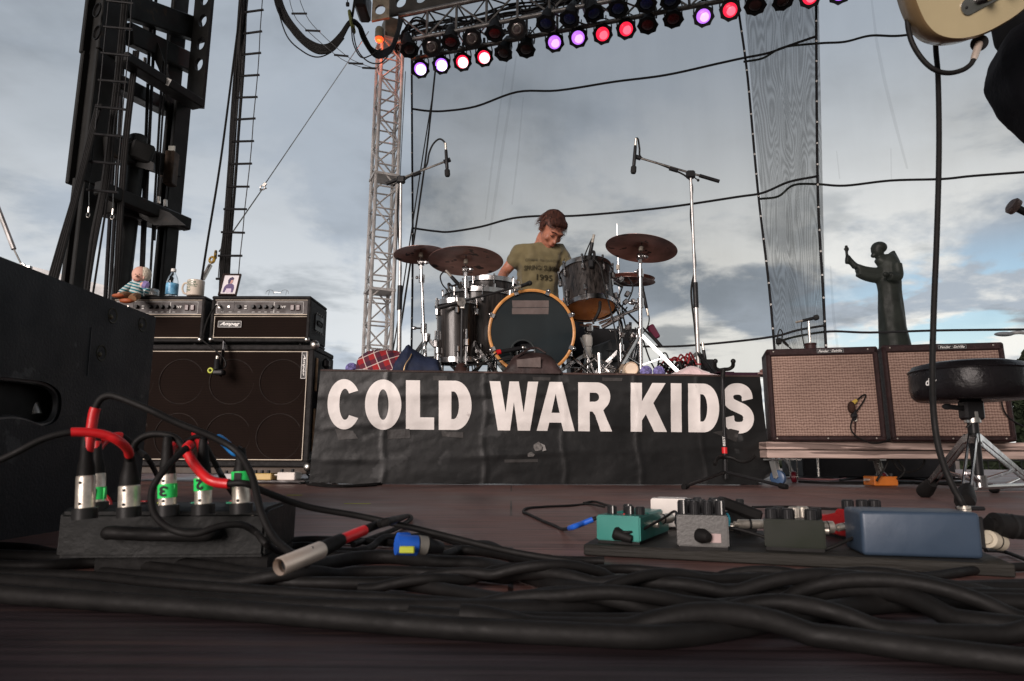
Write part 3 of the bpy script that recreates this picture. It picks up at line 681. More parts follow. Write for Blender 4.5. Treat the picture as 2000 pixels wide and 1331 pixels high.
# chains and rods
for (x0, x1, y0, y1, rr) in ((296, 262, -30, 900, .016), (306, 276, -30, 600, .016), (318, 290, 120, 600, .012), (328, 302, 60, 470, .010), (246, 214, 20, 600, .018), (232, 205, 120, 600, .02)):
    MB().cyl(at(x0, y0, 6.5), at(x1, y1, 6.5), rr, n=8).build('lift_chain', blackm, mt)
for x, y in ((310, 392), (323, 398), (283, 121), (290, 160)): MB().cyl(at(x, y - 7, 6.48), at(x, y + 6, 6.48), .018, n=10).build('chain_end', steel, mt)
me_ = MB().mesh(fill2d([[(-.075, -.035), (.075, -.05), (.075, .02), (-.075, .04)]], .001), frame(at(320, 155, 6.22), (1, 0, -.38), (0, 0, 1)))
st_ = me_.build('warning_sticker', whiteink, mt, smooth=0)
mk = MB(); c = frame(at(320, 155, 6.215), (1, 0, -.38), (0, 0, 1))
mk.mesh(fill2d([[(-.05, .02), (-.035, -.012), (-.062, -.004)]], 0), c)
for i in range(4): mk.mesh(fill2d([[(.005, .012 - i * .012), (.06, .004 - i * .012), (.06, -.001 - i * .012), (.005, .007 - i * .012)]], 0), c)
mk.build('sticker_print', ink, st_, smooth=0)
MB().box(at(335, 297, 6.75), (.07, .01, .13)).build('pale_tag', mat('pale_tag', (.5, .5, .45), .6), mt)
# hoses and cables lying along the left leg
hs = MB()
for i in range(10):
    o = random.uniform(-9, 9); q = random.uniform(-6, 6)
    hs.tube([at(250 + o * 1.0, -40, 5.7), at(236 + o * .9, 110, 5.7), at(222 + o + q * .4, 240, 5.72), at(208 + o + q, 360, 5.72), at(190 + o * 1.6 + q, 470, 5.72), at(172 + o * 1.6, 600, 5.75)], random.choice((.011, .014, .009)), 7, 5)
single('cable_bundle', hs, rubber, 'bundle of black hoses running down the left leg of the mast', 'cables')
hs = MB()
for i in range(4): hs.tube([at(190 + i * 3, 205, 5.6), at(160 + i * 3, 320, 5.5), at(142 + i * 3, 390, 5.4), at(118 + i * 4, 470, 5.3), at(92 + i * 5, 560, 5.2)], .014, 7, 6)
single('cable_bundle', hs, rubber, 'black cables slanting away left of the mast down to the monitor', 'cables')
hs = MB()
for i in range(3): hs.tube([at(262 + i * 4, 100, 6.0), at(243 + i * 4, 260, 6.0), at(232 + i * 4, 400, 6.0), at(222 + i * 4, 600, 6.0)], .012, 7, 6)
single('cable_bundle', hs, rubber, 'black cables hanging between the two mast legs', 'cables')
def ladder(rungs, rail_r, rung_r, y, label, y2=None, w=None):
    n = len(rungs); yy = [y + ((y2 - y) * i / (n - 1) if y2 else 0) for i in range(n)]
    A = [at(r[0], r[1], yy[i]) for i, r in enumerate(rungs)]; B = [at(r[2], r[3], yy[i]) for i, r in enumerate(rungs)]
    t = thing('wire_ladder', label, 'ladder', A[-1])
    for P in (A, B): MB().tube(P, rail_r, 5, 3).build('side_wire', blackm, t)
    for a_, b_ in zip(A, B):
        d = (b_ - a_).normalized() * .02; MB().cyl(a_ - d, b_ + d, rung_r, n=8).build('rung', blackm, t)
ladder([(214, -50, 260, -46), (212, 2, 257, 7), (207, 53, 254, 57), (202, 104, 250, 109), (197, 157, 245, 161), (191, 209, 240, 214), (185, 262, 236, 267), (180, 316, 231, 321), (174, 371, 226, 376)], .005, .012, 5.55, 'thin wire caving ladder hanging in front of the mast')
for x, y in ((172, 420), (219, 424)):
    q = at(x, y, 5.55); MB_ = MB().torus(q, .014, .004, (0, 1, 0), 14, 5, sy=1.6); MB_.cyl(q + V(0, 0, .02), q + V(0, 0, .07), .006, n=6)
    MB_.cyl(q + V(0, 0, .07), at(x + 2, 373, 5.55), .002, n=5)
    single('cable_eyelet', MB_, steel, 'shiny wire eye hanging below the %s wire of the mast ladder' % ('left' if x < 200 else 'right'), 'eyelet')
ladder([(486, -20, 514, -22), (482, 24, 511, 20), (479, 66, 508, 62), (476, 107, 506, 104), (471, 149, 503, 147), (466, 191, 499, 190), (462, 234, 495, 232), (457, 277, 492, 276), (452, 321, 488, 320), (447, 365, 483, 365), (441, 409, 478, 409), (436, 454, 474, 455), (430, 500, 469, 500), (426, 545, 465, 546)], .005, .012, 6.5, 'thin wire ladder tied to the black cable run right of the mast')
ladder([(560, -30, 575, -32), (573, 27, 596, 27), (600, 60, 622, 61), (656, 108, 677, 110), (684, 124, 706, 125), (711, 133, 732, 134)], .004, .012, 7.2, 'short wire ladder swinging below the black cable swag')
hs = MB()
for i in range(14):
    o = random.uniform(-9, 9)
    hs.tube([at(476 + o * .7, -40, 6.5 + .03 * abs(o)), at(468 + o + random.uniform(-2, 2), 110, 6.6), at(459 + o + random.uniform(-2, 2), 240, 6.6), at(450 + o + random.uniform(-2, 2), 380, 6.6), at(440 + o, 500, 6.6), at(434 + o, 640, 6.6)], .012, 6, 5)
single('cable_bundle', hs, rubber, 'thick black cable run hanging right of the mast', 'cables')
wire([(474, -20), (455, 130), (430, 320), (404, 480), (384, 610)], 6.4, .011, 'single black cable slanting left of the thick cable run')
# swag of cables
hs = MB()
for i in range(16):
    o = random.uniform(-1, 1); p = random.uniform(-1, 1)
    hs.tube([at(533 + o * 6, -40, 7.4), at(548 + o * 9, 20, 7.4), at(575 + o * 9, 62 + p * 6, 7.4), at(612 + o * 4, 92 + p * 9, 7.4), at(640 + o * 4, 95 + p * 8, 7.4), at(664, 74 + p * 8, 7.4), at(684, 44 + p * 4, 7.4),
             at(700 + o * 3, 50 + p * 4, 7.5), at(712 + o * 5, 80 + p * 4, 7.7), at(735, 106 + p * 7, 7.9), at(762, 98 + p * 6, 8.2), at(775 + p * 3, 70, 8.4), at(782 + o * 5, 40, 8.6)], .015, 6, 5)
single('cable_bundle', hs, rubber, 'heavy black swag of cables looping over to the lighting truss', 'cables')
hs = MB()
for l in ([(686, 50), (690, 85), (705, 112), (725, 108), (745, 95)], [(688, 50), (697, 95), (718, 120), (742, 124), (758, 110)], [(540, 10), (560, 70), (590, 100), (620, 112), (650, 100), (672, 75)]): hs.tube(pts(l, 7.35), .008, 6, 6)
single('cable', hs, rubber, 'loose thin cable loops drooping under the cable swag', 'cable')
t = thing('cable_hanger', 'strap and shackle pulling the cable swag up to a point', 'strap', at(686, 45, 7.3))
MB().torus(at(687, 43, 7.4), .1, .018, (1, 0, .2), 16, 6, sy=1.3).build('strap_loop', mat('olive_strap', (.08, .09, .02), .7), t)
MB().cyl(at(688, 33, 7.4), at(702, -60, 7.4), .016, n=8).build('strap', rubber, t); MB().cyl(at(679, 8, 7.4), at(676, -40, 7.4), .006, n=6).build('drop_wire', rubber, t); MB().box(at(679, 9, 7.4), (.04, .03, .05), bev=.006).build('plug', black, t)
# guy wire with turnbuckle
gw = thing('guy_wire', 'thin steel guy wire slanting down from the truss tower', 'guy wire', at(412, 560, 6.2))
MB().cyl(at(720, 62, 8.6), at(516, 362, 7.0), .006, n=6).build('wire', steel, gw)
MB().cyl(at(511, 372, 7.0), at(428, 492, 6.6), .007, n=6).build('wire', steel, gw)
m = MB(); m.torus(at(513, 367, 6.98), .024, .008, (0, 1, 0), 14, 6); m.box(at(517, 361, 6.98), (.03, .02, .04), Matrix.Rotation(.6, 3, 'Y')); m.cyl(at(507, 372, 6.98), at(521, 368, 6.98), .006, n=6); m.build('shackle', steel, gw)
m = MB(); m.cyl(at(420, 500, 6.58), at(388, 560, 6.5), .008, n=6); m.cyl(at(411, 518, 6.56), at(396, 546, 6.52), .022, .022, n=10); m.build('turnbuckle', steel, gw)
m = MB(); m.torus(at(421, 498, 6.56), .035, .014, (1, .4, 0), 14, 6); m.torus(at(414, 508, 6.56), .03, .012, (.3, 1, 0), 14, 6); m.build('yellow_shackle', mat('yellow_paint', (.45, .28, .03), .5, wear=(.1, .08, .05), weart=.55, wscale=30), gw)
# strut with hook at the far left
gl = thing('stay_rod', 'grey stay rod with a hook ending on the black monitor at the left', 'stay', at(40, 520, 4.5))
MB().cyl(at(-30, 340, 4.5), at(27, 487, 4.5), .016, n=10).build('rod', alu, gl); MB().cyl(at(27, 487, 4.5), at(42, 517, 4.5), .006, n=8).build('wire', steel, gl)
m = MB(); m.torus(at(43, 521, 4.5), .02, .006, (0, 1, 0), 14, 6); m.box(at(52, 524, 4.5), (.06, .03, .015), Matrix.Rotation(-.3, 3, 'Y')); m.build('hook', steel, gl)
# ================= DRUM RISER, BANNER =================
RT = .61
A_ = V(at(623, 800, 3.70).x, 3.70, 0); B_ = V(at(1486, 800, 3.88).x, 3.88, 0)
ub = (B_ - A_).normalized(); nb = V(ub.y, -ub.x, 0)      # nb faces the camera
WB = (B_ - A_).length
ztl = at(628, 724, 3.7).z; ztr = at(1481, 736, 3.88).z
RT = (ztl + ztr) / 2 - .004
carpet = mat('riser_carpet', (.03, .027, .027), .9, var=.4, vscale=30)
rs = thing('drum_riser', 'low black drum riser under the whole drum kit', 'drum riser', (A_ + B_) / 2)
Rr = Matrix((ub, -nb, V(0, 0, 1))).transposed()
mid = (A_ + B_) / 2 - nb * 1.03
MB().box((mid.x, mid.y, RT - .05), (WB - .02, 2.0, .09), Rr, bev=.004).build('deck', carpet, rs)
fr = MB()
for s in (-1, 1):
    for d in (.1, 1.0, 1.95):
        p = (A_ + B_) / 2 + ub * s * (WB / 2 - .08) - nb * d; MB().cyl((p.x, p.y, 0), (p.x, p.y, RT - .09), .024, n=12).build('leg', alu, rs)
def wr(u_, z):   # wrinkle relief of the banner vinyl
    k = .010 * noise.noise(V(u_ * 1.8, z * 2.4, 1)) + .0035 * noise.noise(V(u_ * 4 + z * 3, z * 8, 4)) + .0013 * noise.noise(V(u_ * 11, z * 20 - u_ * 6, 8))
    k += .0007 * noise.noise(V(u_ * 26, z * 45, 2))
    for c in (.37, .9, 1.33, 1.74, 2.1): k += .0035 * math.exp(-((u_ - c - .01 * sin(z * 20)) / .012) ** 2)
    for (cz, am, sl) in ((.50, .007, .03), (.33, .005, -.03), (.17, .005, .04), (.40, .004, .09)):
        k += am * math.exp(-((z - cz - sl * (u_ - 1.2) - .02 * noise.noise(V(u_ * 3, cz * 10, 0))) / .02) ** 2) * (.5 + .8 * noise.noise(V(u_ * 2.2, cz * 20, 5)))
    return k
def vinyl(name, col, rough, spec=.5, bumps=.3):
    m = mat(name, col, rough, 0, var=.3, vscale=2.5, bump=bumps, bscale=22, spec=spec, wear=tuple(min(1, c * 2.2 + .02) for c in col) if col[0] < .1 else tuple(c * .8 for c in col), weart=.63, wscale=5)
    return m
vin = vinyl('black_vinyl', (.008, .0082, .0084), .4, .32, .15)
bn = thing('band_banner', 'black vinyl banner reading COLD WAR KIDS in big white capitals hung on the riser', 'banner', A_ + nb * .02)
mb = MB(); vs = []; fs = []; nu, nv = 220, 60
for j in range(nv + 1):
    for i in range(nu + 1):
        s = i / nu; t = j / nv; z = t * (ztl + (ztr - ztl) * s) + .004
        flare = .05 * (1 - t) ** 1.3
        p = A_ + ub * ((s - .5) * (1 + .022 * (1 - t)) + .5) * WB + nb * (.012 + wr(s * WB, z) + flare * .3)
        z += (.05 * max(0, s - .96) / .04 * (1 - t)) + .006 * noise.noise(V(s * 14, 0, 0)) * (1 if j in (0, nv) else 0)
        vs.append(V(p.x, p.y, z))
for j in range(nv):
    for i in range(nu): a = j * (nu + 1) + i; fs.append((a, a + 1, a + nu + 2, a + nu + 1))
b0 = len(vs)   # folded over the top and down the right side
for i in range(nu + 1):
    q = vs[nv * (nu + 1) + i]; vs.append(q - nb * .16 + V(0, 0, .003))
for i in range(nu): fs.append((nv * (nu + 1) + i, nv * (nu + 1) + i + 1, b0 + i + 1, b0 + i))
b1 = len(vs)
for j in range(nv + 1):
    q = vs[j * (nu + 1) + nu]; vs.append(q - nb * (.35 + .02 * sin(j * .4)) + ub * (.01 * sin(j * .5)) + V(0, 0, 0))
for j in range(nv): fs.append((j * (nu + 1) + nu, (j + 1) * (nu + 1) + nu, b1 + j + 1, b1 + j))
mb.add(vs, fs).build('sheet', vin, bn, smooth=70)
def arc(cx, cy, rx, ry, a0, a1, n=24): return [(cx + rx * cos(R_(a0 + (a1 - a0) * i / n)), cy + ry * sin(R_(a0 + (a1 - a0) * i / n))) for i in range(n + 1)]
def g_C(): return [arc(.5, .5, .5, .51, 33, 327, 40) + arc(.525, .5, .17, .315, 316, 44, 30)]
def g_O(): return [arc(.5, .5, .5, .51, 0, 352.5, 47), arc(.5, .5, .15, .31, 0, 350, 35)]
def g_L(): return [[(0, 1), (.50, 1), (.50, .25), (1, .25), (1, 0), (0, 0)]]
def g_D(): return [[(0, 1), (.5, 1)] + arc(.5, .5, .5, .5, 85, -85, 24) + [(.5, 0), (0, 0)], [(.385, .78), (.45, .78)] + arc(.45, .5, .165, .28, 85, -85, 18) + [(.45, .22), (.385, .22)]]
def g_W(): return [[(0, 1), (.22, 1), (.33, .37), (.41, .76 + .24), (.6, 1), (.70, .37), (.79, 1), (1, 1), (.83, 0), (.58, 0), (.5, .58), (.42, 0), (.17, 0)]]
def g_A(): return [[(.34, 1), (.67, 1), (1, 0), (.7, 0), (.65, .17), (.33, .17), (.28, 0), (0, 0)], [(.5, .76), (.605, .37), (.39, .37)]]
def g_R(): return [[(0, 1), (.55, 1)] + arc(.55, .71, .4, .29, 85, -50, 16) + [(.74, .43), (.86, .22), (1, 0), (.66, 0), (.5, .33), (.42, .405), (.34, .405), (.34, 0), (0, 0)], [(.34, .79), (.5, .79)] + arc(.5, .70, .12, .09, 80, -80, 10) + [(.5, .605), (.34, .605)]]
def g_K(): return [[(0, 1), (.31, 1), (.31, .62), (.60, 1), (.97, 1), (.63, .59), (1, 0), (.645, 0), (.42, .36), (.31, .23), (.31, 0), (0, 0)]]
def g_I(): return [[(0, 1), (1, 1), (1, 0), (0, 0)]]
def g_S():
    c = [V(*p, 0) for p in [(.815, .675), (.78, .79), (.66, .875), (.49, .90), (.30, .875), (.19, .79), (.19, .68), (.29, .59), (.50, .525), (.72, .455), (.83, .35), (.82, .22), (.70, .125), (.50, .10), (.33, .125), (.22, .21), (.185, .325)]]
    c = catmull(c, 4); Lp, Rp = [], []
    for i, p in enumerate(c):
        d = (c[min(i + 1, len(c) - 1)] - c[max(i - 1, 0)]).normalized(); n_ = V(-d.y, d.x, 0)
        Lp.append((p.x + n_.x * .182, p.y + n_.y * .118)); Rp.append((p.x - n_.x * .182, p.y - n_.y * .118))
    return [Lp + Rp[::-1]]
letters = [('C', g_C, 640, 705), ('O', g_O, 713, 784), ('L', g_L, 793, 848), ('D', g_D, 857, 921), ('W', g_W, 956, 1051), ('A', g_A, 1048, 1122), ('R', g_R, 1129, 1195), ('K', g_K, 1231, 1301), ('I', g_I, 1309, 1330), ('D', g_D, 1343, 1404), ('S', g_S, 1411, 1470)]
lt_m = mat('white_letter_vinyl', (.66, .625, .60), .5, var=.12, vscale=5, bump=.2, bscale=25, wear=(.5, .46, .44), weart=.7, wscale=12)
P0 = A_ + nb * .012
def to_banner(px, py):
    p = hit(px, py, P0, nb); return (p - A_).dot(ub), p.z
def conform(me, off, uvz=None):
    """me.verts hold (u,z); cut on a 15 mm grid and laid on the wrinkled sheet"""
    bm = bmesh.new(); bm.from_mesh(me)
    bmesh.ops.remove_doubles(bm, verts=bm.verts, dist=1e-6)
    us = [v.co.x for v in bm.verts]; zs = [v.co.y for v in bm.verts]
    for ax, lo, hi in ((V(1, 0, 0), min(us), max(us)), (V(0, 1, 0), min(zs), max(zs))):
        k = lo + .015
        while k < hi:
            bmesh.ops.bisect_plane(bm, geom=list(bm.verts) + list(bm.edges) + list(bm.faces), dist=1e-7, plane_co=ax * k, plane_no=ax); k += .015
    for v in bm.verts:
        u_, z = v.co.x, v.co.y; t = z / ztl
        p = A_ + ub * u_ + nb * (.012 + wr(u_, z) + .05 * max(0, 1 - t) ** 1.3 * .3 + off); v.co = V(p.x, p.y, z)
    return MB().bm(bm)
for k, (nm, g, x0, x1) in enumerate(letters):
    out = []
    for lp in g():
        q = []
        for (a, b) in lp:
            px = x0 + (x1 - x0) * a; yt = 741.5 + (px - 640) * .0115; yb = 838 + (px - 640) * .0095
            q.append(to_banner(px, yb + (yt - yb) * b))
        out.append(q)
    conform(fill2d(out), .003).build('letter', lt_m, bn, smooth=60)
# tape patches, the torn hole, a tear
tape_m = vinyl('dull_tape', (.026, .024, .023), .5, .4); dusty = vinyl('dusty_tape', (.065, .05, .047), .6)
def patch(name, pl, m, off=.004): conform(fill2d([[to_banner(*p) for p in pl]]), off).build(name, m, bn, smooth=60)
for pl in ([(655, 838), (690, 842), (700, 857), (662, 860)], [(756, 840), (800, 838), (802, 856), (758, 858)], [(862, 843), (905, 845), (905, 856), (864, 853)], [(846, 735), (874, 735), (874, 744), (846, 744)], [(1040, 737), (1075, 738), (1075, 744), (1041, 744)], [(1176, 738), (1215, 739), (1214, 745), (1176, 745)], [(1390, 845), (1425, 838), (1442, 842), (1436, 864)], [(985, 898), (1050, 897), (1050, 903), (985, 904)]):
    patch('tape_patch', pl, tape_m)
patch('torn_hole', [(1050 + 9 * cos(a * .7), 873 + 10 * sin(a * .7) * (1 if a % 2 else .75)) for a in range(9)], mat('pale_torn_backing', (.10, .095, .09), .8, var=.5, vscale=60), .006)
patch('torn_flap', [(1055, 866), (1063, 870), (1066, 880), (1058, 882), (1060, 874)], mat('pale_scrap', (.26, .25, .24), .7), .012)
patch('torn_hole', [(1030, 886), (1037, 883), (1044, 888), (1040, 893), (1030, 892)], mat('pale_torn_backing'), .006)
# top hem rolled, brown
hm = MB(); hm.tube([A_ + ub * (i / 30 * WB) + nb * (.012 + wr(i / 30 * WB, ztl)) + V(0, 0, ztl + (ztr - ztl) * i / 30) for i in range(31)], .006, 6, 2)
hm.build('hem', vinyl('hem_vinyl', (.05, .03, .026), .6), bn)
for i in range(6):   # vertical crease bands of the folded sheet are in its relief; small clips hold the top edge
    pass

# ================= DRUM HELPERS =================
def wood_shell():
    m = mat('black_grain_lacquer', (.012, .0105, .010), .3, 0, var=.9, vscale=9, stretch=(9, 9, .45), coat=.2, col2=(.045, .038, .035), spec=.35); return m
shell_m = wood_shell()
hoop_wood = mat('maple_hoop', (.52, .24, .075), .25, var=.18, vscale=20, coat=.7)
head_b = mat('black_drum_head', (.008, .012, .0135), .08, var=.3, vscale=3, spec=.6, bump=.03, bscale=5)
head_o = mat('amber_drum_head', (.85, .27, .08), .3, var=.25, vscale=6, coat=.3)
head_w = mat('coated_head', (.5, .48, .45), .5)
def drum(name, label, C, ax, r, h, nl, top, bot, parent_z=RT, tapes=None):
    """C: centre; ax points to the batter side"""
    C = Vector(C); ax = Vector(ax).normalized(); t = thing(name, label, 'drum', (C.x, C.y, parent_z)); q = ax.to_track_quat('Z', 'Y')
    MB().lathe([(r * .97, -h / 2), (r, -h / 2), (r, h / 2), (r * .97, h / 2)], C, ax, 48).build('shell', shell_m, t)
    for s, mm in ((1, top), (-1, bot)):
        MB().lathe([(0, s * (h / 2 + .002)), (r * .97, s * (h / 2 + .004))], C, ax, 40).build('drum_head', mm, t)
        MB().lathe([(r + .004, s * (h / 2 + .014)), (r + .011, s * (h / 2 + .014)), (r + .011, s * (h / 2 - .016)), (r + .014, s * (h / 2 - .018)), (r + .003, s * (h / 2 - .016)), (r + .004, s * (h / 2 + .014))], C, ax, 48).build('rim', chrome, t)
    for i in range(nl):
        a = 2 * pi * i / nl + .35; o = V(cos(a), sin(a), 0)
        for s in (-1, 1):
            if h > .2 or s == 1:
                lg = MB()
                c = C + q @ (o * (r + .012) + V(0, 0, s * (h / 2 - .062))); lg.box(c, (.026, .02, .045), q.to_matrix() @ Matrix.Rotation(a, 3, 'Z') @ Matrix.Rotation(0, 3, 'X'), bev=.006)
                lg.cyl(c, C + q @ (o * (r + .018) + V(0, 0, s * (h / 2 + .014))), .004, n=6)
                lg.cyl(C + q @ (o * (r + .016) + V(0, 0, s * (h / 2 + .012))), C + q @ (o * (r + .016) + V(0, 0, s * (h / 2 + .024))), .008, n=8)
                lg.build('lug', chrome, t)
    return t
def tripod(parent, x, y, z0, zt, zh, rad, rots, lm, w=.022, name='leg', double=True):
    for a in rots:
        f = V(x + cos(a) * rad, y + sin(a) * rad, z0 + .012); hub = V(x, y, zh); m = MB()
        s = V(-sin(a), cos(a), 0) * .008
        if double:
            for k in (-1, 1): m.bar(hub + s * k, f + s * k, .004, w, bev=.001)
            m.bar(V(x, y, z0 + .1) , hub.lerp(f, .55), .012, .006)
        else: m.cyl(hub, f, w / 2, n=8)
        lo = m.build(name, lm, parent)
        MB().sph(f, .017, (1, 1, .75), 10).build('rubber_foot', rubber, lo)
def stand(label, base, top, mid, rad=.3, zh=.4, rots=(.3, 2.4, 4.5), cat='stand', name='cymbal_stand', lm=None, r=(.0135, .0105), th=.0):
    base = Vector(base); top = Vector(top); t = thing(name, label, cat, base)
    mp = base.lerp(top, mid)
    MB().cyl(base + V(0, 0, .06), mp, r[0], n=14).build('lower_tube', lm or chrome, t)
    MB().cyl(mp - V(0, 0, .01), top, r[1], n=12).build('upper_tube', lm or chrome, t)
    c = MB(); c.cyl(mp - V(0, 0, .03), mp + V(0, 0, .03), .021, n=12); c.cyl(mp + V(-.06, -.01, 0), mp + V(.01, 0, 0), .006, n=8); c.sph(mp + V(-.06, -.01, 0), .012, (1.6, .6, 1), 8)
    c.build('wing_clamp', chrome, t)
    tripod(t, base.x, base.y, base.z, 0, base.z + zh, rad, rots, lm or chrome)
    c = MB(); c.cyl((base.x, base.y, base.z + zh - .025), (base.x, base.y, base.z + zh + .025), .022, n=12); c.build('leg_collar', chrome, t)
    return t
def tilter(parent, p, up=V(0, 0, 1), h=.08):
    m = MB(); p = Vector(p); m.cyl(p + V(-.02, 0, 0), p + V(.02, 0, 0), .022, n=14); m.cyl(p, p + up * h, .0045, n=8); m.sph(p + V(.035, -.01, 0), .012, (1.2, .7, 1.4), 8)
    m.torus(p + V(-.0, -.022, 0), .014, .004, (0, 1, 0), 12, 5); m.box(p - V(0, 0, .03), (.022, .022, .04), bev=.004)
    m.build('tilter', chrome, parent)
    MB().cyl(p + up * (h * .35), p + up * (h * .6), .014, n=10).build('felt', mat('felt', (.4, .36, .3), .95), parent)
cym_m = mat('dark_bronze_cymbal', (.30, .165, .135), .36, .45, var=.45, vscale=5, stretch=(1, 1, 6), bump=.1, bscale=60, wear=(.07, .05, .045), weart=.6, wscale=9)
def cymbal(label, C, r, ax, name='cymbal'):
    t = MB().lathe([(.006, .022), (.03, .02), (.044, .008), (r * .3, .0), (r * .7, -.010), (r, -.022), (r, -.0235), (r * .7, -.0118), (r * .3, -.0016), (.044, .0064), (.03, .0184), (.006, .0204)], (0, 0, 0), ax, 64)
    o = t.build(name, cym_m, None, smooth=50); o.location = C; tag(o, label, 'cymbal'); return o

# ================= BASS DRUM =================
BC = at(1038.5, 649, 4.02); br_ = at(1124, 649, 4.02).x - BC.x
bd = thing('bass_drum', 'bass drum with glossy black head and maple hoop facing front', 'drum', (BC.x, BC.y, RT))
bax = V(.03, -1, -.02).normalized()
MB().lathe([(br_ * .95, .0), (br_ * .95, -.42)], BC, bax, 64).build('shell', shell_m, bd)
MB().lathe([(br_ * .935, .012), (br_ * .965, .016), (br_, .012), (br_ + .002, -.03), (br_ * .96, -.032), (br_ * .955, .0)], BC, bax, 72).build('hoop', hoop_wood, bd)
MB().lathe([(br_ * .935, .011), (br_ * .935, .0), (br_ * .9, -.002), (br_ * .9, .003)], BC, bax, 72).build('inner_ring', mat('black_gloss', (.008, .008, .008), .15), bd)
qb = bax.to_track_quat('Z', 'Y')
def onhead(px, py, off=.004): return hit(px, py, BC + bax * off, bax)
pc = onhead(1021, 688); pr = .066
# head with the port cut in it
def head_xy(p): d = p - BC; return (d.dot(xh), d.dot(yh))
xh = V(1, .03, 0).normalized(); yh = xh.cross(V(0, 0, 1)).cross(xh).normalized() if False else V(0, 0, 1)
cx, cy = head_xy(pc)
me = fill2d([[(br_ * .93 * cos(i * pi / 36), br_ * .93 * sin(i * pi / 36)) for i in range(72)], [(cx + pr * cos(i * pi / 16), cy + pr * sin(i * pi / 16)) for i in range(32)]])
MB().mesh(me, frame(BC + bax * .004, xh, V(0, 0, 1))).build('drum_head', head_b, bd)
MB().torus(pc + bax * .003, pr + .006, .006, bax, 40, 6).build('port_ring', mat('port_ring', (.03, .035, .036), .3), bd)
tp = MB()
tp.mesh(fill2d([[head_xy(onhead(*p)) for p in ((1000, 587), (1072, 587), (1072, 600), (1001, 601))], [head_xy(onhead(*p)) for p in ((1000, 602), (1072, 601), (1071, 614), (1000, 614))]]), frame(BC + bax * .0055, xh, V(0, 0, 1)))
tp.build('tape_strips', mat('grey_gaffer', (.085, .062, .056), .65, var=.2, vscale=12, bump=.3, bscale=30), bd, smooth=0)
for a in (112, 68, 158, 24, 205, -22, 238, -55):
    o = xh * cos(R_(a)) + V(0, 0, 1) * sin(R_(a)); c = BC + o * (br_ + .002); m = MB()
    rot = Matrix((-bax, o.cross(bax), o)).transposed()
    m.box(c + bax * .0, (.05, .03, .012), rot, bev=.003); m.box(c + bax * .018 - o * .008, (.006, .028, .034), rot, bev=.002); m.sph(c + bax * .018 + o * .006, .012, n=10)
    m.cyl(c + o * .006, c + o * .004 - bax * .16, .004, n=6); m.build('claw_hook', chrome, bd)
for s in (-1, 1):
    p = BC + xh * s * br_ * .86 + V(0, .1, -br_ * .45); f = V(BC.x + s * (br_ + .12), BC.y + .02, RT + .015)
    m = MB(); m.cyl(p, f, .009, n=8); m.box(p, (.05, .06, .05), bev=.01); m.sph(f, .014, n=8); m.build('spur', chrome, bd)
# microphone in the port, on a little boom
mp_ = thing('kick_drum_microphone', 'black microphone with red collar poking into the bass drum port', 'microphone', at(1000, 690, 3.97))
a, b = at(975, 688, 3.93), at(1022, 680, 3.99)
MB().cyl(a, b, .0125, .014, 14).build('body', black, mp_); MB().cyl(a - (b - a).normalized() * .014, a + (b - a).normalized() * .006, .0155, n=14).build('red_collar', red_m, mp_)
MB().sph(b, .018, (1.2, 1, 1), 12).build('grille', steel, mp_)
MB().tube([a, at(965, 694, 3.93), at(955, 706, 3.93), at(930, 712, 3.95), at(905, 716, 4.0)], .005, 6, 5).build('cable', rubber, mp_)
m = MB(); m.cyl(at(905, 716, 3.95), at(1010, 697, 3.96), .005, n=6); m.cyl(at(1010, 697, 3.96), at(1025, 680, 3.98), .005, n=6)
m.build('boom_arm', blackm, mp_)
# equipment bag lying in front
def cloth_lump(outline_pts, y0, depth, amp, seed, seg=40, rows=16, zbase=RT):
    """soft heap: top silhouette given in px, bulging outline, resting on zbase"""
    P = catmull([at(a, b, y0) for a, b in outline_pts], max(2, seg // len(outline_pts)))
    rings = []
    for i, p in enumerate(P):
        h = max(.004, p.z - zbase); r = []
        for j in range(rows + 1):
            th = pi * j / rows; yy = -cos(th) * depth / 2 * min(1, (h / .03) ** .5); zz_ = h * (sin(th) ** .75)
            q = V(p.x, y0 + yy, zbase + zz_)
            n_ = noise.noise(V(q.x * 9 + seed, q.y * 9, q.z * 12)) + .6 * noise.noise(V(q.x * 22 + seed, q.y * 22, q.z * 26)) + .35 * noise.noise(V(q.x * 50 + q.z * 40, q.y * 40, seed))
            q += V(0, -1, .5).normalized() * amp * n_ * sin(th)
            r.append(q)
        rings.append(r)
    mb = MB(); n = rows + 1; vs = [q for r in rings for q in r]; fs = []
    for i in range(len(rings) - 1):
        for j in range(rows): fs.append((i * n + j, i * n + j + 1, (i + 1) * n + j + 1, (i + 1) * n + j))
        fs.append((i * n, (i + 1) * n, (i + 1) * n + rows, i * n + rows))
    fs.append(tuple(range(n))); fs.append(tuple(reversed(range((len(rings) - 1) * n, len(rings) * n))))
    return mb.add(vs, fs)
bag = thing('fabric_bag', 'crumpled black nylon bag with a taped patch leaning on the bass drum', 'bag', at(1035, 732, 3.83))
nylon = mat('black_nylon', (.030, .019, .018), .5, var=.4, vscale=12, bump=.35, bscale=30)
cloth_lump([(980, 733), (990, 718), (1000, 700), (1012, 692), (1040, 688), (1062, 690), (1078, 700), (1090, 718), (1101, 733)], 3.84, .17, .014, 3).build('bag_body', nylon, bag, smooth=70)
pl = [at(x, y, 3.742) for x, y in ((1009, 703), (1056, 698), (1056, 718), (1010, 717))]
m = MB(); m.add(pl + [p + V(0, .004, 0) for p in pl], [(0, 1, 2, 3), (7, 6, 5, 4), (0, 1, 5, 4), (1, 2, 6, 5), (2, 3, 7, 6), (3, 0, 4, 7)]); m.build('tape_patch', mat('grey_gaffer'), bag, smooth=0)
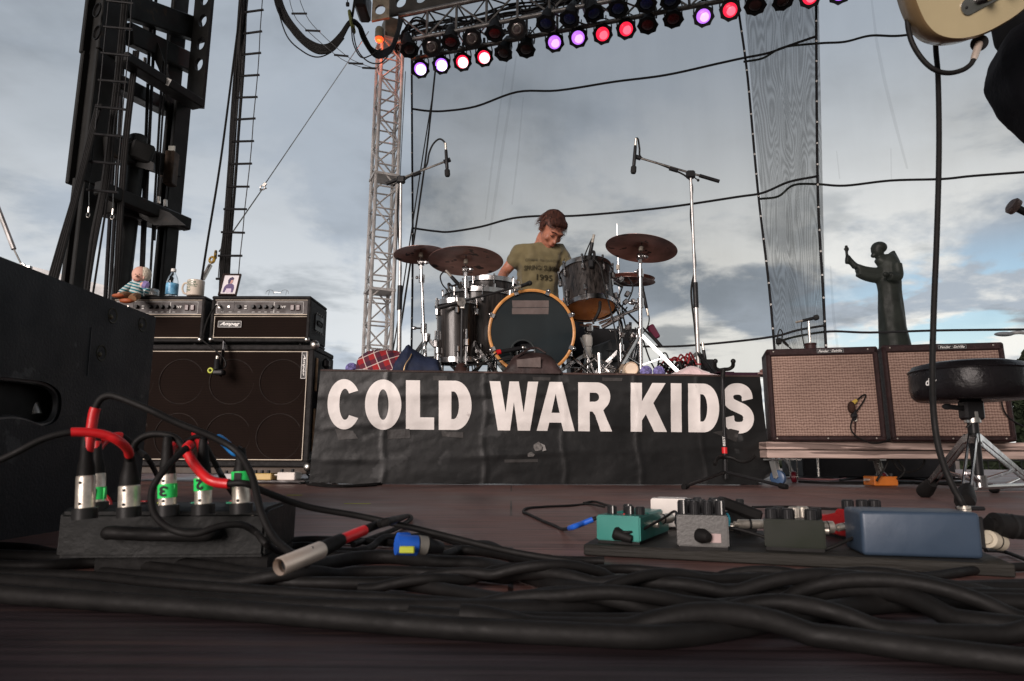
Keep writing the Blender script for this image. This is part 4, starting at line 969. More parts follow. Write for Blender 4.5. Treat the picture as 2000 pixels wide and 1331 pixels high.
MB().tube([at(1010, 698, 3.78), at(1030, 684, 3.8), at(1048, 680, 3.82), at(1066, 690, 3.8)], .006, 6, 5).build('strap', nylon, bag)

# ================= TOMS =================
ft = drum('floor_tom', 'dark grained floor tom standing left of the bass drum', at(936, 640, 4.42), V(.03, -.05, 1), .235, .43, 8, head_w, head_b)
for a in (3.6, 5.2, 1.2):
    c = Vector((at(936, 640, 4.42).x, 4.42, 0)) + V(cos(a), sin(a), 0) * .25; m = MB(); m.cyl((c.x, c.y, RT + .01), (c.x, c.y, RT + .42), .0075, n=8); m.box((c.x, c.y, RT + .3), (.03, .03, .05), bev=.006); m.build('leg', chrome, ft)
ft = drum('floor_tom', 'smaller dark floor tom at the far left, set lower', at(893, 650, 4.16), V(-.03, -.03, 1), .115 + .01, .36, 6, head_w, head_b)
for a in (3.6, 5.2, 1.2):
    c = Vector((at(893, 650, 4.16).x, 4.16, 0)) + V(cos(a), sin(a), 0) * .14; m = MB(); m.cyl((c.x, c.y, RT + .01), (c.x, c.y, RT + .3), .0075, n=8); m.box((c.x, c.y, RT + .22), (.03, .03, .05), bev=.006); m.build('leg', chrome, ft)
tax = V(-.06, .27, 1).normalized()
rt = drum('rack_tom', 'dark grained rack tom tilted to show its amber bottom head', at(1148, 566, 4.2), tax, .158, .27, 8, head_w, head_o, RT)
qt = tax.to_track_quat('Z', 'Y'); m = MB()
C = at(1148, 566, 4.2)
for z0, z1, x0, x1 in ((.09, .03, -.075, .03),):
    vs = []
    for zz_ in (.055, -.005):
        for i in range(7):
            a = -pi / 2 + (-.28 + .62 * i / 6); vs.append(C + qt @ V(.1605 * cos(a), .1605 * sin(a), zz_ - .004 * i * (zz_ > 0)))
m.add(vs, [(i, i + 1, 8 + i, 7 + i) for i in range(6)]); m.build('tape_strips', mat('grey_gaffer'), rt, smooth=60)
m = MB(); p0 = at(1150, 632, 4.25); m.cyl(p0, at(1153, 690, 4.3), .011, n=10); m.box(at(1150, 642, 4.24), (.05, .05, .06), bev=.01); m.cyl(at(1131, 636, 4.2), at(1170, 640, 4.25), .010, n=10); m.box(at(1190, 548, 4.24), (.05, .04, .09), bev=.01); m.cyl(at(1185, 545, 4.25), at(1215, 560, 4.35), .010, n=10)
m.build('mounting_arm', chrome, rt)
sn = drum('snare_drum', 'black snare drum in front of the drummer behind the bass drum', at(958, 573, 4.62), V(.02, -.03, 1), .178, .14, 8, head_w, head_b)
m = MB(); c = at(958, 580, 4.62); m.cyl((c.x, c.y, RT), (c.x, c.y, c.z - .06), .012, n=10); m.build('stand_tube', chrome, sn); tripod(sn, c.x, c.y, RT, 0, RT + .25, .22, (.5, 2.6, 4.7), chrome)
# ================= CYMBALS AND STANDS =================
def cst(label, px, pyt, y, cpx, cpy, r, ax, clabel, mid=.55, rots=(.3, 2.4, 4.5), rad=.28, zh=.36, basex=None):
    C = at(cpx, cpy, y); axn = Vector(ax).normalized(); top = C - axn * .075; bx = at(basex if basex else px, 700, y)
    t = stand(label, (bx.x, y, RT), top, mid, rad, zh, rots); tilter(t, top, axn, .11)
    c = top.lerp(V(bx.x, y, RT), .13); m = MB(); m.cyl(c - V(0, 0, .03), c + V(0, 0, .02), .02, n=12); m.sph(c + V(-.03, -.01, 0), .011, n=8); m.build('wing_clamp', chrome, t)
    cymbal(clabel, C, r, axn); return t
cst('chrome cymbal stand with crossed legs beside the bass drum', 913, 520, 4.15, 910, 505, .236, (.0, .13, 1), 'big dark crash cymbal left of the drummer', .5, (3.5, 5.6, 1.4), .25, .3, 913)
cst('slim chrome cymbal stand at the left of the kit', 833, 500, 4.35, 822, 492, .18, (-.06, .06, 1), 'smaller dark cymbal half hidden behind the left crash', .45, (.2, 2.6, 4.6), .27, .3, 833)
cst('tall chrome cymbal stand at the right of the kit', 1248, 500, 4.15, 1253, 480, .225, (.16, .09, 1), 'dark ride cymbal tilted at the right of the drummer', .62, (3.9, 5.9, 1.7), .26, .3, 1251)
# hi-hat
hh = stand('chrome hi-hat stand with its long rod behind the ride cymbal', (at(1213, 700, 4.5).x, 4.5, RT), at(1209, 575, 4.5), .6, .26, .26, (.9, 3.0, 5.2), 'stand', 'hi_hat_stand')
MB().cyl(at(1210, 580, 4.5), at(1205, 438, 4.5), .0038, n=8).build('rod', chrome, hh)
MB().cyl(at(1207, 527, 4.5), at(1207, 518, 4.5), .012, n=8).build('clutch', mat('felt'), hh)
hc_ = at(1232, 544, 4.5)
cymbal('dark top hi-hat cymbal right of the rack tom', hc_, .165, V(.06, -.05, 1)); cymbal('dark bottom hi-hat cymbal just under the top one', hc_ - V(0, 0, .02), .16, -V(.06, -.05, 1).normalized())
cs = cymbal('dark cymbal lying low between the riser and the right amplifier', at(1496, 728, 4.6), .12, V(.1, -.06, 1))
m = thing('cymbal_stand', 'chrome stand under the low cymbal beside the right amplifier', 'stand', (cs.location.x, 4.6, 0)); MB().cyl((cs.location.x, 4.6, .02), cs.location, .01, n=10).build('tube', chrome, m); tripod(m, cs.location.x, 4.6, 0, 0, .35, .2, (0.4, 2.5, 4.6), chrome)
# ================= OVERHEAD MIC STANDS =================
def mic(label, a, b, rg=.016, fat=True, gm=None, parent_loc=None):
    """a: tail (cable end) -> b: capsule end"""
    t = thing('microphone', label, 'microphone', b); a = Vector(a); b = Vector(b); d = (b - a).normalized(); Ln = (b - a).length
    MB().lathe([(0, 0), (.009, 0), (.011, Ln * .05), (.0125, Ln * .7), (.011, Ln * .75), (0, Ln * .75)], a, d, 16).build('body', black, t)
    MB().lathe([(.009, Ln * .74), (rg, Ln * .8), (rg * 1.05, Ln * .97), (rg * .8, Ln * 1.04), (0, Ln * 1.05)], a, d, 16).build('grille', gm or mat('foam_black', (.02, .02, .02), .95, bump=.3, bscale=200), t)
    MB().cyl(a - d * .05, a + d * .002, .0085, n=10).build('plug', nickel, t)
    return t
def overhead(label, base, top, e0, e1, y, side, miclabel, ma, mb_):
    t = thing('boom_stand', label, 'microphone stand', base)
    base = Vector(base); top = Vector(top); mid = base.lerp(top, .42)
    MB().cyl(base, mid, .0145, n=14).build('lower_tube', alu, t); MB().cyl(mid, top, .0105, n=12).build('upper_tube', alu, t)
    MB().cyl(mid - V(0, 0, .08), mid + V(0, 0, .09), .018, n=12).build('height_clutch', black, t)
    e0 = Vector(e0); e1 = Vector(e1); d = (e1 - e0).normalized()
    MB().cyl(e0, e1, .0075, n=10).build('boom_arm', steel, t)
    MB().cyl(e0 - d * .01, e0 + d * .13, .0125, n=12).build('boom_grip', black, t)
    m = MB(); c = top + V(0, 0, .02); m.box(c, (.06, .04, .055), bev=.01); m.cyl(c + V(-.05 * side, 0, -.04), c, .004, n=6); m.sph(c + V(-.05 * side, -.0, -.04), .01, n=8); m.cyl(c + d * .09, c + d * .15, .014, n=10); m.build('swivel', black, t)
    m = MB(); m.cyl(e1 - d * .02, e1 + d * .03, .016, n=10); m.build('clip', black, t)
    tripod(t, base.x, base.y, RT, 0, RT + .22, .3, (.6, 2.7, 4.8), blackm, .02)
    mic(miclabel, ma, mb_, .019)
    return t
y = 4.55
overhead('tall chrome boom stand left of the kit with its mic over the crash', V(at(781, 700, y).x, y, RT), at(783, 357, y), at(757, 359, y), at(872, 315, y), y, 1, 'slim black overhead microphone hanging at the left boom end', at(871, 293, y - .02), at(874, 343, y - .02))
wl = thing('microphone_cable', 'black lead arching over the left overhead microphone', 'cable', at(783, 357, y))
MB().tube([at(871, 291, y), at(868, 278, y), at(858, 272, y), at(846, 282, y), at(838, 300, y), at(832, 325, y), at(810, 340, y), at(790, 352, y), at(779, 372, y), at(777, 440, y), at(783, 520, y), at(779, 600, y), at(776, 700, y)], .0065, 6, 6).build('lead', rubber, wl)
y = 4.4
overhead('tall chrome boom stand right of the kit with its mic over the ride', V(at(1364, 705, y).x, y, RT), at(1349, 347, y), at(1402, 354, y), at(1246, 308, y), y, -1, 'slim black overhead microphone hanging at the right boom end', at(1241, 285, y - .02), at(1237, 337, y - .02))
wl = thing('microphone_cable', 'black lead arching over the right overhead microphone', 'cable', at(1349, 357, y))
MB().tube([at(1241, 283, y), at(1242, 272, y), at(1246, 272, y), at(1249, 290, y), at(1252, 308, y), at(1280, 318, y), at(1310, 330, y), at(1340, 345, y), at(1352, 365, y), at(1349, 420, y), at(1354, 470, y), at(1358, 520, y), at(1350, 570, y), at(1357, 640, y), at(1362, 700, y)], .0065, 6, 6).build('lead', rubber, wl)
# ---- clip mic on the floor tom, boom stand reaching over the bass drum ----
tm = mic('black clip-on microphone aimed at the left floor tom', at(881, 540, 4.1), at(901, 562, 4.12), .015)
m = MB(); m.tube([at(884, 541, 4.1), at(874, 532, 4.1), at(866, 532, 4.1), at(860, 541, 4.1), at(864, 556, 4.1), at(874, 568, 4.1), at(878, 580, 4.1)], .0045, 6, 6); m.build('cable', rubber, tm)
m = MB(); m.tube([at(893, 556, 4.1), at(884, 559, 4.1), at(876, 556, 4.1), at(878, 566, 4.1), at(886, 572, 4.1)], .007, 6, 4); m.sph(at(877, 556, 4.1), .012, n=8); m.build('clip', black, tm)
bs = thing('boom_stand', 'short black boom stand with a cone base left of the bass drum', 'microphone stand', V(at(901, 720, 3.98).x, 3.98, RT))
b0 = V(at(901, 720, 3.98).x, 3.98, RT)
MB().lathe([(0, 0), (.075, 0), (.075, .012), (.045, .03), (.03, .075), (.018, .085), (0, .085)], b0, n=24).build('cone_base', mat('brown_black', (.035, .018, .015), .45), bs)
MB().cyl(b0 + V(0, 0, .08), at(903, 598, 3.98), .009, n=10).build('tube', blackm, bs)
MB().cyl(at(858, 601, 3.98), at(1028, 556, 3.98), .007, n=10).build('boom_arm', blackm, bs); MB().cyl(at(858, 601, 3.98), at(893, 592, 3.98), .014, n=12).build('boom_grip', black, bs)
m = MB(); m.cyl(at(901, 590, 3.95), at(901, 590, 4.01), .026, n=16); m.box(at(903, 597, 3.98), (.03, .03, .05), bev=.006); m.build('swivel', steel, bs)
m = mic('small black microphone at the boom tip over the bass drum', at(1016, 560, 3.97), at(1036, 553, 4.03), .015)
# ---- mic clipped on the rack tom ----
tm = mic('black microphone clamped upright on the rack tom rim', at(1157, 474, 4.05), at(1150, 508, 4.08), .017)
m = MB(); m.tube([at(1157, 474, 4.05), at(1157, 466, 4.05), at(1150, 480, 4.06), at(1142, 500, 4.06), at(1141, 510, 4.06)], .004, 6, 5); m.build('cable', rubber, tm)
m = MB(); m.tube([at(1152, 495, 4.05), at(1160, 492, 4.05), at(1160, 505, 4.05), at(1154, 515, 4.05)], .009, 6, 4); m.box(at(1154, 516, 4.05), (.03, .03, .05), bev=.006); m.build('clip', black, tm)
m = MB(); m.tube([at(1158, 504, 4.04), at(1172, 520, 4.03), at(1178, 545, 4.02), at(1186, 580, 4.02), at(1196, 620, 4.02), at(1205, 670, 4.0), at(1208, 715, 4.0), at(1207, 731, 3.95)], .0045, 6, 6)
single('microphone_cable', m, rubber, 'thin black lead dropping down the front of the rack tom', 'cable')
m = MB(); m.tube([at(1172, 590, 4.02), at(1171, 604, 4.0), at(1167, 615, 4.0), at(1160, 628, 4.02)], .010, 6, 4)
single('cable_tie', m, rubber, 'black cable strap dangling on the rack tom lower rim', 'strap')
# ================= DRUMMER =================
skin_m = mat('skin', (.34, .135, .082), .52, var=.2, vscale=22, bump=.1, bscale=150)
skin_m.node_tree.nodes['Principled BSDF'].inputs['Subsurface Weight'].default_value = .08
shirt_m = mat('olive_cotton', (.115, .094, .045), .9, var=.12, vscale=9, bump=.15, bscale=60, sheen=.2)
hair_m = mat('brown_hair', (.030, .011, .0075), .75, var=.6, vscale=60, bump=.8, bscale=130, stretch=(1, 1, .3))
dark_trouser = mat('dark_denim', (.012, .013, .018), .85)
def T2(v, c, rot): return Vector(c) + rot @ Vector(v)
def head_mb(c, rot, s=1.):
    """c: centre of skull, rot: 3x3 (x right of face as seen by itself reversed, -y face forward, z up)"""
    m = MB()
    def S(p, r, sc=(1, 1, 1)): m.sph(T2(Vector(p) * s, c, rot), r * s, sc, 16, rot)
    S((0, .012, .02), .092, (.82, 1.02, 1.02)); S((0, -.018, -.02), .078, (.84, .95, 1.15))     # cranium, face
    S((0, -.035, -.078), .052, (.92, .95, .72)); S((0, -.07, -.098), .022, (1.1, .8, .7))        # jaw, chin
    S((0, -.096, -.018), .0125, (.8, 1, 2.0)); S((0, -.108, -.036), .013, (1.15, 1, .8)); S((.011, -.1, -.04), .008); S((-.011, -.1, -.04), .008)   # nose
    S((0, -.088, .022), .03, (1.7, .5, .45))                                                     # brow
    for x in (-1, 1):
        S((x * .043, -.064, -.035), .024, (.8, .7, .9)); S((x * .078, .012, -.02), .019, (.38, .8, 1.25))   # cheek, ear
        S((x * .031, -.086, .001), .012, (1.3, .7, .8))
    S((0, -.092, -.062), .013, (1.7, .6, .5)); S((0, -.090, -.073), .012, (1.5, .6, .5))          # lips
    return m
def hand_mb(m, wrist, d, up, s=1., curl=.9, side=1):
    """palm from the wrist along d; fingers curl towards -up; thumb leaves the side"""
    d = Vector(d).normalized(); up = Vector(up); up = (up - d * up.dot(d)).normalized(); w = d.cross(up) * side
    R = Matrix((w, d, up)).transposed()
    def P(x, y, z): return Vector(wrist) + R @ (V(x, y, z) * s)
    m.mesh(skin([(P(0, -.03, 0), .026 * s, .02 * s), (P(0, .02, 0), .032 * s, .016 * s), (P(.002, .06, 0), .038 * s, .014 * s), (P(.002, .088, -.002), .036 * s, .012 * s)], [(0, 1), (1, 2), (2, 3)]))
    for i, (x, l) in enumerate(((-.03, .068), (-.010, .078), (.011, .072), (.031, .056))):
        a = 0; p = P(x, .085, -.002); v = [(P(x * .9, .06, 0), .0085 * s, .0085 * s), (p, .009 * s, .0085 * s)]; y_, z_ = .085, -.002
        for k, f in enumerate((.45, .3, .25)):
            a += curl * (.9 if k else .6) + .05 * i; y_ += l * f * cos(a); z_ -= l * f * sin(a)
            v.append((P(x, y_, z_), (.0085 - .0008 * k) * s, (.008 - .0008 * k) * s))
        m.mesh(skin(v, [(j, j + 1) for j in range(len(v) - 1)]))
    v = [(P(-.02, .015, -.004), .013 * s), (P(-.042, .04, -.012), .0115 * s), (P(-.046, .066, -.028), .010 * s), (P(-.036, .084, -.042), .009 * s)]
    m.mesh(skin(v, [(0, 1), (1, 2), (2, 3)]))
    return m
DY = 4.95
def D(px, py, dy=0.): return at(px, py, DY + dy)
dr = thing('person', 'drummer in an olive t-shirt looking down behind the drum kit', 'person', V(D(1055, 700).x, DY + .12, RT))
hcn = D(1078, 448, -.07)
rot = Matrix.Rotation(R_(27), 3, 'Z') @ Matrix.Rotation(R_(50), 3, 'X') @ Matrix.Rotation(R_(4), 3, 'Y')
body = head_mb(hcn, rot, 1.12)
neckb = D(1057, 484, .03)
hip = D(1050, 640, .22); chest = D(1052, 520, .06)
shL, shR = D(1016, 492, .03), D(1092, 490, .05)
body.mesh(skin([(hip, .15, .12), (D(1050, 590, .16), .145, .11), (chest, .17, .115), (D(1054, 490, .04), .13, .09), (neckb, .06, .06), (D(1066, 466, -.01), .058, .058), (shL, .062, .062), (shR, .062, .062)],
                  [(0, 1), (1, 2), (2, 3), (3, 4), (4, 5), (3, 6), (3, 7)]))
body.tube([neckb + V(0, 0, -.03), D(1064, 466, 0), hcn + V(-.01, .03, -.03)], .061, 16, 6)
elL = D(983, 537, -.02); wrL = D(972, 553, -.30)
elL = D(985, 532, .05)
body.mesh(skin([(shL, .06, .06), (D(1000, 515, .04), .053, .05), (elL, .045, .043), (D(978, 548, -.12), .043, .04), (D(978, 558, -.26), .028, .025)], [(0, 1), (1, 2), (2, 3), (3, 4)]))
hand_mb(body, D(978, 558, -.27), (D(986, 566, -.45) - D(978, 558, -.27)), V(0, 0, 1), 1.05, .95, 1)
elR = D(1125, 545, .04); wrR = D(1118, 580, -.2)
body.mesh(skin([(shR, .06, .06), (D(1106, 515, .05), .053, .05), (elR, .043, .042), (wrR, .027, .025)], [(0, 1), (1, 2), (2, 3)]))
hand_mb(body, wrR, V(-.5, -1, -.2), V(0, 0, 1), 1.0, .95, -1)
# thighs, shins, feet
for s, kx, fx in ((-1, 1000, 1000), (1, 1120, 1135)):
    k = at(kx, 630, DY - .3); k.z = RT + .50; f = at(fx, 700, DY - .35); f.z = RT + .08
    body.mesh(skin([(hip + V(s * .08, 0, -.02), .10, .09), (hip.lerp(k, .5), .085, .08), (k, .062, .06), (k.lerp(f, .4), .058, .055), (f, .04, .04), (f + V(0, -.14, -.04), .04, .03)], [(i, i + 1) for i in range(5)]))
bmesh_body = remesh(body, .0085, 3)
bo = bmesh_body.build('body', skin_m, dr, smooth=70)
# t-shirt
sh = MB(); g_ = 1.1
sh.mesh(skin([(D(1050, 628, .2), .175, .14), (D(1050, 590, .16), .168, .135), (D(1051, 545, .09), .18, .13), (chest, .187, .13), (D(1053, 494, .04), .155, .105), (D(1056, 481, .03), .083, .075), (shL, .077, .075), (shR, .075, .075),
               (D(1003, 512, .04), .072, .068), (D(996, 524, .05), .070, .066), (D(1104, 512, .05), .070, .066), (D(1108, 527, .05), .068, .064)],
              [(0, 1), (1, 2), (2, 3), (3, 4), (4, 5), (4, 6), (4, 7), (6, 8), (8, 9), (7, 10), (10, 11)]))
shm = remesh(sh, .011, 4)
for i, v in enumerate(shm.v):
    n1_ = noise.noise(V(v.x * 9, v.y * 9, v.z * 5)); n2_ = noise.noise(V(v.x * 20 + v.z * 16, v.y * 14, v.z * 9 - v.x * 10)); n3_ = noise.noise(V(v.x * 6 + v.z * 14, 2, v.z * 5 - v.x * 12))
    shm.v[i] = v + (v - V(chest.x, chest.y + .02, v.z)).normalized() * (.006 * n1_ + .012 * n2_ + .018 * abs(n3_) - .004)
so_ = shm.build('t_shirt', shirt_m, dr, smooth=80)
cl_ = MB().torus(neckb + V(.012, -.012, -.004), .081, .0085, V(.12, -.45, 1), 30, 6, sy=.85); cl_.build('collar', shirt_m, so_, smooth=80)
bvh = BVHTree.FromPolygons(shm.v, shm.f)
def on_shirt(me, M, parent, m, name='print'):
    bm = bmesh.new(); bm.from_mesh(me); bmesh.ops.remove_doubles(bm, verts=bm.verts, dist=1e-6)
    lo = min(v.co.x for v in bm.verts); hi = max(v.co.x for v in bm.verts); k = lo + .012
    while k < hi: bmesh.ops.bisect_plane(bm, geom=list(bm.verts) + list(bm.edges) + list(bm.faces), dist=1e-7, plane_co=V(k, 0, 0), plane_no=V(1, 0, 0)); k += .012
    for v in bm.verts:
        p = M @ v.co; q = bvh.ray_cast(p, V(0, 1, 0))[0]
        v.co = (q if q else p + V(0, .2, 0)) - V(0, .009, 0)
    MB().bm(bm).build(name, m, parent, smooth=0)
inkg = mat('faded_print', (.035, .03, .017), .8, var=0); inkf = mat('very_faded_print', (.07, .058, .028), .8, var=0)
tl = ray(1060, 540)
for txt, px, py, w, h, mm in (('COMME des GARÇONS', 1062, 509, .275, .022, inkf), ('SPRING/ SUMMER', 1062, 523, .29, .034, inkg), ('1995', 1064, 540, .118, .042, inkg)):
    c = at(px, py, DY - .06) + V(0, -.4, 0); sc_ = 1.
    on_shirt(text2d(txt, w * sc_, h * sc_, off=.012), frame(c, (1, 0, -.03), (0, 0, 1)), so_, mm)
# hair: cap mesh over the skull plus strands
hm_ = MB()
def HS(p, r, sc): hm_.sph(T2(Vector(p) * 1.11, hcn, rot), r * 1.10, sc, 20, rot)
HS((0, .022, .040), .097, (.86, 1.0, .92)); HS((0, .046, .012), .082, (.92, .80, .98)); HS((0, -.035, .075), .058, (1.25, .9, .55))
HS((.055, .01, .04), .040, (.65, 1.1, 1.1)); HS((-.055, .01, .04), .040, (.65, 1.1, 1.1)); HS((.02, -.066, .068), .03, (1.5, .5, .7)); HS((-.03, -.064, .070), .03, (1.3, .5, .7))
hb_ = remesh(hm_, .008, 2)
for i, v in enumerate(hb_.v): hb_.v[i] = v + (v - hcn).normalized() * (.0025 * noise.noise(v * 60) + .006 * noise.noise(v * 22))
ho = hb_.build('hair', hair_m, dr, smooth=80)
st_m = MB()
for i in range(3200):
    a = random.uniform(0, 2 * pi); e = random.uniform(-.35, 1.4)
    d = V(cos(a) * cos(e), sin(a) * cos(e), sin(e))
    if d.y < -.35 and d.z < .35: continue
    p = T2(V(d.x * .083, d.y * .096 + .018, d.z * .092 + .028) * 1.12, hcn, rot); nn = rot @ d
    flow = (rot @ V(d.x * .3, -.5 if d.y < .2 else .2, -.65)).normalized()
    l = random.uniform(.025, .06); e1_ = p + nn * .008 + flow * l * .5; e2_ = p + nn * random.uniform(.004, .014) + flow * l
    s_ = nn.cross(flow).normalized() * .0013; b_ = len(st_m.v)
    st_m.v += [p - s_, p + s_, e1_ - s_, e1_ + s_, e2_]; st_m.f += [(b_, b_ + 1, b_ + 3, b_ + 2), (b_ + 2, b_ + 3, b_ + 4)]
st_m.build('hair_strands', mat('hair_strand_brown', (.055, .018, .011), .6, var=.7, vscale=60), ho, smooth=0)
# eyebrows, closed eyelids, mouth line
def FP(x, y, z): return T2(V(x, y, z) * 1.12, hcn, rot)
for s in (-1, 1):
    MB().tube([FP(s * .014, -.106, .024), FP(s * .032, -.104, .032), FP(s * .052, -.09, .025)], .0035, 6, 4).build('eyebrow', hair_m, ho)
    MB().tube([FP(s * .018, -.096, .0), FP(s * .032, -.0985, -.006), FP(s * .046, -.088, -.001)], .0022, 6, 4).build('eyelashes', ink, bo)
MB().tube([FP(-.020, -.094, -.071), FP(0, -.1015, -.067), FP(.020, -.094, -.071)], .0018, 6, 4).build('mouth', mat('lips', (.25, .06, .05), .5), bo)
# trousers
tr_ = MB()
for s, kx, fx in ((-1, 1000, 1000), (1, 1120, 1135)):
    k = at(kx, 630, DY - .3); k.z = RT + .50; f = at(fx, 700, DY - .35); f.z = RT + .11
    tr_.mesh(skin([(hip + V(0, 0, -.03), .165, .13), (hip + V(s * .08, 0, -.03), .118, .108), (hip.lerp(k, .5), .10, .095), (k, .078, .076), (k.lerp(f, .4), .072, .07), (f, .058, .058)], [(i, i + 1) for i in range(5)]))
remesh(tr_, .012, 3).build('trousers', dark_trouser, dr, smooth=80)
# drum sticks and stool
m = MB(); m.cyl(D(935, 553, -.42), D(985, 565, -.40), .0045, .0075, 8); single('drumstick', m, mat('hickory', (.5, .3, .12), .5), 'pale wooden drumstick in the drummer hand', 'drumstick')
m = thing('drum_stool', 'black round stool under the drummer', 'stool', (hip.x, hip.y + .02, RT))
MB().lathe([(0, .38), (.16, .38), (.17, .41), (.16, .44), (0, .445)], (hip.x, hip.y + .02, RT), n=24).build('seat', black, m); MB().cyl((hip.x, hip.y + .02, RT + .05), (hip.x, hip.y + .02, RT + .38), .018).build('post', chrome, m); tripod(m, hip.x, hip.y + .02, RT, 0, RT + .2, .25, (.3, 2.4, 4.5), chrome)

# ================= CLUTTER ON THE RISER =================
# hardware right of the bass drum
m = thing('tom_stand', 'chrome column stand with memory clamps under the rack tom', 'stand', (at(1148, 725, 4.3).x, 4.3, RT))
c = at(1148, 725, 4.3)
MB().cyl((c.x, c.y, RT + .03), at(1147, 645, 4.3), .013, n=12).build('tube', chrome, m)
k = MB(); k.lathe([(.013, 0), (.03, .0), (.034, .02), (.034, .06), (.028, .075), (.013, .075)], at(1147, 678, 4.28), n=20); k.lathe([(.013, 0), (.024, .0), (.024, .08), (.013, .08)], at(1147, 700, 4.28), n=20); k.build('clamp_sleeve', mat('pale_plastic', (.5, .48, .44), .4), m)
tripod(m, c.x, c.y, RT, 0, RT + .2, .3, (3.6, 5.7, 1.6), chrome)
m = thing('bass_drum_pedal', 'chrome kick pedal linkage right of the bass drum', 'pedal', (at(1180, 728, 4.2).x, 4.2, RT))
k = MB(); 
for a, b, r in (((1133, 660), (1160, 728), .007), ((1160, 700), (1200, 735), .008), ((1120, 730), (1165, 700), .008), ((1170, 690), (1172, 730), .012), ((1165, 712), (1210, 722), .006), ((1195, 705), (1172, 732), .008), ((1128, 702), (1146, 733), .008)): k.cyl(at(*a, 4.15), at(*b, 4.15), r, n=8)
k.build('linkage', chrome, m); k = MB(); k.box(at(1190, 728, 4.2), (.12, .25, .02), Matrix.Rotation(.2, 3, 'X'), bev=.004); k.build('footboard', steel, m)
# black equipment case with letters, seen through the hardware
cs_ = thing('equipment_case', 'dark case with MUSIC lettering behind the kick drum hardware', 'case', (at(1160, 700, 5.3).x, 5.3, RT))
MB().box((at(1175, 700, 5.3).x, 5.3, RT + .26), (.52, .4, .5), bev=.012).build('shell', mat('case_black', (.018, .018, .02), .6), cs_)
letter('lettering', 'MUSIC', (at(1128, 712, 5.09).x, 5.09, at(1128, 714, 5.09).z), (1, 0, 0), (0, 0, 1), .24, .05, mat('case_lettering', (.07, .07, .07), .6, var=0), cs_, off=.01)
cs_ = thing('bass_monitor', 'grey boxy drum monitor with ribbed front at the right of the kit', 'speaker', (at(1205, 700, 4.7).x, 4.7, RT))
c = at(1200, 690, 4.7); MB().box((c.x, 4.75, RT + .17), (.2, .3, .33), Matrix.Rotation(.3, 3, 'Z'), bev=.015).build('cabinet', mat('dark_grey_cabinet', (.035, .038, .04), .6), cs_)
k = MB()
for i in range(3): k.box((c.x - .02, 4.58, RT + .12 + .07 * i), (.12, .02, .012), Matrix.Rotation(.3, 3, 'Z'), bev=.003)
k.build('ribs', mat('dark_grey_cabinet'), cs_)
# black stands / boom with maroon grip at right
m = thing('boom_stand', 'black boom stand with a maroon clutch leaning at the right of the kit', 'microphone stand', (at(1232, 726, 4.45).x, 4.45, RT))
MB().cyl(at(1175, 560, 4.45), at(1292, 678, 4.45), .007, n=10).build('boom_arm', blackm, m); MB().cyl(at(1268, 650, 4.42), at(1292, 678, 4.42), .012, n=10).build('boom_grip', black, m)
MB().box(at(1276, 649, 4.43), (.05, .04, .1), Matrix.Rotation(-.5, 3, 'Y'), bev=.008).build('clutch', mat('maroon_plastic', (.1, .008, .03), .35), m)
MB().cyl((at(1231, 726, 4.45).x, 4.45, RT + .02), at(1231, 630, 4.45), .010, n=10).build('tube', blackm, m); tripod(m, at(1231, 700, 4.45).x, 4.45, RT, 0, RT + .2, .26, (.4, 2.5, 4.6), blackm, .014)
tm = mic('long black microphone on the boom right of the hi-hat', at(1263, 603, 4.4), at(1253, 558, 4.4), .013)
m = MB(); m.tube([at(1263, 605, 4.4), at(1268, 622, 4.4), at(1264, 640, 4.4), at(1252, 652, 4.4), at(1240, 640, 4.4)], .004, 6, 5); m.build('cable', rubber, tm)
# side arms, clamps (a percussion rack bar)
m = thing('clamp_arm', 'chrome boom arm slanting from the hi-hat to the ride stand', 'stand arm', at(1215, 620, 4.3))
k = MB(); k.cyl(at(1170, 632, 4.3), at(1248, 603, 4.2), .0095, n=10); k.cyl(at(1176, 640, 4.3), at(1215, 618, 4.25), .014, n=10); k.build('arm', chrome, m)
for x, y_ in ((1212, 545), (1222, 590), (1225, 575), (1236, 590), (1214, 617), (1243, 600), (1226, 640), (1235, 655), (1240, 668), (1216, 655)): k = MB(); k.box(at(x, y_, 4.25), (.03, .03, .038), Matrix.Rotation(random.random(), 3, 'Y'), bev=.006); k.cyl(at(x - 6, y_ + 3, 4.25), at(x + 7, y_ - 3, 4.25), .005, n=6); k.build('clamp', chrome, m)
m = MB()
for l in ([(1226, 540), (1236, 560), (1228, 585), (1215, 600), (1222, 640)], [(1225, 600), (1212, 622), (1220, 650), (1236, 680), (1230, 720)], [(1245, 640), (1256, 665), (1268, 700), (1282, 728)], [(1216, 560), (1204, 600), (1216, 640), (1206, 690), (1212, 728)], [(1255, 690), (1240, 712), (1225, 728)], [(1285, 712), (1290, 695), (1300, 690), (1306, 705), (1302, 728)]): m.tube([at(a, b, 4.35) for a, b in l], .005, 6, 5)
single('cable_bundle', m, rubber, 'tangle of thin black leads among the hi-hat hardware', 'cables')
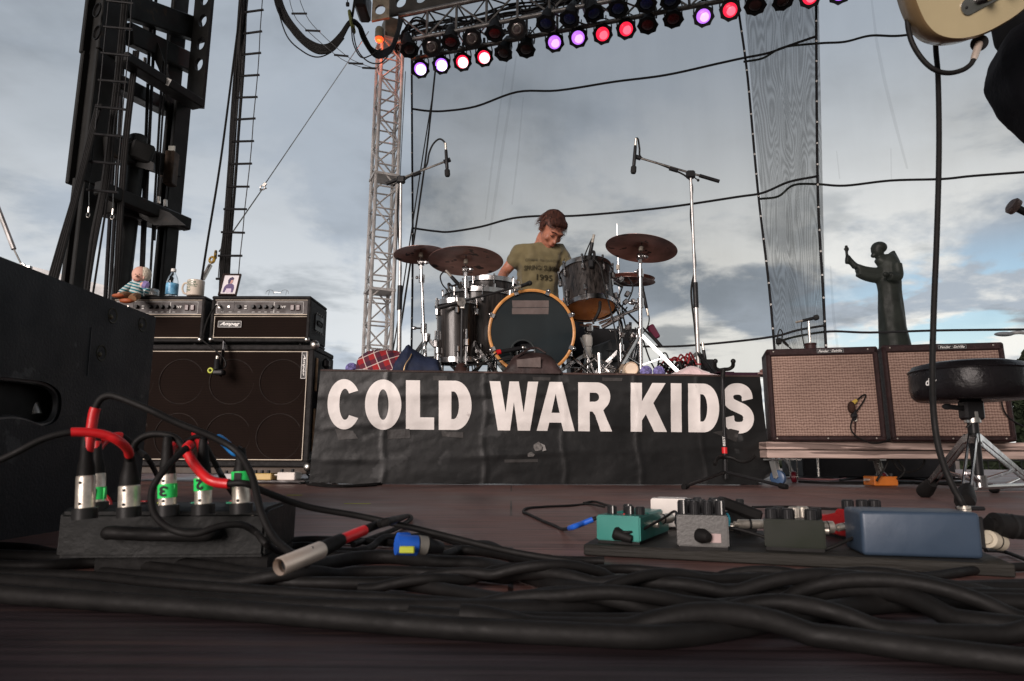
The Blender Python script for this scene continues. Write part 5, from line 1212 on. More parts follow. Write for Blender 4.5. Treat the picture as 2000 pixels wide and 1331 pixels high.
# red snake cables + stage box on riser
m = MB(); rc = mat('red_cable', (.22, .015, .018), .45)
for i in range(7): m.tube([at(1285 + 6 * i, 728, 4.25), at(1295 + 8 * i, 708 + random.uniform(-4, 6), 4.2), at(1312 + 6 * i, 702 - 2 * i + random.uniform(-4, 4), 4.25), at(1330 + 5 * i, 706 + random.uniform(-3, 8), 4.3), at(1345 + 4 * i, 712, 4.3)], .006, 6, 5)
single('cable_bundle', m, rc, 'messy red leads piled on the right of the riser', 'cables')
m = MB()
for i in range(9): m.tube([at(1280 + 9 * i, 730, 4.2), at(1288 + 8 * i, 712 + random.uniform(-6, 6), 4.15), at(1300 + 7 * i, 716 + random.uniform(-8, 8), 4.2), at(1318 + 5 * i, 724, 4.22)], .0065, 6, 5)
for x in (1298, 1311, 1326): m.cyl(at(x, 706, 4.15), at(x + 5, 718, 4.15), .011, n=8)
single('cable_bundle', m, rubber, 'dark leads and plugs heaped beside the pink towel', 'cables')
m = thing('small_stage_box', 'small black connector box at the foot of the right boom stand', 'stage box', at(1372, 722, 4.45)); MB().box(at(1370, 714, 4.5) , (.14, .1, .07), bev=.006).build('housing', black, m)
tm = mic('tiny clip-on microphone standing on the connector box at right', at(1374, 684, 4.4), at(1378, 710, 4.4), .007); m = MB(); m.tube([at(1374, 684, 4.4), at(1372, 676, 4.4), at(1364, 678, 4.4), at(1362, 690, 4.4), at(1370, 720, 4.4)], .003, 6, 5); m.build('gooseneck', black, tm)
wire([(1360, 660), (1366, 690), (1373, 724)], 4.42, .004, 'thin black lead falling beside the right boom stand')
# cup, yarn balls, towels
m = thing('paper_cup', 'cream paper cup lying on its side on the riser edge', 'cup', at(1232, 730, 3.95)); cup = mat('cream_paper', (.62, .5, .38), .6)
c = at(1233, 725, 3.93) ; c.z = RT + .052; ax = V(-.12, -1, .05).normalized()
MB().lathe([(.0, .0), (.036, .0), (.037, .004), (.05, -.09), (.052, -.1), (.048, -.1), (.034, -.004)], c, ax, 28).build('cup_body', cup, m); MB().torus(c + ax * .002, .038, .003, ax, 24, 6).build('rim', mat('cup_rim', (.5, .36, .24), .6), m)
def yarn(px, py, y, label):
    c = at(px, py, y); r = .034; c.z = RT + r; mb = MB()
    mb.sph(c, r * .93, n=14)
    for i in range(26):
        ax = V(random.gauss(0, 1), random.gauss(0, 1), random.gauss(0, 1)).normalized(); mb.torus(c, r * random.uniform(.93, 1.0), .0022, ax, 22, 4)
    single('yarn_ball', mb, mat('lilac_yarn', (.13, .115, .27), .75, var=.5, vscale=60), label, 'ball', 'lilac wound balls on the riser edge')
yarn(1262, 726, 3.92, 'lilac wound ball next to the cream cup'); yarn(1287, 727, 3.93, 'lilac wound ball right beside the one by the cup')
yarn(687, 715, 3.86, 'leftmost lilac wound ball on the riser edge'); yarn(708, 716, 3.85, 'lilac wound ball touching the plaid shirt')
tow = mat('pink_towel', (.62, .46, .46), .95, var=.12, vscale=14, bump=.6, bscale=70, sheen=.4)
o = single('towel', cloth_lump([(1296, 734), (1312, 730), (1330, 722), (1345, 716), (1358, 717), (1368, 724), (1385, 731), (1402, 735)], 3.96, .14, .016, 11), tow, 'pale pink crumpled towel on the riser right of the drums', 'towel', smooth=80)
o = single('towel', cloth_lump([(676, 727), (700, 722), (730, 723), (765, 724), (775, 728)], 3.80, .1, .004, 21), mat('white_towel', (.68, .66, .64), .95, bump=.4, bscale=70), 'thin white folded towel under the plaid shirt', 'towel', smooth=80)
m = MB(); a_, b_ = at(1405, 729, 3.98), at(1468, 729, 4.02); a_.z = b_.z = RT + .022; m.box((a_ + b_) / 2, ((b_ - a_).length, .16, .022), bev=.004); m.box((a_ + b_) / 2 + V(-.08, -.02, .013), (.1, .1, .006), bev=.002)
single('tray', m, mat('dark_maroon_plastic', (.03, .012, .02), .35), 'flat dark tray lying at the right end of the riser', 'tray')
# plaid shirt and navy jacket
def plaid():
    m = bpy.data.materials.new('red_plaid'); m.use_nodes = True; t = m.node_tree; b = t.nodes['Principled BSDF']; b.inputs['Roughness'].default_value = .9
    tcn = t.nodes.new('ShaderNodeTexCoord'); mp = t.nodes.new('ShaderNodeMapping'); mp.inputs[2].default_value = (0, R_(24), 0); t.links.new(tcn.outputs['Object'], mp.inputs[0]); sx_ = t.nodes.new('ShaderNodeSeparateXYZ'); t.links.new(mp.outputs[0], sx_.inputs[0])
    def band(out, sc, lo, ph=0.):
        a = t.nodes.new('ShaderNodeMath'); a.operation = 'MULTIPLY_ADD'; a.inputs[1].default_value = sc; a.inputs[2].default_value = ph; t.links.new(out, a.inputs[0])
        s = t.nodes.new('ShaderNodeMath'); s.operation = 'SINE'; t.links.new(a.outputs[0], s.inputs[0]); g = t.nodes.new('ShaderNodeMath'); g.operation = 'GREATER_THAN'; g.inputs[1].default_value = lo; t.links.new(s.outputs[0], g.inputs[0]); return g.outputs[0]
    def mx(f, a, b_, k=1.):
        n = t.nodes.new('ShaderNodeMix'); n.data_type = 'RGBA'; mm = t.nodes.new('ShaderNodeMath'); mm.operation = 'MULTIPLY'; mm.inputs[1].default_value = k; t.links.new(f, mm.inputs[0]); t.links.new(mm.outputs[0], n.inputs[0])
        if isinstance(a, tuple): n.inputs[6].default_value = (*a, 1)
        else: t.links.new(a, n.inputs[6])
        n.inputs[7].default_value = (*b_, 1); return n.outputs[2]
    c = mx(band(sx_.outputs[0], 95, .2), (.30, .012, .015), (.02, .012, .03), .75); c = mx(band(sx_.outputs[2], 95, .2), c, (.03, .012, .03), .7)
    c = mx(band(sx_.outputs[0], 95, .975, 1.6), c, (.6, .5, .45), .8); c = mx(band(sx_.outputs[2], 95, .97, 1.6), c, (.6, .5, .45), .8)
    t.links.new(c, b.inputs['Base Color']); return m
single('plaid_shirt', cloth_lump([(706, 727), (707, 704), (716, 690), (735, 684), (760, 683), (782, 688), (800, 700), (806, 727)], 3.95, .3, .03, 5, 60, 20), plaid(), 'red plaid flannel shirt heaped at the left of the riser', 'shirt', smooth=80)
jk = thing('navy_jacket', 'navy blue jacket with a zip heaped beside the plaid shirt', 'jacket', V(at(810, 726, 3.88).x, 3.88, RT))
navy = mat('navy_cloth', (.012, .017, .036), .7, var=.3, vscale=14, bump=.3, bscale=40)
cloth_lump([(770, 729), (778, 700), (790, 682), (799, 675), (806, 680), (822, 690), (840, 698), (856, 706), (862, 722), (860, 729)], 3.87, .22, .02, 9, 60, 20).build('cloth', navy, jk, smooth=80)
MB().tube([at(788, 727, 3.74), at(792, 712, 3.745), at(800, 700, 3.76), at(804, 692, 3.79)], .003, 6, 6).build('zip', mat('brass_zip', (.45, .3, .15), .4, .5), jk)
# ================= BASS RIG, LEFT =================
def piping_rect(mb, M, x0, x1, z0, z1, y, r):
    c = [(x0, y, z0), (x1, y, z0), (x1, y, z1), (x0, y, z1)]
    for i in range(4): mb.cyl(M @ V(*c[i]), M @ V(*c[(i + 1) % 4]), r, n=6)
def local(loc, rz=0., rx=0.): return Matrix.Translation(Vector(loc)) @ Matrix.Rotation(rz, 4, 'Z') @ Matrix.Rotation(rx, 4, 'X')
def lbox(M, c, s, bev=0, mb=None, seg=1):
    mb = mb or MB(); bm_ = MB().box(c, s, bev=bev, seg=seg); mb.add([M @ v for v in bm_.v], bm_.f); return mb
tolex = mat('black_tolex', (.017, .016, .016), .6, var=.3, vscale=40, bump=.5, bscale=260, wear=(.16, .11, .07), weart=.70, wscale=7)
tolex2 = mat('black_tolex_clean', (.016, .015, .015), .6, var=.3, vscale=40, bump=.5, bscale=260)
def cloth_mat(name, a, b, sc, sz, rough=.95, c3=None):
    m = bpy.data.materials.new(name); m.use_nodes = True; t = m.node_tree; p = t.nodes['Principled BSDF']; p.inputs['Roughness'].default_value = rough
    tcn = t.nodes.new('ShaderNodeTexCoord'); s = t.nodes.new('ShaderNodeSeparateXYZ'); t.links.new(tcn.outputs['Object'], s.inputs[0])
    n = t.nodes.new('ShaderNodeTexNoise'); n.inputs['Scale'].default_value = 55; n.inputs['Detail'].default_value = 3; t.links.new(tcn.outputs['Object'], n.inputs['Vector'])
    def wv(o, k):
        j = t.nodes.new('ShaderNodeMath'); j.operation = 'MULTIPLY_ADD'; j.inputs[1].default_value = 6 if k < 2000 else 2; t.links.new(n.outputs[0], j.inputs[0])
        q = t.nodes.new('ShaderNodeMath'); q.operation = 'MULTIPLY'; q.inputs[1].default_value = k; t.links.new(o, q.inputs[0]); t.links.new(q.outputs[0], j.inputs[2])
        w = t.nodes.new('ShaderNodeMath'); w.operation = 'SINE'; t.links.new(j.outputs[0], w.inputs[0]); return w.outputs[0]
    w1 = wv(s.outputs[0], sc); w2 = wv(s.outputs[2], sz)
    ad = t.nodes.new('ShaderNodeMath'); ad.operation = 'MULTIPLY_ADD'; ad.inputs[1].default_value = .30; ad.inputs[2].default_value = .5; t.links.new(w2, ad.inputs[0])
    a2 = t.nodes.new('ShaderNodeMath'); a2.operation = 'MULTIPLY_ADD'; a2.inputs[1].default_value = .16; t.links.new(w1, a2.inputs[0]); t.links.new(ad.outputs[0], a2.inputs[2]); a2.use_clamp = True
    mx = t.nodes.new('ShaderNodeMix'); mx.data_type = 'RGBA'; t.links.new(a2.outputs[0], mx.inputs[0]); mx.inputs[6].default_value = (*a, 1); mx.inputs[7].default_value = (*b, 1)
    n2 = t.nodes.new('ShaderNodeTexNoise'); n2.inputs['Scale'].default_value = 4; t.links.new(tcn.outputs['Object'], n2.inputs['Vector'])
    m2 = t.nodes.new('ShaderNodeMix'); m2.data_type = 'RGBA'; m2.blend_type = 'MULTIPLY'; m2.inputs[0].default_value = .5; t.links.new(mx.outputs[2], m2.inputs[6]); t.links.new(n2.outputs[0], m2.inputs[7])
    g = t.nodes.new('ShaderNodeMix'); g.data_type = 'RGBA'; g.blend_type = 'MULTIPLY'; g.inputs[0].default_value = 1; t.links.new(m2.outputs[2], g.inputs[6]); g.inputs[7].default_value = (1.25, 1.25, 1.25, 1)
    t.links.new(g.outputs[2], p.inputs['Base Color']); MATS[name] = m; return m
amp_grille = cloth_mat('black_brown_grille', (.006, .004, .003), (.017, .010, .008), 900, 700)
MATS['black_brown_grille'].node_tree.nodes['Principled BSDF'].inputs['Specular IOR Level'].default_value = .1
CY = 3.82
ca, cb = at(173, 905, CY), at(603, 905, CY); czb = at(500, 912, CY).z; czt = at(500, 674, CY).z
cw, ch, cdp = cb.x - ca.x, czt - czb, .40
crz = R_(-1.0)
Mc = local((ca.x, CY + .01, czb), crz)
cab = thing('bass_cabinet', 'large worn black bass speaker cabinet under the two amp heads', 'speaker cabinet', (ca.x + cw / 2, CY + .2, 0))
bx = MB(); t_ = .03
for c, s in (((cw / 2, cdp / 2, t_ / 2), (cw, cdp, t_)), ((cw / 2, cdp / 2, ch - t_ / 2), (cw, cdp, t_)), ((t_ / 2, cdp / 2, ch / 2), (t_, cdp, ch - 2 * t_ + .002)), ((cw - t_ / 2, cdp / 2, ch / 2), (t_, cdp, ch - 2 * t_ + .002)), ((cw / 2, cdp - .01, ch / 2), (cw - .05, .02, ch - .05))): lbox(Mc, c, s, .006, bx)
bx.build('body', tolex, cab)
lbox(Mc, (cw / 2, .018, ch / 2), (cw - 2 * t_ + .004, .012, ch - 2 * t_ + .004)).build('grille_cloth', amp_grille, cab, smooth=0)
pp = MB(); piping_rect(pp, Mc, t_ + .008, cw - t_ - .008, t_ + .008, ch - t_ - .008, .008, .0024); pp.build('white_piping', mat('yellowed_piping', (.62, .54, .44), .5), cab)
ringm = mat('speaker_surround', (.0125, .0085, .007), .8, var=.3, vscale=20)
for i in range(4):
    for j in range(2):
        MB().torus(Mc @ V(cw - .175 - i * .285, .0125, .165 + j * .305), .126, .0035, (0, -1, 0), 48, 4).build('speaker_ring', ringm, cab)
for x in (0, cw):
    for z in (0, ch): MB().sph(Mc @ V(x, .004, z), .026, (1, .8, 1), 14).build('corner_cap', steel, cab)
M_b = MB()
bdg = lbox(Mc, (cw - .055, .008, ch - .115), (.026, .006, .15), .002).build('badge', black, cab)
pp = MB(); piping_rect(pp, Mc, cw - .068, cw - .042, ch - .19, ch - .04, .003, .0018); pp.build('badge_frame', whiteink, bdg)
MB().mesh(text2d('Ampeg', .125, .017, off=.02, shear=.35), frame(Mc @ V(cw - .055, .003, ch - .115), (0, 0, -1), (1, 0, 0))).build('badge_lettering', whiteink, bdg, smooth=0)
lbox(Mc, (cw + .004, .05, ch * .76), (.012, .02, .19), .004).build('side_strip', mat('bare_wood_wear', (.30, .20, .12), .8, var=.4, vscale=30), cab)
lbox(Mc, (cw + .004, .05, ch * .30), (.012, .02, .24), .004).build('side_strip', mat('bare_wood_wear'), cab)
lbox(Mc, (cw + .012, .2, ch * .5), (.03, .16, .2), .012).build('side_handle', black, cab)
dl = thing('equipment_dolly', 'low dolly board on castors under the bass cabinet', 'dolly', (ca.x + cw / 2, CY + .2, 0))
lbox(Mc, (cw / 2, .2, -.022), (cw - .02, .38, .036), .004).build('board', mat('dark_plywood', (.06, .045, .035), .7), dl)
def caster(p, parent, wheel_m=None, r=.035, rz=0.):
    m = MB(); q = Matrix.Rotation(rz, 3, 'Z'); ax = q @ V(1, 0, 0); c = Vector((p[0], p[1], r + .001)) + q @ V(0, -.02, 0)
    m.lathe([(.006, -.014), (r * .8, -.015), (r, -.010), (r, .010), (r * .8, .015), (.006, .014)], c, ax, 22); o = m.build('castor_wheel', wheel_m or rubber, parent)
    f = MB(); top = Vector(p)
    for s in (-1, 1): f.bar(c + ax * .02 * s, V(top.x, top.y, top.z - .006) + ax * .02 * s, .004, .03, up=q @ V(0, 1, 0), bev=.001)
    f.box(top, (.09, .07, .008), q); f.cyl(c - ax * .024, c + ax * .024, .006, n=8); f.lathe([(0, .0), (r * .5, .001), (r * .5, -.003)], c - q @ V(0, 0, 0) + ax * .0155, ax, 14); f.build('castor_fork', steel, parent); return o
for x in (.1, .62, cw - .1):
    p = Mc @ V(x, .07, -.042); caster((p.x, p.y, p.z), dl, None, (czb - .046) / 2 - .001)
lbox(Mc, (cw + .028, .15, ch + .012 - .1), (.04, .06, .06), .015).build('latch', black, cab)
# amp heads
headm = mat('control_panel', (.018, .010, .009), .45, .0, spec=.3)
def amp_head(px0, px1, y, label, sidevis, badge):
    a, b = at(px0, 668, y), at(px1, 668, y); zb, zt = at(px0, 668, y).z, at(px0, 578, y).z; zb = max(zb, czt + .016); w, h, d = b.x - a.x, zt - zb, .33; M = local((a.x, y, zb), crz)
    t = thing('amplifier_head', label, 'amplifier head', (a.x + w / 2, y + .16, czt))
    bx = MB(); tk = .02
    for c, s in (((w / 2, d / 2, tk / 2), (w, d, tk)), ((w / 2, d / 2, h - tk / 2), (w, d, tk)), ((tk / 2, d / 2, h / 2), (tk, d, h - 2 * tk + .002)), ((w - tk / 2, d / 2, h / 2), (tk, d, h - 2 * tk + .002)), ((w / 2, d - .01, h / 2), (w - .03, .02, h - .03))): lbox(M, c, s, .006, bx)
    bx.build('body', tolex2, t)
    zp = h * .58
    pn = lbox(M, (w / 2, .016, (zp + h - tk) / 2 + .004), (w - 2 * tk, .012, h - tk - zp - .008)).build('control_panel', headm, t, smooth=0)
    gr = lbox(M, (w / 2, .014, (tk + zp) / 2), (w - 2 * tk, .010, zp - tk - .004)).build('grille_cloth', amp_grille, t, smooth=0)
    pp = MB(); rr = .0026
    pp.cyl(M @ V(tk, .006, zp + .004), M @ V(w - tk, .006, zp + .004), rr, n=6); pp.cyl(M @ V(tk, .006, h - tk - .004), M @ V(w - tk, .006, h - tk - .004), .0016, n=6); pp.cyl(M @ V(tk, .006, zp - .008), M @ V(w - tk, .006, zp - .008), .0016, n=6)
    pp.cyl(M @ V(tk, .006, tk + .006), M @ V(w - tk, .006, tk + .006), rr, n=6); pp.cyl(M @ V(tk + .004, .006, tk + .006), M @ V(tk + .004, .006, zp - .01), rr, n=6)
    pp.build('white_piping', mat('yellowed_piping'), t)
    for x in (.012, w - .012): MB().sph(M @ V(x, .002, .014), .017, (1, .8, 1), 12).build('corner_cap', steel, t)
    z0, z1 = zp + .012, h - tk - .014; zm = (z0 + z1) / 2; pp = MB()
    for x0, x1 in ((.03, .13), (.13, w * .625), (w * .63, w - .045)): piping_rect(pp, M, x0, x1, z0, z1, .0095, .0011)
    pp.build('panel_outline', whiteink, pn)
    for i, x in enumerate((.155, .235, .27, .305, .34, .375)):
        x = x * w / .56; m = MB(); m.lathe([(.0, .02), (.0095, .02), (.012, .002), (.013, 0)], M @ V(x, .010, zm + .004), M.to_3x3() @ V(0, -1, 0), 16); m.build('knob', black, pn)
    m = MB()
    for x in (.155, .235, .27, .305, .34, .375, .06, .105): x = x * w / .56; lbox(M, (x, .0098, z0 + .008), (.016, .0008, .002), 0, m)
    m.build('knob_marks', whiteink, pn, smooth=0)
    m = MB(); [lbox(M, (.192 * w / .56, .008, zm + .008 - .014 * k), (.014, .008, .007), .001, m) for k in (0, 1)]; m.build('rocker_switch', whiteink, pn)
    for k in (0, 1): lbox(M, (w - .075 - .034 * k, .008, zm), (.024, .012, .034), .003).build('power_switch', mat('dark_red_switch', (.05, .012, .012), .3), pn)
    letter('lettering', 'SVT', M @ V(w * .715, .009, zm + .004), M.to_3x3() @ V(1, 0, 0), (0, 0, 1), .036, .013, whiteink, pn, off=.035)
    MB().mesh(fill2d([[(-.007, .005), (.007, .005), (0, -.007)]]), frame(M @ V(w * .80, .009, zm), (1, 0, 0), (0, 0, 1))).build('triangle_mark', mat('grey_print', (.3, .3, .3), .6), pn, smooth=0)
    m = MB(); m.cyl(M @ V(.045, .012, zm + .004), M @ V(.045, .004, zm + .004), .008, n=12); m.cyl(M @ V(.1, .012, zm + .004), M @ V(.1, .004, zm + .004), .006, n=12); m.build('input_jack', steel, pn)
    if badge:
        bg = lbox(M, (.115, .006, zp * .66), (.135, .006, .036), .002).build('badge', black, t)
        pp = MB(); piping_rect(pp, M, .048, .182, zp * .66 - .0175, zp * .66 + .0175, .002, .0014); pp.build('badge_frame', whiteink, bg)
        MB().mesh(text2d('Ampeg', .118, .026, off=.028, shear=.45), frame(M @ V(.115, .0025, zp * .66), M.to_3x3() @ V(1, 0, 0), (0, 0, 1))).build('badge_lettering', whiteink, bg, smooth=0)
    for x in (.06, w - .06): MB().cyl(M @ V(x, .05, -.014), M @ V(x, .05, .002), .015, n=12).build('foot', rubber, t)
    if sidevis:
        m = MB(); lbox(M, (w + .003, d * .5, h * .5), (.008, .16, .1), .004, m); m.build('side_handle', black, t)
        m = MB()
        for i in range(4):
            for s in (-1, 1): m.sph(M @ V(w + .008, d * .5 - .06 + .04 * i, h * .5 + s * .055), .004, n=6)
        m.build('handle_screws', steel, t); lbox(M, (w + .006, d * .5, h * .5), (.008, .1, .03), .01).build('handle_grip', rubber, t)
    return t, M, w, h
h1, M1, w1, hh1 = amp_head(208, 396, CY + .06, 'bass amplifier head on the left of the pair, partly behind the monitor', False, False)
h2, M2, w2, hh2 = amp_head(407, 604, CY + .06, 'bass amplifier head with framed badge on the right of the pair', True, True)
ztop = M2.translation.z + hh2
m = MB(); p = M2 @ V(.045, .0, hh2 * .79); m.cyl(p + V(0, .006, 0), p + V(0, -.03, -.006), .008, n=10)
pj = single('jack_plug', m, whiteink, 'white jack plug in the input of the right amp head', 'plug')
m = MB(); m.tube([p + V(0, -.03, -.006), p + V(-.01, -.045, -.03), p + V(-.04, -.04, -.09), p + V(-.055, -.04, -.16), p + V(-.06, -.03, -.2), at(396, 665, 3.76), at(415, 680, 3.76), at(437, 700, 3.76), at(440, 716, 3.76), at(425, 722, 3.76), at(408, 722, 3.76)], .005, 7, 6)
single('instrument_cable', m, rubber, 'black lead looping from the right amp head down over the cabinet', 'cable')
# strap with the hanging mic
hm2 = thing('hanging_microphone', 'black microphone hung on a strap in front of the bass cabinet', 'microphone', at(425, 738, 3.72))
m = MB(); a_, b_ = at(438, 664, 3.79), at(430, 735, 3.74); m.bar(a_, b_, .004, .034, up=V(0, 1, 0)); m.build('strap', mat('black_webbing', (.02, .017, .016), .8), hm2, smooth=0)
tgo = MB().bar(at(438, 668, 3.782), at(437, 684, 3.772), .002, .026, up=V(0, 1, 0)).build('white_tag', mat('pale_label', (.5, .5, .52), .6), hm2, smooth=0)
letter('lettering', '2', at(437.5, 674, 3.776), (1, 0, 0), (0, -.1, 1), .014, .02, ink, tgo, off=.03)
m = MB(); m.cyl(at(424, 703, 3.74), at(423, 724, 3.72), .013, .016, 14); m.cyl(at(431, 726, 3.73), at(416, 722, 3.73), .009, n=8); m.box(at(428, 728, 3.73), (.06, .05, .03), bev=.008); m.build('body', black, hm2)
MB().cyl(at(425, 696, 3.74), at(424, 704, 3.74), .0095, n=12).build('plug', nickel, hm2); MB().torus(at(411, 724, 3.72), .012, .005, (0, 1, 0), 14, 6).build('yellow_ring', mat('yellow_green', (.45, .5, .03), .5), hm2)
# things on top of the heads
# doll
dc = at(262, 560, 3.80)
do = thing('plush_doll', 'bald plush doll in a teal striped shirt sitting on the left amp head', 'doll', V(dc.x, 3.9, ztop))
dskin = mat('doll_skin', (.62, .36, .28), .7, var=.08); dhat = mat('doll_hair', (.62, .55, .44), .95, bump=.6, bscale=120)
teal = mat('teal_stripe', (.02, .17, .2), .9)
def stripe():
    m = bpy.data.materials.new('striped_knit'); m.use_nodes = True; t = m.node_tree; b = t.nodes['Principled BSDF']; b.inputs['Roughness'].default_value = .95
    tcn = t.nodes.new('ShaderNodeTexCoord'); mp = t.nodes.new('ShaderNodeMapping'); mp.inputs[2].default_value = (0, R_(-14), 0); t.links.new(tcn.outputs['Object'], mp.inputs[0]); s = t.nodes.new('ShaderNodeSeparateXYZ'); t.links.new(mp.outputs[0], s.inputs[0])
    k = t.nodes.new('ShaderNodeMath'); k.operation = 'MULTIPLY'; k.inputs[1].default_value = 360; t.links.new(s.outputs[2], k.inputs[0]); w = t.nodes.new('ShaderNodeMath'); w.operation = 'SINE'; t.links.new(k.outputs[0], w.inputs[0])
    g = t.nodes.new('ShaderNodeMath'); g.operation = 'GREATER_THAN'; g.inputs[1].default_value = .0; t.links.new(w.outputs[0], g.inputs[0])
    mx = t.nodes.new('ShaderNodeMix'); mx.data_type = 'RGBA'; t.links.new(g.outputs[0], mx.inputs[0]); mx.inputs[6].default_value = (.02, .19, .23, 1); mx.inputs[7].default_value = (.55, .6, .58, 1); t.links.new(mx.outputs[2], b.inputs['Base Color']); return m
yd = 3.82
hd = MB(); hcd = at(274, 537, yd); hd.sph(hcd, .046, (.95, .95, 1.05), 20); hd.sph(at(268, 543, yd - .02), .028, (1, .8, .8), 14); hd.sph(at(266, 539, yd - .05), .008, n=8); hd.sph(at(281, 543, yd - .035), .010, (.6, .6, 1), 8)
hd.cyl(at(270, 552, yd), at(268, 548, yd), .02, n=10)
dh = hd.build('head', dskin, do, smooth=80)
MB().sph(at(282, 537, yd + .008), .043, (.9, .95, 1.05), 18).build('hair', dhat, dh)
m = MB(); m.tube([at(262, 546, yd - .05), at(267, 549, yd - .052), at(273, 547, yd - .05)], .003, 6, 4); m.build('mouth', mat('lips'), dh)
for x in (264.5, 272): MB().sph(at(x, 536, yd - .046), .003, n=6).build('eye', ink, dh)
m = MB(); m.loft([ring(at(263, 577, yd + .01), .046, .04, 18), ring(at(264, 568, yd + .005), .045, .038, 18), ring(at(266, 557, yd), .036, .03, 18), ring(at(268, 550, yd), .02, .02, 18)])
m.tube([at(260, 555, yd - .01), at(247, 564, yd - .03), at(236, 572, yd - .05)], lambda t: .02 - .004 * t, 10, 5); m.tube([at(275, 555, yd - .01), at(284, 562, yd - .03), at(288, 570, yd - .05)], lambda t: .019 - .003 * t, 10, 5)
m.build('striped_shirt', stripe(), do, smooth=80)
m = MB(); m.sph(at(233, 575, yd - .06), .012, n=10); m.sph(at(279, 556, yd - .055), .014, (1.2, .7, 1), 10); m.build('hands', mat('doll_skin'), do)
m = MB(); m.tube([at(256, 578, yd - .01), at(244, 577, yd - .08), at(236, 580, yd - .13)], .021, 10, 5); m.tube([at(268, 579, yd - .01), at(262, 580, yd - .09), at(258, 584, yd - .14)], .021, 10, 5); m.build('tan_trousers', mat('tan_cloth', (.27, .14, .07), .9), do)
m = MB(); m.sph(at(231, 578, yd - .15), .024, (1.5, .8, .5), 12); m.sph(at(247, 588, yd - .16), .026, (1.5, .8, .55), 12); m.build('orange_shoes', mat('orange_brown', (.36, .09, .03), .6), do)
MB().box(at(284, 557, yd - .05), (.045, .03, .045), Matrix.Rotation(.4, 3, 'Y'), bev=.012).build('lilac_bundle', mat('lilac_cloth', (.2, .16, .34), .9), do)
# tin
c = at(295, 577, 3.9); c.z = ztop
tn_ = thing('candle_tin', 'small embossed silver tin between the doll and the bottle', 'tin', c)
MB().lathe([(0, 0), (.037, 0), (.041, .006), (.041, .036), (.038, .04), (.036, .04), (.036, .01), (0, .01)], c, n=28).build('tin', mat('embossed_tin', (.55, .54, .52), .35, .9, bump=1.0, bscale=90), tn_)
# bottle
c = at(335, 577, 3.92); c.z = ztop; bo_ = thing('water_bottle', 'clear plastic water bottle with a blue label on the left amp head', 'bottle', c)
pet = mat('clear_plastic', (.9, .93, .95), .04, trans=1., var=0, ior=1.3)
MB().lathe([(0, 0), (.026, 0), (.034, .006), (.034, .082), (.033, .09), (.026, .12), (.013, .145), (.012, .16), (.0105, .16), (.0115, .145), (.0245, .12), (.0315, .09), (.0325, .008), (0, .004)], c, n=32).build('bottle_body', pet, bo_, smooth=60)
MB().lathe([(.0345, .012), (.035, .014), (.035, .078), (.0345, .08)], c, n=32).build('label', mat('blue_label', (.03, .28, .62), .35, var=.5, vscale=30, col2=(.25, .6, .85)), bo_)
MB().mesh(text2d('WATER', .045, .016, off=.02, shear=.2), frame(c + V(0, -.0362, .05), (1, 0, 0), (0, 0, 1))).build('label_lettering', mat('navy_ink', (.02, .04, .2), .5), bo_, smooth=0) if False else None
MB().cyl(c + V(0, 0, .153), c + V(0, 0, .170), .0145, n=20).build('cap', whiteink, bo_)
# mug
c = at(381, 577, 3.90); c.z = ztop; mu = thing('coffee_mug', 'cream mug covered in small green printing', 'mug', c)
mugm = mat('cream_glaze', (.62, .55, .46), .3, coat=.4)
MB().lathe([(0, 0), (.044, 0), (.048, .004), (.0485, .092), (.046, .094), (.0445, .09), (.044, .008), (0, .008)], c, n=36).build('mug_body', mugm, mu, smooth=50)
MB().tube([c + V(-.046, 0, .08), c + V(-.068, -.003, .076), c + V(-.076, -.004, .048), c + V(-.066, -.003, .02), c + V(-.047, 0, .016)], .006, 8, 6).build('handle', mugm, mu)
pr_ = MB(); rnd = random.Random(3)
for row in range(7):
    a = -2.35
    while a < -1.15:
        l = rnd.uniform(.05, .2); z = .078 - row * .0095 + rnd.uniform(-.002, .002); h_ = rnd.uniform(.0025, .0055)
        vs = []
        for k in range(4): aa = a + l * k / 3; vs += [c + V(.0492 * cos(aa), .0492 * sin(aa), z), c + V(.0492 * cos(aa), .0492 * sin(aa), z + h_)]
        if row < 4 or a < -1.75: pr_.add(vs, [(0, 2, 3, 1), (2, 4, 5, 3), (4, 6, 7, 5)])
        a += l + rnd.uniform(.02, .07)
pr_.build('printed_marks', mat('green_ink', (.03, .12, .06), .5, var=0), mu, smooth=0)
# framed picture
pf = thing('framed_picture', 'small dark framed picture of a figure in purple leaning on the right amp head', 'picture frame', V(at(450, 577, 3.93).x, 3.93, ztop))
fw = [at(427, 577.5, 3.92), at(463, 577.5, 3.92), at(471, 536, 3.97), at(435, 536, 3.97)]
o_ = (fw[0] + fw[2]) / 2; xax = (fw[1] - fw[0]).normalized(); yax = (fw[3] - fw[0]).normalized()
W_, H_ = (fw[1] - fw[0]).length, (fw[3] - fw[0]).length; Mf = frame(o_, xax, yax)
sk = (fw[3] - fw[0]).dot(xax); Mf = frame((fw[0] + fw[1]) / 2 + (fw[3] - fw[0]) / 2, (1, 0, .0), (fw[3] - fw[0]))
rr_ = lambda w, h: [(-w / 2, -h / 2), (w / 2, -h / 2), (w / 2, h / 2), (-w / 2, h / 2)]
MB().mesh(fill2d([rr_(W_, H_), rr_(W_ - .018, H_ - .018)], .006), Mf).build('frame', mat('dark_wood_frame', (.022, .012, .01), .4), pf, smooth=0)
ph = MB().mesh(fill2d([rr_(W_ - .016, H_ - .016)]), Mf).build('print', mat('print_white', (.72, .68, .70), .5, var=.03), pf, smooth=0)
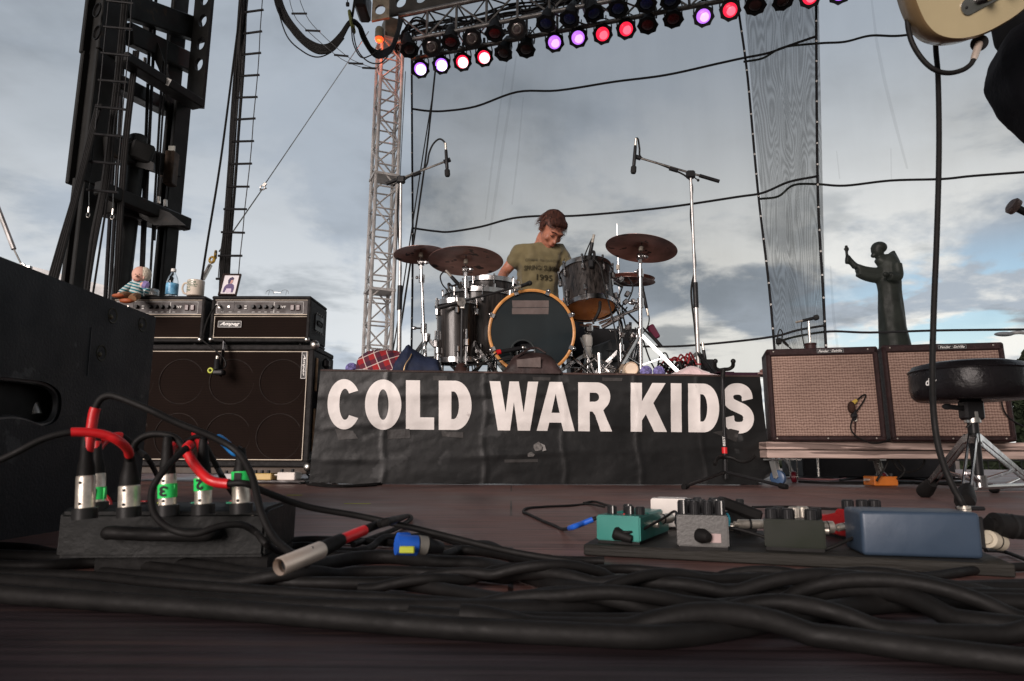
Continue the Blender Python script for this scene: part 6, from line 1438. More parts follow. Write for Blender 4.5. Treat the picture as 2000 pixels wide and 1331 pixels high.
def shp(pl, m, nm, k=.0015):
    MB().mesh(fill2d([[(x * W_ / 44, y * H_ / 44) for x, y in pl]]), Mf @ Matrix.Translation((0, 0, k))).build(nm, m, ph, smooth=0)
pu = mat('print_purple', (.11, .075, .17), .6); shp([(-13, -16), (-12, -5), (-8, 0), (-2, 2), (5, 2), (10, -1), (12, -7), (11, -16), (7, -16), (6, -8), (-6, -8), (-9, -16)], pu, 'painted_jacket')
shp([(-6, -16), (-6, -8), (6, -8), (7, -16)], mat('print_pale', (.6, .5, .6), .6), 'painted_dress'); shp([(0, 2), (3, 2), (6, 5), (6, 10), (2, 10), (-1, 6)], mat('print_face', (.5, .28, .25), .6), 'painted_face', .0018); shp([(-3, 1), (0, 4), (1, 9), (6, 10), (7, 13), (3, 16), (-3, 14), (-6, 9), (-5, 3)], mat('print_dark', (.05, .035, .08), .6), 'painted_hair', .0022)
# wire glasses
m = MB()
for x in (527, 556): m.torus(at(x, 573, 3.92), .022, .0011, (.15, -1, .3), 24, 5, a0=-.2, a1=pi + .4)
m.cyl(at(535, 571, 3.92), at(548, 572, 3.92), .001, n=5); m.tube([at(520, 570, 3.92), at(526, 568, 4.02), at(524, 577, 4.05)], .001, 5, 4)
for k in (0,): m.tube([at(563, 570, 3.92), at(560, 569, 4.02), at(558, 577, 4.05)], .001, 5, 4)
single('glasses', m, steel, 'thin wire spectacles lying on the right amp head', 'glasses')
# pedals in front of the cabinet
def floorpt(px, py, z=0.): return onz(px, py, z)
pb = thing('pedal_tray', 'grey tray board under the small pedals by the bass cabinet', 'tray', floorpt(540, 944)); a_, b_ = floorpt(400, 944, .0), floorpt(603, 944, .0)
MB().box(((a_.x + b_.x) / 2, a_.y + .12, .012), (b_.x - a_.x, .24, .016), bev=.003).build('board', mat('grey_metal_board', (.16, .15, .15), .5, .5), pb)
def small_pedal(px0, px1, y, h, m, label, knobs, z0=.02):
    a, b = at(px0, 930, y), at(px1, 930, y); w = b.x - a.x; t = thing('effects_pedal', label, 'effects pedal', (a.x + w / 2, y + .05, z0)); 
    mb = MB().box((a.x + w / 2, y + .06, z0 + h / 2), (w, .12, h), bev=.004); mb.build('housing', m, t)
    for i in range(knobs): MB().cyl((a.x + w * (.2 + .6 * i / max(1, knobs - 1)), y + .02, z0 + h), (a.x + w * (.2 + .6 * i / max(1, knobs - 1)), y + .02, z0 + h + .016), .009, .008, 12).build('knob', black, t)
    MB().cyl((a.x, y + .05, z0 + h * .6), (a.x - .03, y + .05, z0 + h * .6), .007, n=8).build('side_plug', nickel, t); return t
small_pedal(488, 530, 3.68, .035, mat('mustard_paint', (.45, .31, .11), .45), 'mustard yellow pedal by the bass cabinet', 3)
small_pedal(541, 576, 3.66, .042, mat('cream_paint', (.62, .57, .52), .45), 'cream white pedal by the bass cabinet, at the tray end', 2)
small_pedal(431, 470, 3.70, .032, mat('pale_grey_paint', (.35, .34, .34), .45), 'pale grey pedal behind the numbered connectors', 2)
m = MB()
for l in ([(575, 935), (590, 922), (603, 930), (600, 942), (585, 944)], [(610, 944), (650, 949), (700, 948), (747, 944)], [(612, 940), (660, 950), (720, 948), (745, 946)], [(600, 946), (640, 950), (690, 950), (735, 948)]): m.tube([floorpt(x, max(y_, 938), .006) + V(0, 0, max(0, (938 - y_)) * .0028) for x, y_ in l], .006, 6, 6)
single('cable_bundle', m, rubber, 'thin black leads lying in front of the banner left corner', 'cables')

# ================= STAGE MONITOR, NEAR LEFT =================
pr1 = at(305, 620, 1.72); zt_ = pr1.z; mx_ = pr1.x
mon = thing('stage_monitor', 'big black slanted stage speaker box at the near left with a handle hole', 'speaker', (mx_ - .4, 1.1, 0))
monm = mat('scuffed_black_paint', (.0048, .006, .0085), .5, var=.3, vscale=5, bump=.12, bscale=160, spec=.22, wear=(.03, .032, .035), weart=.64, wscale=14)
y1, y0_ = 1.72, .35
xl = mx_ - .85
# right wall with the oval handle opening, drawn in (y, z)
zc_ = .26; def_y = at(60, 783, 1.05)
yy_c = CAMP.y + ray(40, 783).y * ((mx_ - CAMP.x) / ray(40, 783).x)
def wallpt(px, py): d = ray(px, py); return CAMP + d * ((mx_ - CAMP.x) / d.x)
hp = [wallpt(*p) for p in ((-60, 735), (0, 737), (45, 741), (92, 748), (117, 768), (119, 800), (108, 824), (85, 832), (60, 824), (30, 818), (-10, 822), (-60, 826))]
hole = [(p.y, p.z) for p in catmull(hp, 4, True)]
wall = fill2d([[(y0_, .0), (y1, .0), (y1, zt_), (y0_, zt_)], hole], .009)
MB().mesh(wall, frame((mx_ - .009, 0, 0), (0, 1, 0), (0, 0, 1))).build('side_wall', monm, mon, smooth=0)
m = MB(); m.box(((mx_ + xl) / 2, y1 - .009, zt_ / 2), (mx_ - xl - .04, .018, zt_ - .03)); m.box(((mx_ + xl) / 2 - .009, (y1 + y0_) / 2, zt_ - .009 + .003), (mx_ - xl + .012, y1 - y0_ + .012, .018), bev=.005); m.box(((mx_ + xl) / 2, (y1 + y0_) / 2, .012), (mx_ - xl - .04, y1 - y0_ - .01, .018)); m.box((xl, (y1 + y0_) / 2, zt_ / 2), (.018, y1 - y0_ - .01, zt_ - .04))
m.build('body', monm, mon)
m = MB(); m.box((mx_ - .12, yy_c, .26), (.16, .42, .22)); 
bk = m.build('handle_recess', mat('recess_black'), mon); bk.data.flip_normals()
m = MB(); m.tube([p + V(-.012, 0, 0) for p in hp], .007, 6, 4, closed=True); m.build('handle_rim', mat('worn_edge', (.06, .06, .062), .35, .4), mon)
m = MB(); m.cyl(wallpt(112, 790) + V(-.05, 0, 0), wallpt(108, 812) + V(-.04, 0, 0), .012, n=12); m.build('bar', steel, mon)
for px, py in ((220, 617), (278, 634), (198, 690), (250, 566 + 60)):
    if px == 250: continue
    p = wallpt(px, py); rcs = MB().lathe([(.0, -.006), (.0125, -.006), (.0145, .0005), (.0175, .0015), (.019, 0)], p, (1, 0, 0), 24).build('rigging_point', mat('dark_insert', (.03, .028, .02), .5, .3), mon)
    MB().sph(p + V(-.002, -.006, -.004), .0065, n=10).build('insert_bolt', mat('dull_brass', (.08, .07, .045), .5, .5), rcs)
for z in (.08, .22, .36):   # scuffed seam
    pass
sp1, sp2 = wallpt(178, 640), wallpt(170, 735); MB().bar(sp1 + V(.0008, 0, 0), sp2 + V(.0008, 0, 0), .001, .002, up=V(1, 0, 0)).build('seam', mat('scratch', (.05, .055, .06), .6), mon)

# ================= RIGHT SIDE AMPLIFIERS =================
brown = mat('oxblood_tolex', (.022, .0105, .0105), .5, var=.25, vscale=40, bump=.5, bscale=220, wear=(.07, .04, .035), weart=.7)
tweed = cloth_mat('oxblood_grille', (.095, .048, .038), (.36, .25, .20), 480, 420)
CZ = at(1600, 864, 3.70).z   # case top
cs2 = thing('road_case', 'long pale wooden lidded platform on castors under the combo amplifiers', 'case', (at(1760, 890, 3.66).x, 3.9, 0))
wood2 = mat('pinkish_ply', (.35, .26, .225), .6, var=.35, vscale=5, stretch=(.5, 1, 9), bump=.25, bscale=20, wear=(.15, .105, .09), weart=.57, wscale=3)
cl_, cr_ = at(1498, 880, 3.72), at(2045, 880, 3.62); cu = (cr_ - cl_); cu.z = 0; Lc = cu.length; cu.normalize(); crot = math.atan2(cu.y, cu.x)
Mk = local((cl_.x, cl_.y, 0), crot); zc0, zc1 = at(1500, 895, 3.72).z, at(1500, 863, 3.72).z
lbox(Mk, (Lc / 2, .3, (zc0 + (zc1 + zc0) / 2) / 2 - .001), (Lc, .6, (zc1 - zc0) / 2 - .003), .004).build('lower_panel', wood2, cs2)
lbox(Mk, (Lc / 2, .3, (zc1 + (zc1 + zc0) / 2) / 2 + .001), (Lc + .006, .606, (zc1 - zc0) / 2 - .003), .004).build('lid', wood2, cs2)
lbox(Mk, (Lc / 2, .31, (zc0 + zc1) / 2), (Lc - .02, .56, .012)).build('seam_gap', black, cs2)
for x, wm in ((.055, mat('blue_wheel', (.03, .06, .12), .4)), (Lc * .55, mat('red_wheel', (.14, .01, .02), .4))):
    for yy in (.08, .5):
        if x > .1 and yy == .08: continue
        p = Mk @ V(x, yy, zc0 - .008); caster((p.x, p.y, p.z), cs2, wm, .042 if yy < .2 else .035, .7)
p = Mk @ V(Lc * .22, .55, zc0 - .008); caster((p.x, p.y, p.z), cs2, mat('red_wheel'), .034, -.5)
lbox(Mk, (Lc + .01, .12, (zc0 + zc1) / 2), (.02, .07, .06), .005).build('latch', mat('blue_grey_latch', (.08, .16, .22), .4), cs2)
def combo(corners, y, label, seed, dyr=.13):
    """front corners px: TL TR BR BL"""
    BL = at(*corners[3], y); BR_ = at(*corners[2], y - dyr); BL.z = BR_.z = zc1 + .003
    y2 = y
    TL = at(*corners[0], y + .03); TR = at(*corners[1], y + .03 - dyr)
    u_ = (BR_ - BL); w = u_.length; u_.normalize(); h = ((TL.z + TR.z) / 2 - BL.z); rz = math.atan2(u_.y, u_.x); M = local(BL, rz, R_(-3.5)); d = .2
    t = thing('combo_amplifier', label, 'guitar amplifier', (BL.x + w / 2, y + .15, zc1)); tk = .028; top = .042
    bx = MB()
    for c, s in (((w / 2, d / 2, tk / 2), (w, d, tk)), ((w / 2, d / 2, h - top / 2), (w, d, top)), ((tk / 2, d / 2, h / 2), (tk, d, h - .01)), ((w - tk / 2, d / 2, h / 2), (tk, d, h - .01)), ((w / 2, d - .01, h / 2), (w - .03, .02, h - .03))): lbox(M, c, s, .008, bx)
    bx.build('cabinet', brown, t)
    lbox(M, (w / 2, .014, tk / 2 + (h - top) / 2), (w - 2 * tk, .012, h - tk - top)).build('grille_cloth', tweed, t, smooth=0)
    bg = lbox(M, (w * .58, -.002, h - top * .5), (.135, .006, .022), .002).build('badge', black, t)
    pp = MB(); piping_rect(pp, M, w * .58 - .066, w * .58 + .066, h - top * .5 - .010, h - top * .5 + .010, -.006, .0008); pp.build('badge_frame', mat('grey_print'), bg)
    MB().mesh(text2d('Fender · DeVille', .118, .013, off=.012, shear=.35), frame(M @ V(w * .58, -.0062, h - top * .5), M.to_3x3() @ V(1, 0, 0), M.to_3x3() @ V(0, 0, 1))).build('badge_lettering', whiteink, bg, smooth=0)
    for x, z in ((.04, h - .016), (w - .05, h - .016), (.03, .014), (w - .05, .014), (w * .5, .014)): MB().sph(M @ V(x, -.001, z), .0045, (1, .5, 1), 8).build('screw', nickel, t)
    return M, w, h
Mx, wx, hx = combo([(1502, 682), (1731, 676), (1733, 857), (1507, 860)], 3.70, 'brown combo amplifier with woven grille, left of the pair', 1)
My, wy, hy = combo([(1735, 674), (1985, 668), (1988, 857), (1741, 858)], 3.62, 'brown combo amplifier behind the round drum throne, right of the pair', 2)
m = MB(); p = Mx @ V(wx * .58, .12, hx); m.tube([p + V(-.08, 0, .0), p + V(-.06, 0, .016), p + V(.0, 0, .02), p + V(.08, 0, .016), p + V(.1, 0, 0)], .006, 8, 5); m.tube([My @ V(.15, .12, hy), My @ V(.2, .12, hy + .016), My @ V(.36, .12, hy + .016), My @ V(.41, .12, hy)], .006, 8, 5)
single('leather_handle', MB().tube([My @ V(.15, .12, hy), My @ V(.2, .12, hy + .016), My @ V(.36, .12, hy + .016), My @ V(.41, .12, hy)], .007, 8, 5), brown, 'brown strap handle on top of the right combo amplifier', 'handle').name = 'carry_strap'
c = Mx @ V(wx * .45, .12, hx)
single('brown_can', MB().lathe([(0, 0), (.033, 0), (.033, .006), (.030, .01), (.030, .04), (.033, .044), (.033, .05), (0, .05)], c, n=24), mat('brown_can_paint', (.035, .016, .015), .5), 'small brown can standing on the left combo amplifier', 'can')
# vocal mic on a stand seen behind the left combo
vs_ = thing('microphone_stand', 'thin chrome microphone stand rising behind the left combo amplifier', 'microphone stand', (at(1580, 680, 4.9).x, 4.9, 0)); MB().cyl((at(1582, 680, 4.9).x, 4.9, .02), at(1579, 628, 4.9), .009, n=10).build('tube', steel, vs_); MB().cyl((at(1582, 680, 4.9).x, 4.9, 0), (at(1582, 680, 4.9).x, 4.9, .02), .13, n=24).build('base_plate', black, vs_)
mi = mic('black handheld microphone lying in the stand behind the left combo', at(1567, 627, 4.9), at(1597, 620, 4.9), .02); m = MB(); m.tube([at(1567, 627, 4.9), at(1565, 640, 4.9), at(1568, 662, 4.9), at(1574, 690, 4.9)], .004, 6, 5); m.build('cable', rubber, mi)
m = MB(); m.tube([at(1520, 676, 4.2), at(1519, 656, 4.2), at(1523, 644, 4.2), at(1528, 650, 4.2), at(1529, 668, 4.2), at(1546, 682, 4.2)], .004, 6, 5); m.box(at(1521, 667, 4.2), (.03, .03, .04), bev=.006); m.tube([at(1516, 664, 4.2), at(1528, 664, 4.2), at(1540, 676, 4.2)], .006, 6, 4)
single('clip_microphone', m, rubber, 'small black clip microphone poking up at the left combo top corner', 'microphone')
# dynamic mic on the grille of the left combo
gm = thing('grille_microphone', 'stubby dark microphone hung against the left combo grille', 'microphone', at(1667, 800, 3.62))
MB().sph(at(1663, 796, 3.60), .024, (.8, .9, 1.3), 14).build('grille', mat('brown_foam', (.03, .014, .010), .8), gm)
m = MB(); m.cyl(at(1668, 801, 3.6), at(1670, 822, 3.61), .0135, .009, 12); m.box(at(1668, 812, 3.6), (.028, .03, .02), bev=.005); m.build('body', black, gm)
MB().cyl(at(1670, 816, 3.61), at(1671, 823, 3.61), .010, n=10).build('silver_band', nickel, gm); MB().cyl(at(1666, 788, 3.6), at(1673, 782, 3.6), .012, .009, 10).build('yellow_plug', mat('yellow_plastic', (.4, .28, .05), .5), gm)
MB().bar(at(1669, 820, 3.62), at(1667, 857, 3.63), .006, .03, up=V(0, 1, 0)).build('strap', mat('brown_strap', (.03, .014, .012), .8), gm)
m = MB(); m.tube([at(1672, 783, 3.6), at(1686, 772, 3.6), at(1691, 774, 3.6), at(1684, 788, 3.6), at(1672, 805, 3.6), at(1664, 822, 3.6), at(1662, 838, 3.6), at(1672, 852, 3.58), at(1695, 864, 3.58), at(1715, 866, 3.58), at(1738, 860, 3.6)], .004, 6, 6); m.build('cable', rubber, gm)
m = MB(); m.tube([at(1960, 740, 3.5), at(1955, 770, 3.5), at(1960, 800, 3.5), at(1975, 820, 3.5), at(2000, 834, 3.5)], .004, 6, 5); single('microphone_cable', m, rubber, 'thin dark lead curving over the right combo grille', 'cable')
# stuff under/behind the case: cables, orange pedal
m = MB(); pk = mat('pink_cable', (.45, .2, .2), .5)  # one even pink jacket colour
m.tube([onz(x, y_, .006) for x, y_ in ((1540, 934), (1580, 936), (1630, 937), (1655, 934), (1680, 932))], .006, 6, 5); single('instrument_cable', m, pk, 'pale pink lead lying on the deck under the platform', 'cable')
m = MB()
for l in ([(1535, 929), (1600, 930), (1700, 934), (1800, 933), (1900, 937)], [(1620, 943), (1700, 942), (1760, 940), (1850, 946), (1990, 948)], [(1640, 938), (1690, 933), (1740, 938), (1790, 944), (1900, 946)], [(1690, 944), (1715, 934), (1735, 930), (1770, 934), (1830, 940)], [(1560, 941), (1640, 944), (1760, 944), (1880, 942)]): m.tube([onz(x, y_, .008) for x, y_ in l], .007, 6, 6)
single('cable_bundle', m, rubber, 'black leads strewn on the deck under the combo platform', 'cables')
m = MB()
for l in ([(1736, 898), (1728, 915), (1718, 930), (1712, 940)], [(1752, 898), (1766, 916), (1762, 928), (1752, 936)], [(1742, 898), (1760, 920), (1785, 921), (1802, 910), (1806, 898)]): m.tube([at(x, y_, 3.75) for x, y_ in l], .006, 6, 5)
single('cable_bundle', m, rubber, 'black leads drooping from under the combo platform', 'cables')
o_p = floorpt(1735, 943); small_pedal(1707, 1754, 3.78, .05, mat('orange_paint', (.40, .11, .012), .5), 'orange pedal on the deck beneath the combo platform', 2, .003)
m = MB(); m.box((at(1690, 910, 5.2).x, 5.2, .09), (1.1, .4, .16), bev=.01); single('flat_case', m, mat('case_black'), 'low black case lying far behind the combo platform', 'case')
# ================= GUITAR STAND =================
GY = floorpt(1413, 950).y
gs = thing('guitar_stand', 'empty black tubular guitar stand with yoke in front of the banner', 'guitar stand', floorpt(1413, 945))
def G(px, py, dy=0.): return at(px, py, GY + dy)
MB().cyl(G(1411, 735), G(1418, 922), .0095, n=14).build('upper_tube', blackm, gs); MB().cyl(G(1415, 850), G(1417, 935), .014, n=14).build('lower_tube', blackm, gs)
MB().tube([G(1396, 708, -.03), G(1397, 718, -.01), G(1404, 723), G(1414, 722), G(1424, 721), G(1431, 716, -.01), G(1432, 708, -.03)], .0105, 10, 6).build('neck_yoke', rubber, gs)
MB().cyl(G(1413, 722), G(1411, 740), .012, n=12).build('yoke_stem', rubber, gs)
m = MB()
for x, y_ in ((1397, 706), (1432, 706)): m.sph(G(x, y_, -.03), .014, n=10)
m.build('yoke_tips', rubber, gs)
MB().tube([G(1396, 908, -.1), G(1402, 895, -.06), G(1414, 893, -.02), G(1430, 895, -.03), G(1447, 902, -.06), G(1462, 900, -.09), G(1474, 891, -.12)], .0095, 8, 6).build('body_rest', rubber, gs)
dcl = MB().cyl(G(1415, 874, -.002), G(1415.5, 886, -.002), .0146, n=14).build('red_decal', red_m, gs); letter('lettering', 'BEST', G(1414, 862, -.017), (0, 0, 1), (-1, 0, 0), .05, .013, whiteink, gs, off=.02)
for px, py in ((1337, 951), (1533, 951), (1405, 936), (1440, 942)):
    f = floorpt(px, py, .012); lo = MB().cyl(G(1417, 922), f, .0085, n=8).build('leg', blackm, gs); d_ = (f - G(1417, 922)).normalized(); MB().cyl(f - d_ * .03, f + d_ * .012, .0135, n=10).build('rubber_foot', rubber, lo)
    if px == 1405: break
# ================= DRUM THRONE =================
TY = 2.42
th = thing('drum_throne', 'black round drum throne with chrome double legs at the right', 'stool', floorpt(1888, 955))
c0 = at(1895, 782, TY); c1 = at(1895, 712, TY); rth = (at(2000, 745, TY).x - at(1797, 745, TY).x) / 2
vin2 = mat('black_seat_vinyl', (.009, .008, .009), .3, var=.2, vscale=10, bump=.2, bscale=60)
H = c1.z - c0.z
MB().lathe([(0, 0), (rth * .9, 0), (rth * .98, H * .12), (rth, H * .3), (rth, H * .72), (rth * .985, H * .82), (rth * .93, H * .95), (rth * .7, H * 1.03), (0, H * 1.06)], V(c0.x, TY, c0.z), (.0, .0, 1), 64).build('seat', vin2, th, smooth=50)
MB().torus(V(c0.x, TY, c0.z + H * .8), rth * .993, .0045, (0, 0, 1), 72, 6).build('seat_piping', vin2, th)
lp = at(1803, 748, TY - rth * .75); 
lgm = text2d('dw', .042, .026, off=.03, shear=.2); a0_ = math.atan2(-.36, -.93)
mm_ = MB().mesh(lgm)
bm_ = []
for v in mm_.v: a = a0_ - 0 + v.x / rth * 1.0; bm_.append(V(c0.x + (rth + .0025) * cos(a), TY + (rth + .0025) * sin(a), c0.z + H * .45 + v.y))
mm_.v = bm_; mm_.build('lettering', whiteink, th, smooth=0)
P = V(c0.x, TY, c0.z)
m = MB(); m.box(P + V(0, 0, -.035), (.07, .05, .07), bev=.008); m.cyl(P + V(-.02, 0, -.03), P + V(-.09, -.01, -.024), .009, n=8); m.sph(P + V(-.09, -.01, -.024), .014, (1.4, .6, .8), 8); m.build('seat_bracket', blackm, th)
m = MB(); zz0 = at(1895, 812, TY).z; k = P.z - .06
for i in range(11): m.torus(V(P.x, TY, k - .006 * i), .0125, .0022, (0, 0, 1), 18, 5)
m.cyl(V(P.x, TY, k + .02), V(P.x, TY, k - .09), .0118, n=16); m.build('threaded_rod', chrome, th)
m = MB(); m.cyl(V(P.x, TY, at(1895, 805, TY).z), V(P.x, TY, at(1895, 826, TY).z), .026, n=18); m.cyl(V(P.x - .02, TY - .02, at(1895, 828, TY).z), V(P.x - .05, TY - .04, at(1895, 836, TY).z), .004, n=6); m.build('height_collar', steel, th)
zh = at(1895, 852, TY).z; MB().cyl(V(P.x, TY, zh + .09), V(P.x, TY, .06), .018, n=16).build('centre_tube', blackm, th)
m = MB(); m.cyl(V(P.x, TY, .055), V(P.x, TY, .095), .026, n=16); m.build('lower_collar', chrome, th)
for px, py in ((1808, 957), (1885, 975), (2020, 948)):
    f = floorpt(px, py, .03); hub = V(P.x, TY, zh); d_ = (f - hub); fl = V(d_.x, d_.y, 0).normalized(); s = V(-fl.y, fl.x, 0) * .011; m = MB()
    for k in (-1, 1): m.bar(hub + fl * .03 + s * k, f + s * k, .005, .022, bev=.001)
    m.bar(V(P.x, TY, .075) + fl * .02, hub.lerp(f, .62), .016, .01, bev=.001)
    lo = m.build('leg', mat('dark_chrome', (.32, .3, .3), .2, 1, var=.3, vscale=14), th); dn = d_.normalized()
    MB().lathe([(0, -.05), (.02, -.05), (.026, -.02), (.03, .01), (.028, .03), (0, .034)], f - dn * .01, dn, 16).build('rubber_foot', rubber, lo)
    MB().bar(hub, hub + fl * .05 + V(0, 0, -.015), .03, .03, bev=.004).build('hinge', chrome, lo)
# second small stand foot lying at the right edge
m = thing('stand_leg', 'chrome leg of a microphone stand reaching in at the right edge', 'microphone stand', floorpt(2060, 945)); f = floorpt(1942, 957, .014); MB().cyl(f, onz(2080, 935, .03) + V(0, 0, .12), .008, n=10).build('leg', chrome, m); MB().sph(f, .02, (1.2, .8, .8), 12).build('rubber_foot', rubber, m)
p2_ = onz(2080, 935, .03); MB().cyl((p2_.x, p2_.y, .05), (p2_.x, p2_.y, 1.2), .010, n=10).build('tube', chrome, m)
m.name = 'microphone_stand'
m = MB().cyl(onz(1905, 952, .05), onz(2060, 946, .05), .010, n=10); single('chrome_bar', m, steel, 'long grey tube lying on the deck behind the throne', 'tube')
# vocal mic at the right edge
vm = mic('silver-grey vocal microphone head pointing in from the right edge', at(2022, 425, 2.2), at(1975, 401, 2.2), .027, gm=mat('mesh_ball', (.16, .12, .11), .35, .7, bump=1, bscale=400))
m = thing('microphone_stand', 'microphone stand just outside the right edge holding the vocal mic', 'microphone stand', (at(2120, 600, 2.2).x, 2.2, 0)); MB().cyl((at(2120, 600, 2.2).x, 2.2, .02), at(2090, 460, 2.2), .010, n=10).build('tube', blackm, m); MB().cyl(at(2010, 419, 2.2), at(2090, 460, 2.2), .008, n=10).build('boom_arm', blackm, m); MB().cyl((at(2120, 600, 2.2).x, 2.2, 0), (at(2120, 600, 2.2).x, 2.2, .02), .13, n=24).build('base_plate', blackm, m)
# ================= FOREGROUND: STAGE BOX AND CONNECTORS =================
box_m = mat('stage_box_black', (.0095, .010, .0098), .5, var=.25, vscale=9, bump=.1, bscale=120, wear=(.07, .06, .05), weart=.76, wscale=22)
BY = .90
a_ = at(106, 1092, BY); b_ = at(515, 1085, BY + .02); zf = at(300, 1004, BY).z; zb0 = at(300, 1092, BY).z
ubx = (b_ - a_); ubx.z = 0; bw = ubx.length; ubx.normalize(); brz = math.atan2(ubx.y, ubx.x)
Mb = local((a_.x, a_.y, 0), brz); bh = zf; bz0 = max(.012, zb0)
sb = thing('stage_box', 'black metal stage box with a bar handle and numbered connectors', 'stage box', (a_.x + bw / 2, BY + .1, 0))
m = MB(); dpt = .17
pf_ = [(0, bz0), (0, bh), (.012, bh + .006), (dpt * .55, bh + .008), (dpt, bh - .0), (dpt, bz0)]
vs = [Mb @ V(x, y_, z) for x in (0, bw) for y_, z in pf_]; n = len(pf_)
m.add(vs, [tuple(range(n)), tuple(reversed(range(n, 2 * n)))] + [(i, (i + 1) % n, n + (i + 1) % n, n + i) for i in range(n)])
bmm = bmesh.new(); mt_ = bpy.data.meshes.new('t'); mt_.from_pydata([tuple(v) for v in m.v], [], m.f); bmm.from_mesh(mt_); bmesh.ops.recalc_face_normals(bmm, faces=bmm.faces); bmesh.ops.bevel(bmm, geom=list(bmm.edges), offset=.004, segments=2, affect='EDGES')
MB().bm(bmm).build('housing', box_m, sb)
lbox(Mb, (bw / 2 + .02, .09, bz0 / 2), (bw - .04, .14, bz0), 0).build('base', rubber, sb)
hz_ = (bz0 + bh) / 2 + .004
hp_ = [Mb @ V(*q) for q in ((bw * .27, .004, hz_), (bw * .275, -.018, hz_ + .001), (bw * .31, -.024, hz_ + .002), (bw * .5, -.025, hz_), (bw * .72, -.024, hz_ - .001), (bw * .76, -.018, hz_), (bw * .765, .004, hz_))]
MB().tube(hp_, .0085, 12, 6).build('bar_handle', rubber, sb)
for c, (p, q) in (('red', ((0.02, .33), )) ,) if False else (): pass
# coloured labels strip on the lid
for x0, x1, mm, yy in ((.22, .29, red_m, .075), (.37, .43, red_m, .075), (.56, .60, red_m, .075), (.73, .78, red_m, .075), (.21, .28, mat('yellow_green'), .045), (.40, .45, mat('yellow_green'), .045), (.57, .61, mat('mint_tape', (.03, .42, .22), .5), .045), (.75, .81, mat('mint_tape'), .045)):
    lbox(Mb, ((x0 + x1) / 2 * bw, yy, bh + .0105), ((x1 - x0) * bw, .012, .002)).build('colour_label', mm, sb, smooth=0)
m = MB(); m.torus(Mb @ V(.018, .06, bh + .004), .016, .003, (0, 1, 0), 20, 6); m.torus(Mb @ V(.02, .03, bh + .002), .016, .0028, (.2, 1, 0), 20, 6); m.build('cord_loop', red_m, sb)
m = MB(); [m.sph(Mb @ V(x * bw, .002, bh - .006), .0035, (1, .4, 1), 8) for x in (.15, .93)]; m.build('screws', nickel, sb)
jm = mat('socket_plate', (.02, .02, .02), .35, .3)
def xlr(px, pyb, pyt, y, label, kind='f', tape=None, tilt=0., boots=.05, num=None, rr=.0098, sleeve=None):
    """connector standing in the box lid: silver body pyb..pyt, boot above"""
    b = at(px, pyb, y); t = at(px + tilt, pyt, y); o = thing('cable_connector', label, 'connector', b, 0, 'connectors plugged into the stage box')
    d = (t - b).normalized(); Ln = (t - b).length
    MB().lathe([(0, 0), (rr * 1.02, 0), (rr * 1.02, Ln * .96), (rr * .93, Ln), (0, Ln)], b, d, 28).build('shell', nickel, o)
    MB().lathe([(0, -.01), (.0135, -.01), (.0135, .002), (.011, .003), (0, .003)], b, d, 24).build('socket', jm, o)
    MB().lathe([(rr * .95, 0), (rr * .9, .012), (rr * .72, .02), (rr * .6, boots * .75), (rr * .48, boots), (0, boots)], t - d * .001, d, 20).build('boot', rubber, o)
    mks = MB(); [mks.cyl(b + d * Ln * f - V(0, rr * 1.0, 0), b + d * Ln * f - V(0, rr * 1.06, 0), .0018, n=8) for f in (.2, .8)]; mks.build('rivets', ink, o)
    if tape:
        z0, z1, w_ = tape; c = b + d * Ln * ((z0 + z1) / 2); hh_ = Ln * (z1 - z0)
        tp_ = MB(); tp_.lathe([(rr * 1.0, -hh_ / 2), (rr * 1.10, -hh_ / 2), (rr * 1.10, hh_ / 2), (rr * 1.0, hh_ / 2)], c, d, 28)
        tp_.box(c + V(w_ * .5 * (1 if w_ > 0 else 1), -rr * .35, 0), (abs(w_) + rr * 1.2, .0012, hh_), Matrix.Rotation(R_(4), 3, 'Y')); to = tp_.build('green_tape', green_t, o)
        if num: 
            n_me = text2d(num, .0085, .0125, off=.04)
            mbn = MB(); 
            for v in n_me.vertices: v.co = (-v.co.x, -v.co.y, 0)
            mbn.mesh(n_me, frame(c + V(0, -rr * 1.16, -.0), (1, 0, 0), (0, 0, 1))); mbn.build('handwritten_number', ink, to, smooth=0)
    return b, t, t + d * boots, d
def cable(l, r, label, m=None, sleeves=(), name='microphone_cable', group=None):
    """l: world points; sleeves: (t0, t1, material, name)"""
    o = thing(name, label, 'cable', l[0], 0, group); P = catmull(l, 10); MB().tube(P, r, 12, smooth=False).build('lead', m or rubber, o)
    n = len(P)
    for t0, t1, mm, nm in sleeves:
        i0, i1 = int(t0 * (n - 1)), max(int(t0 * (n - 1)) + 2, int(t1 * (n - 1))); MB().tube(P[i0:i1 + 1], r * 1.42, 14, smooth=False).build(nm, mm, o)
    return o
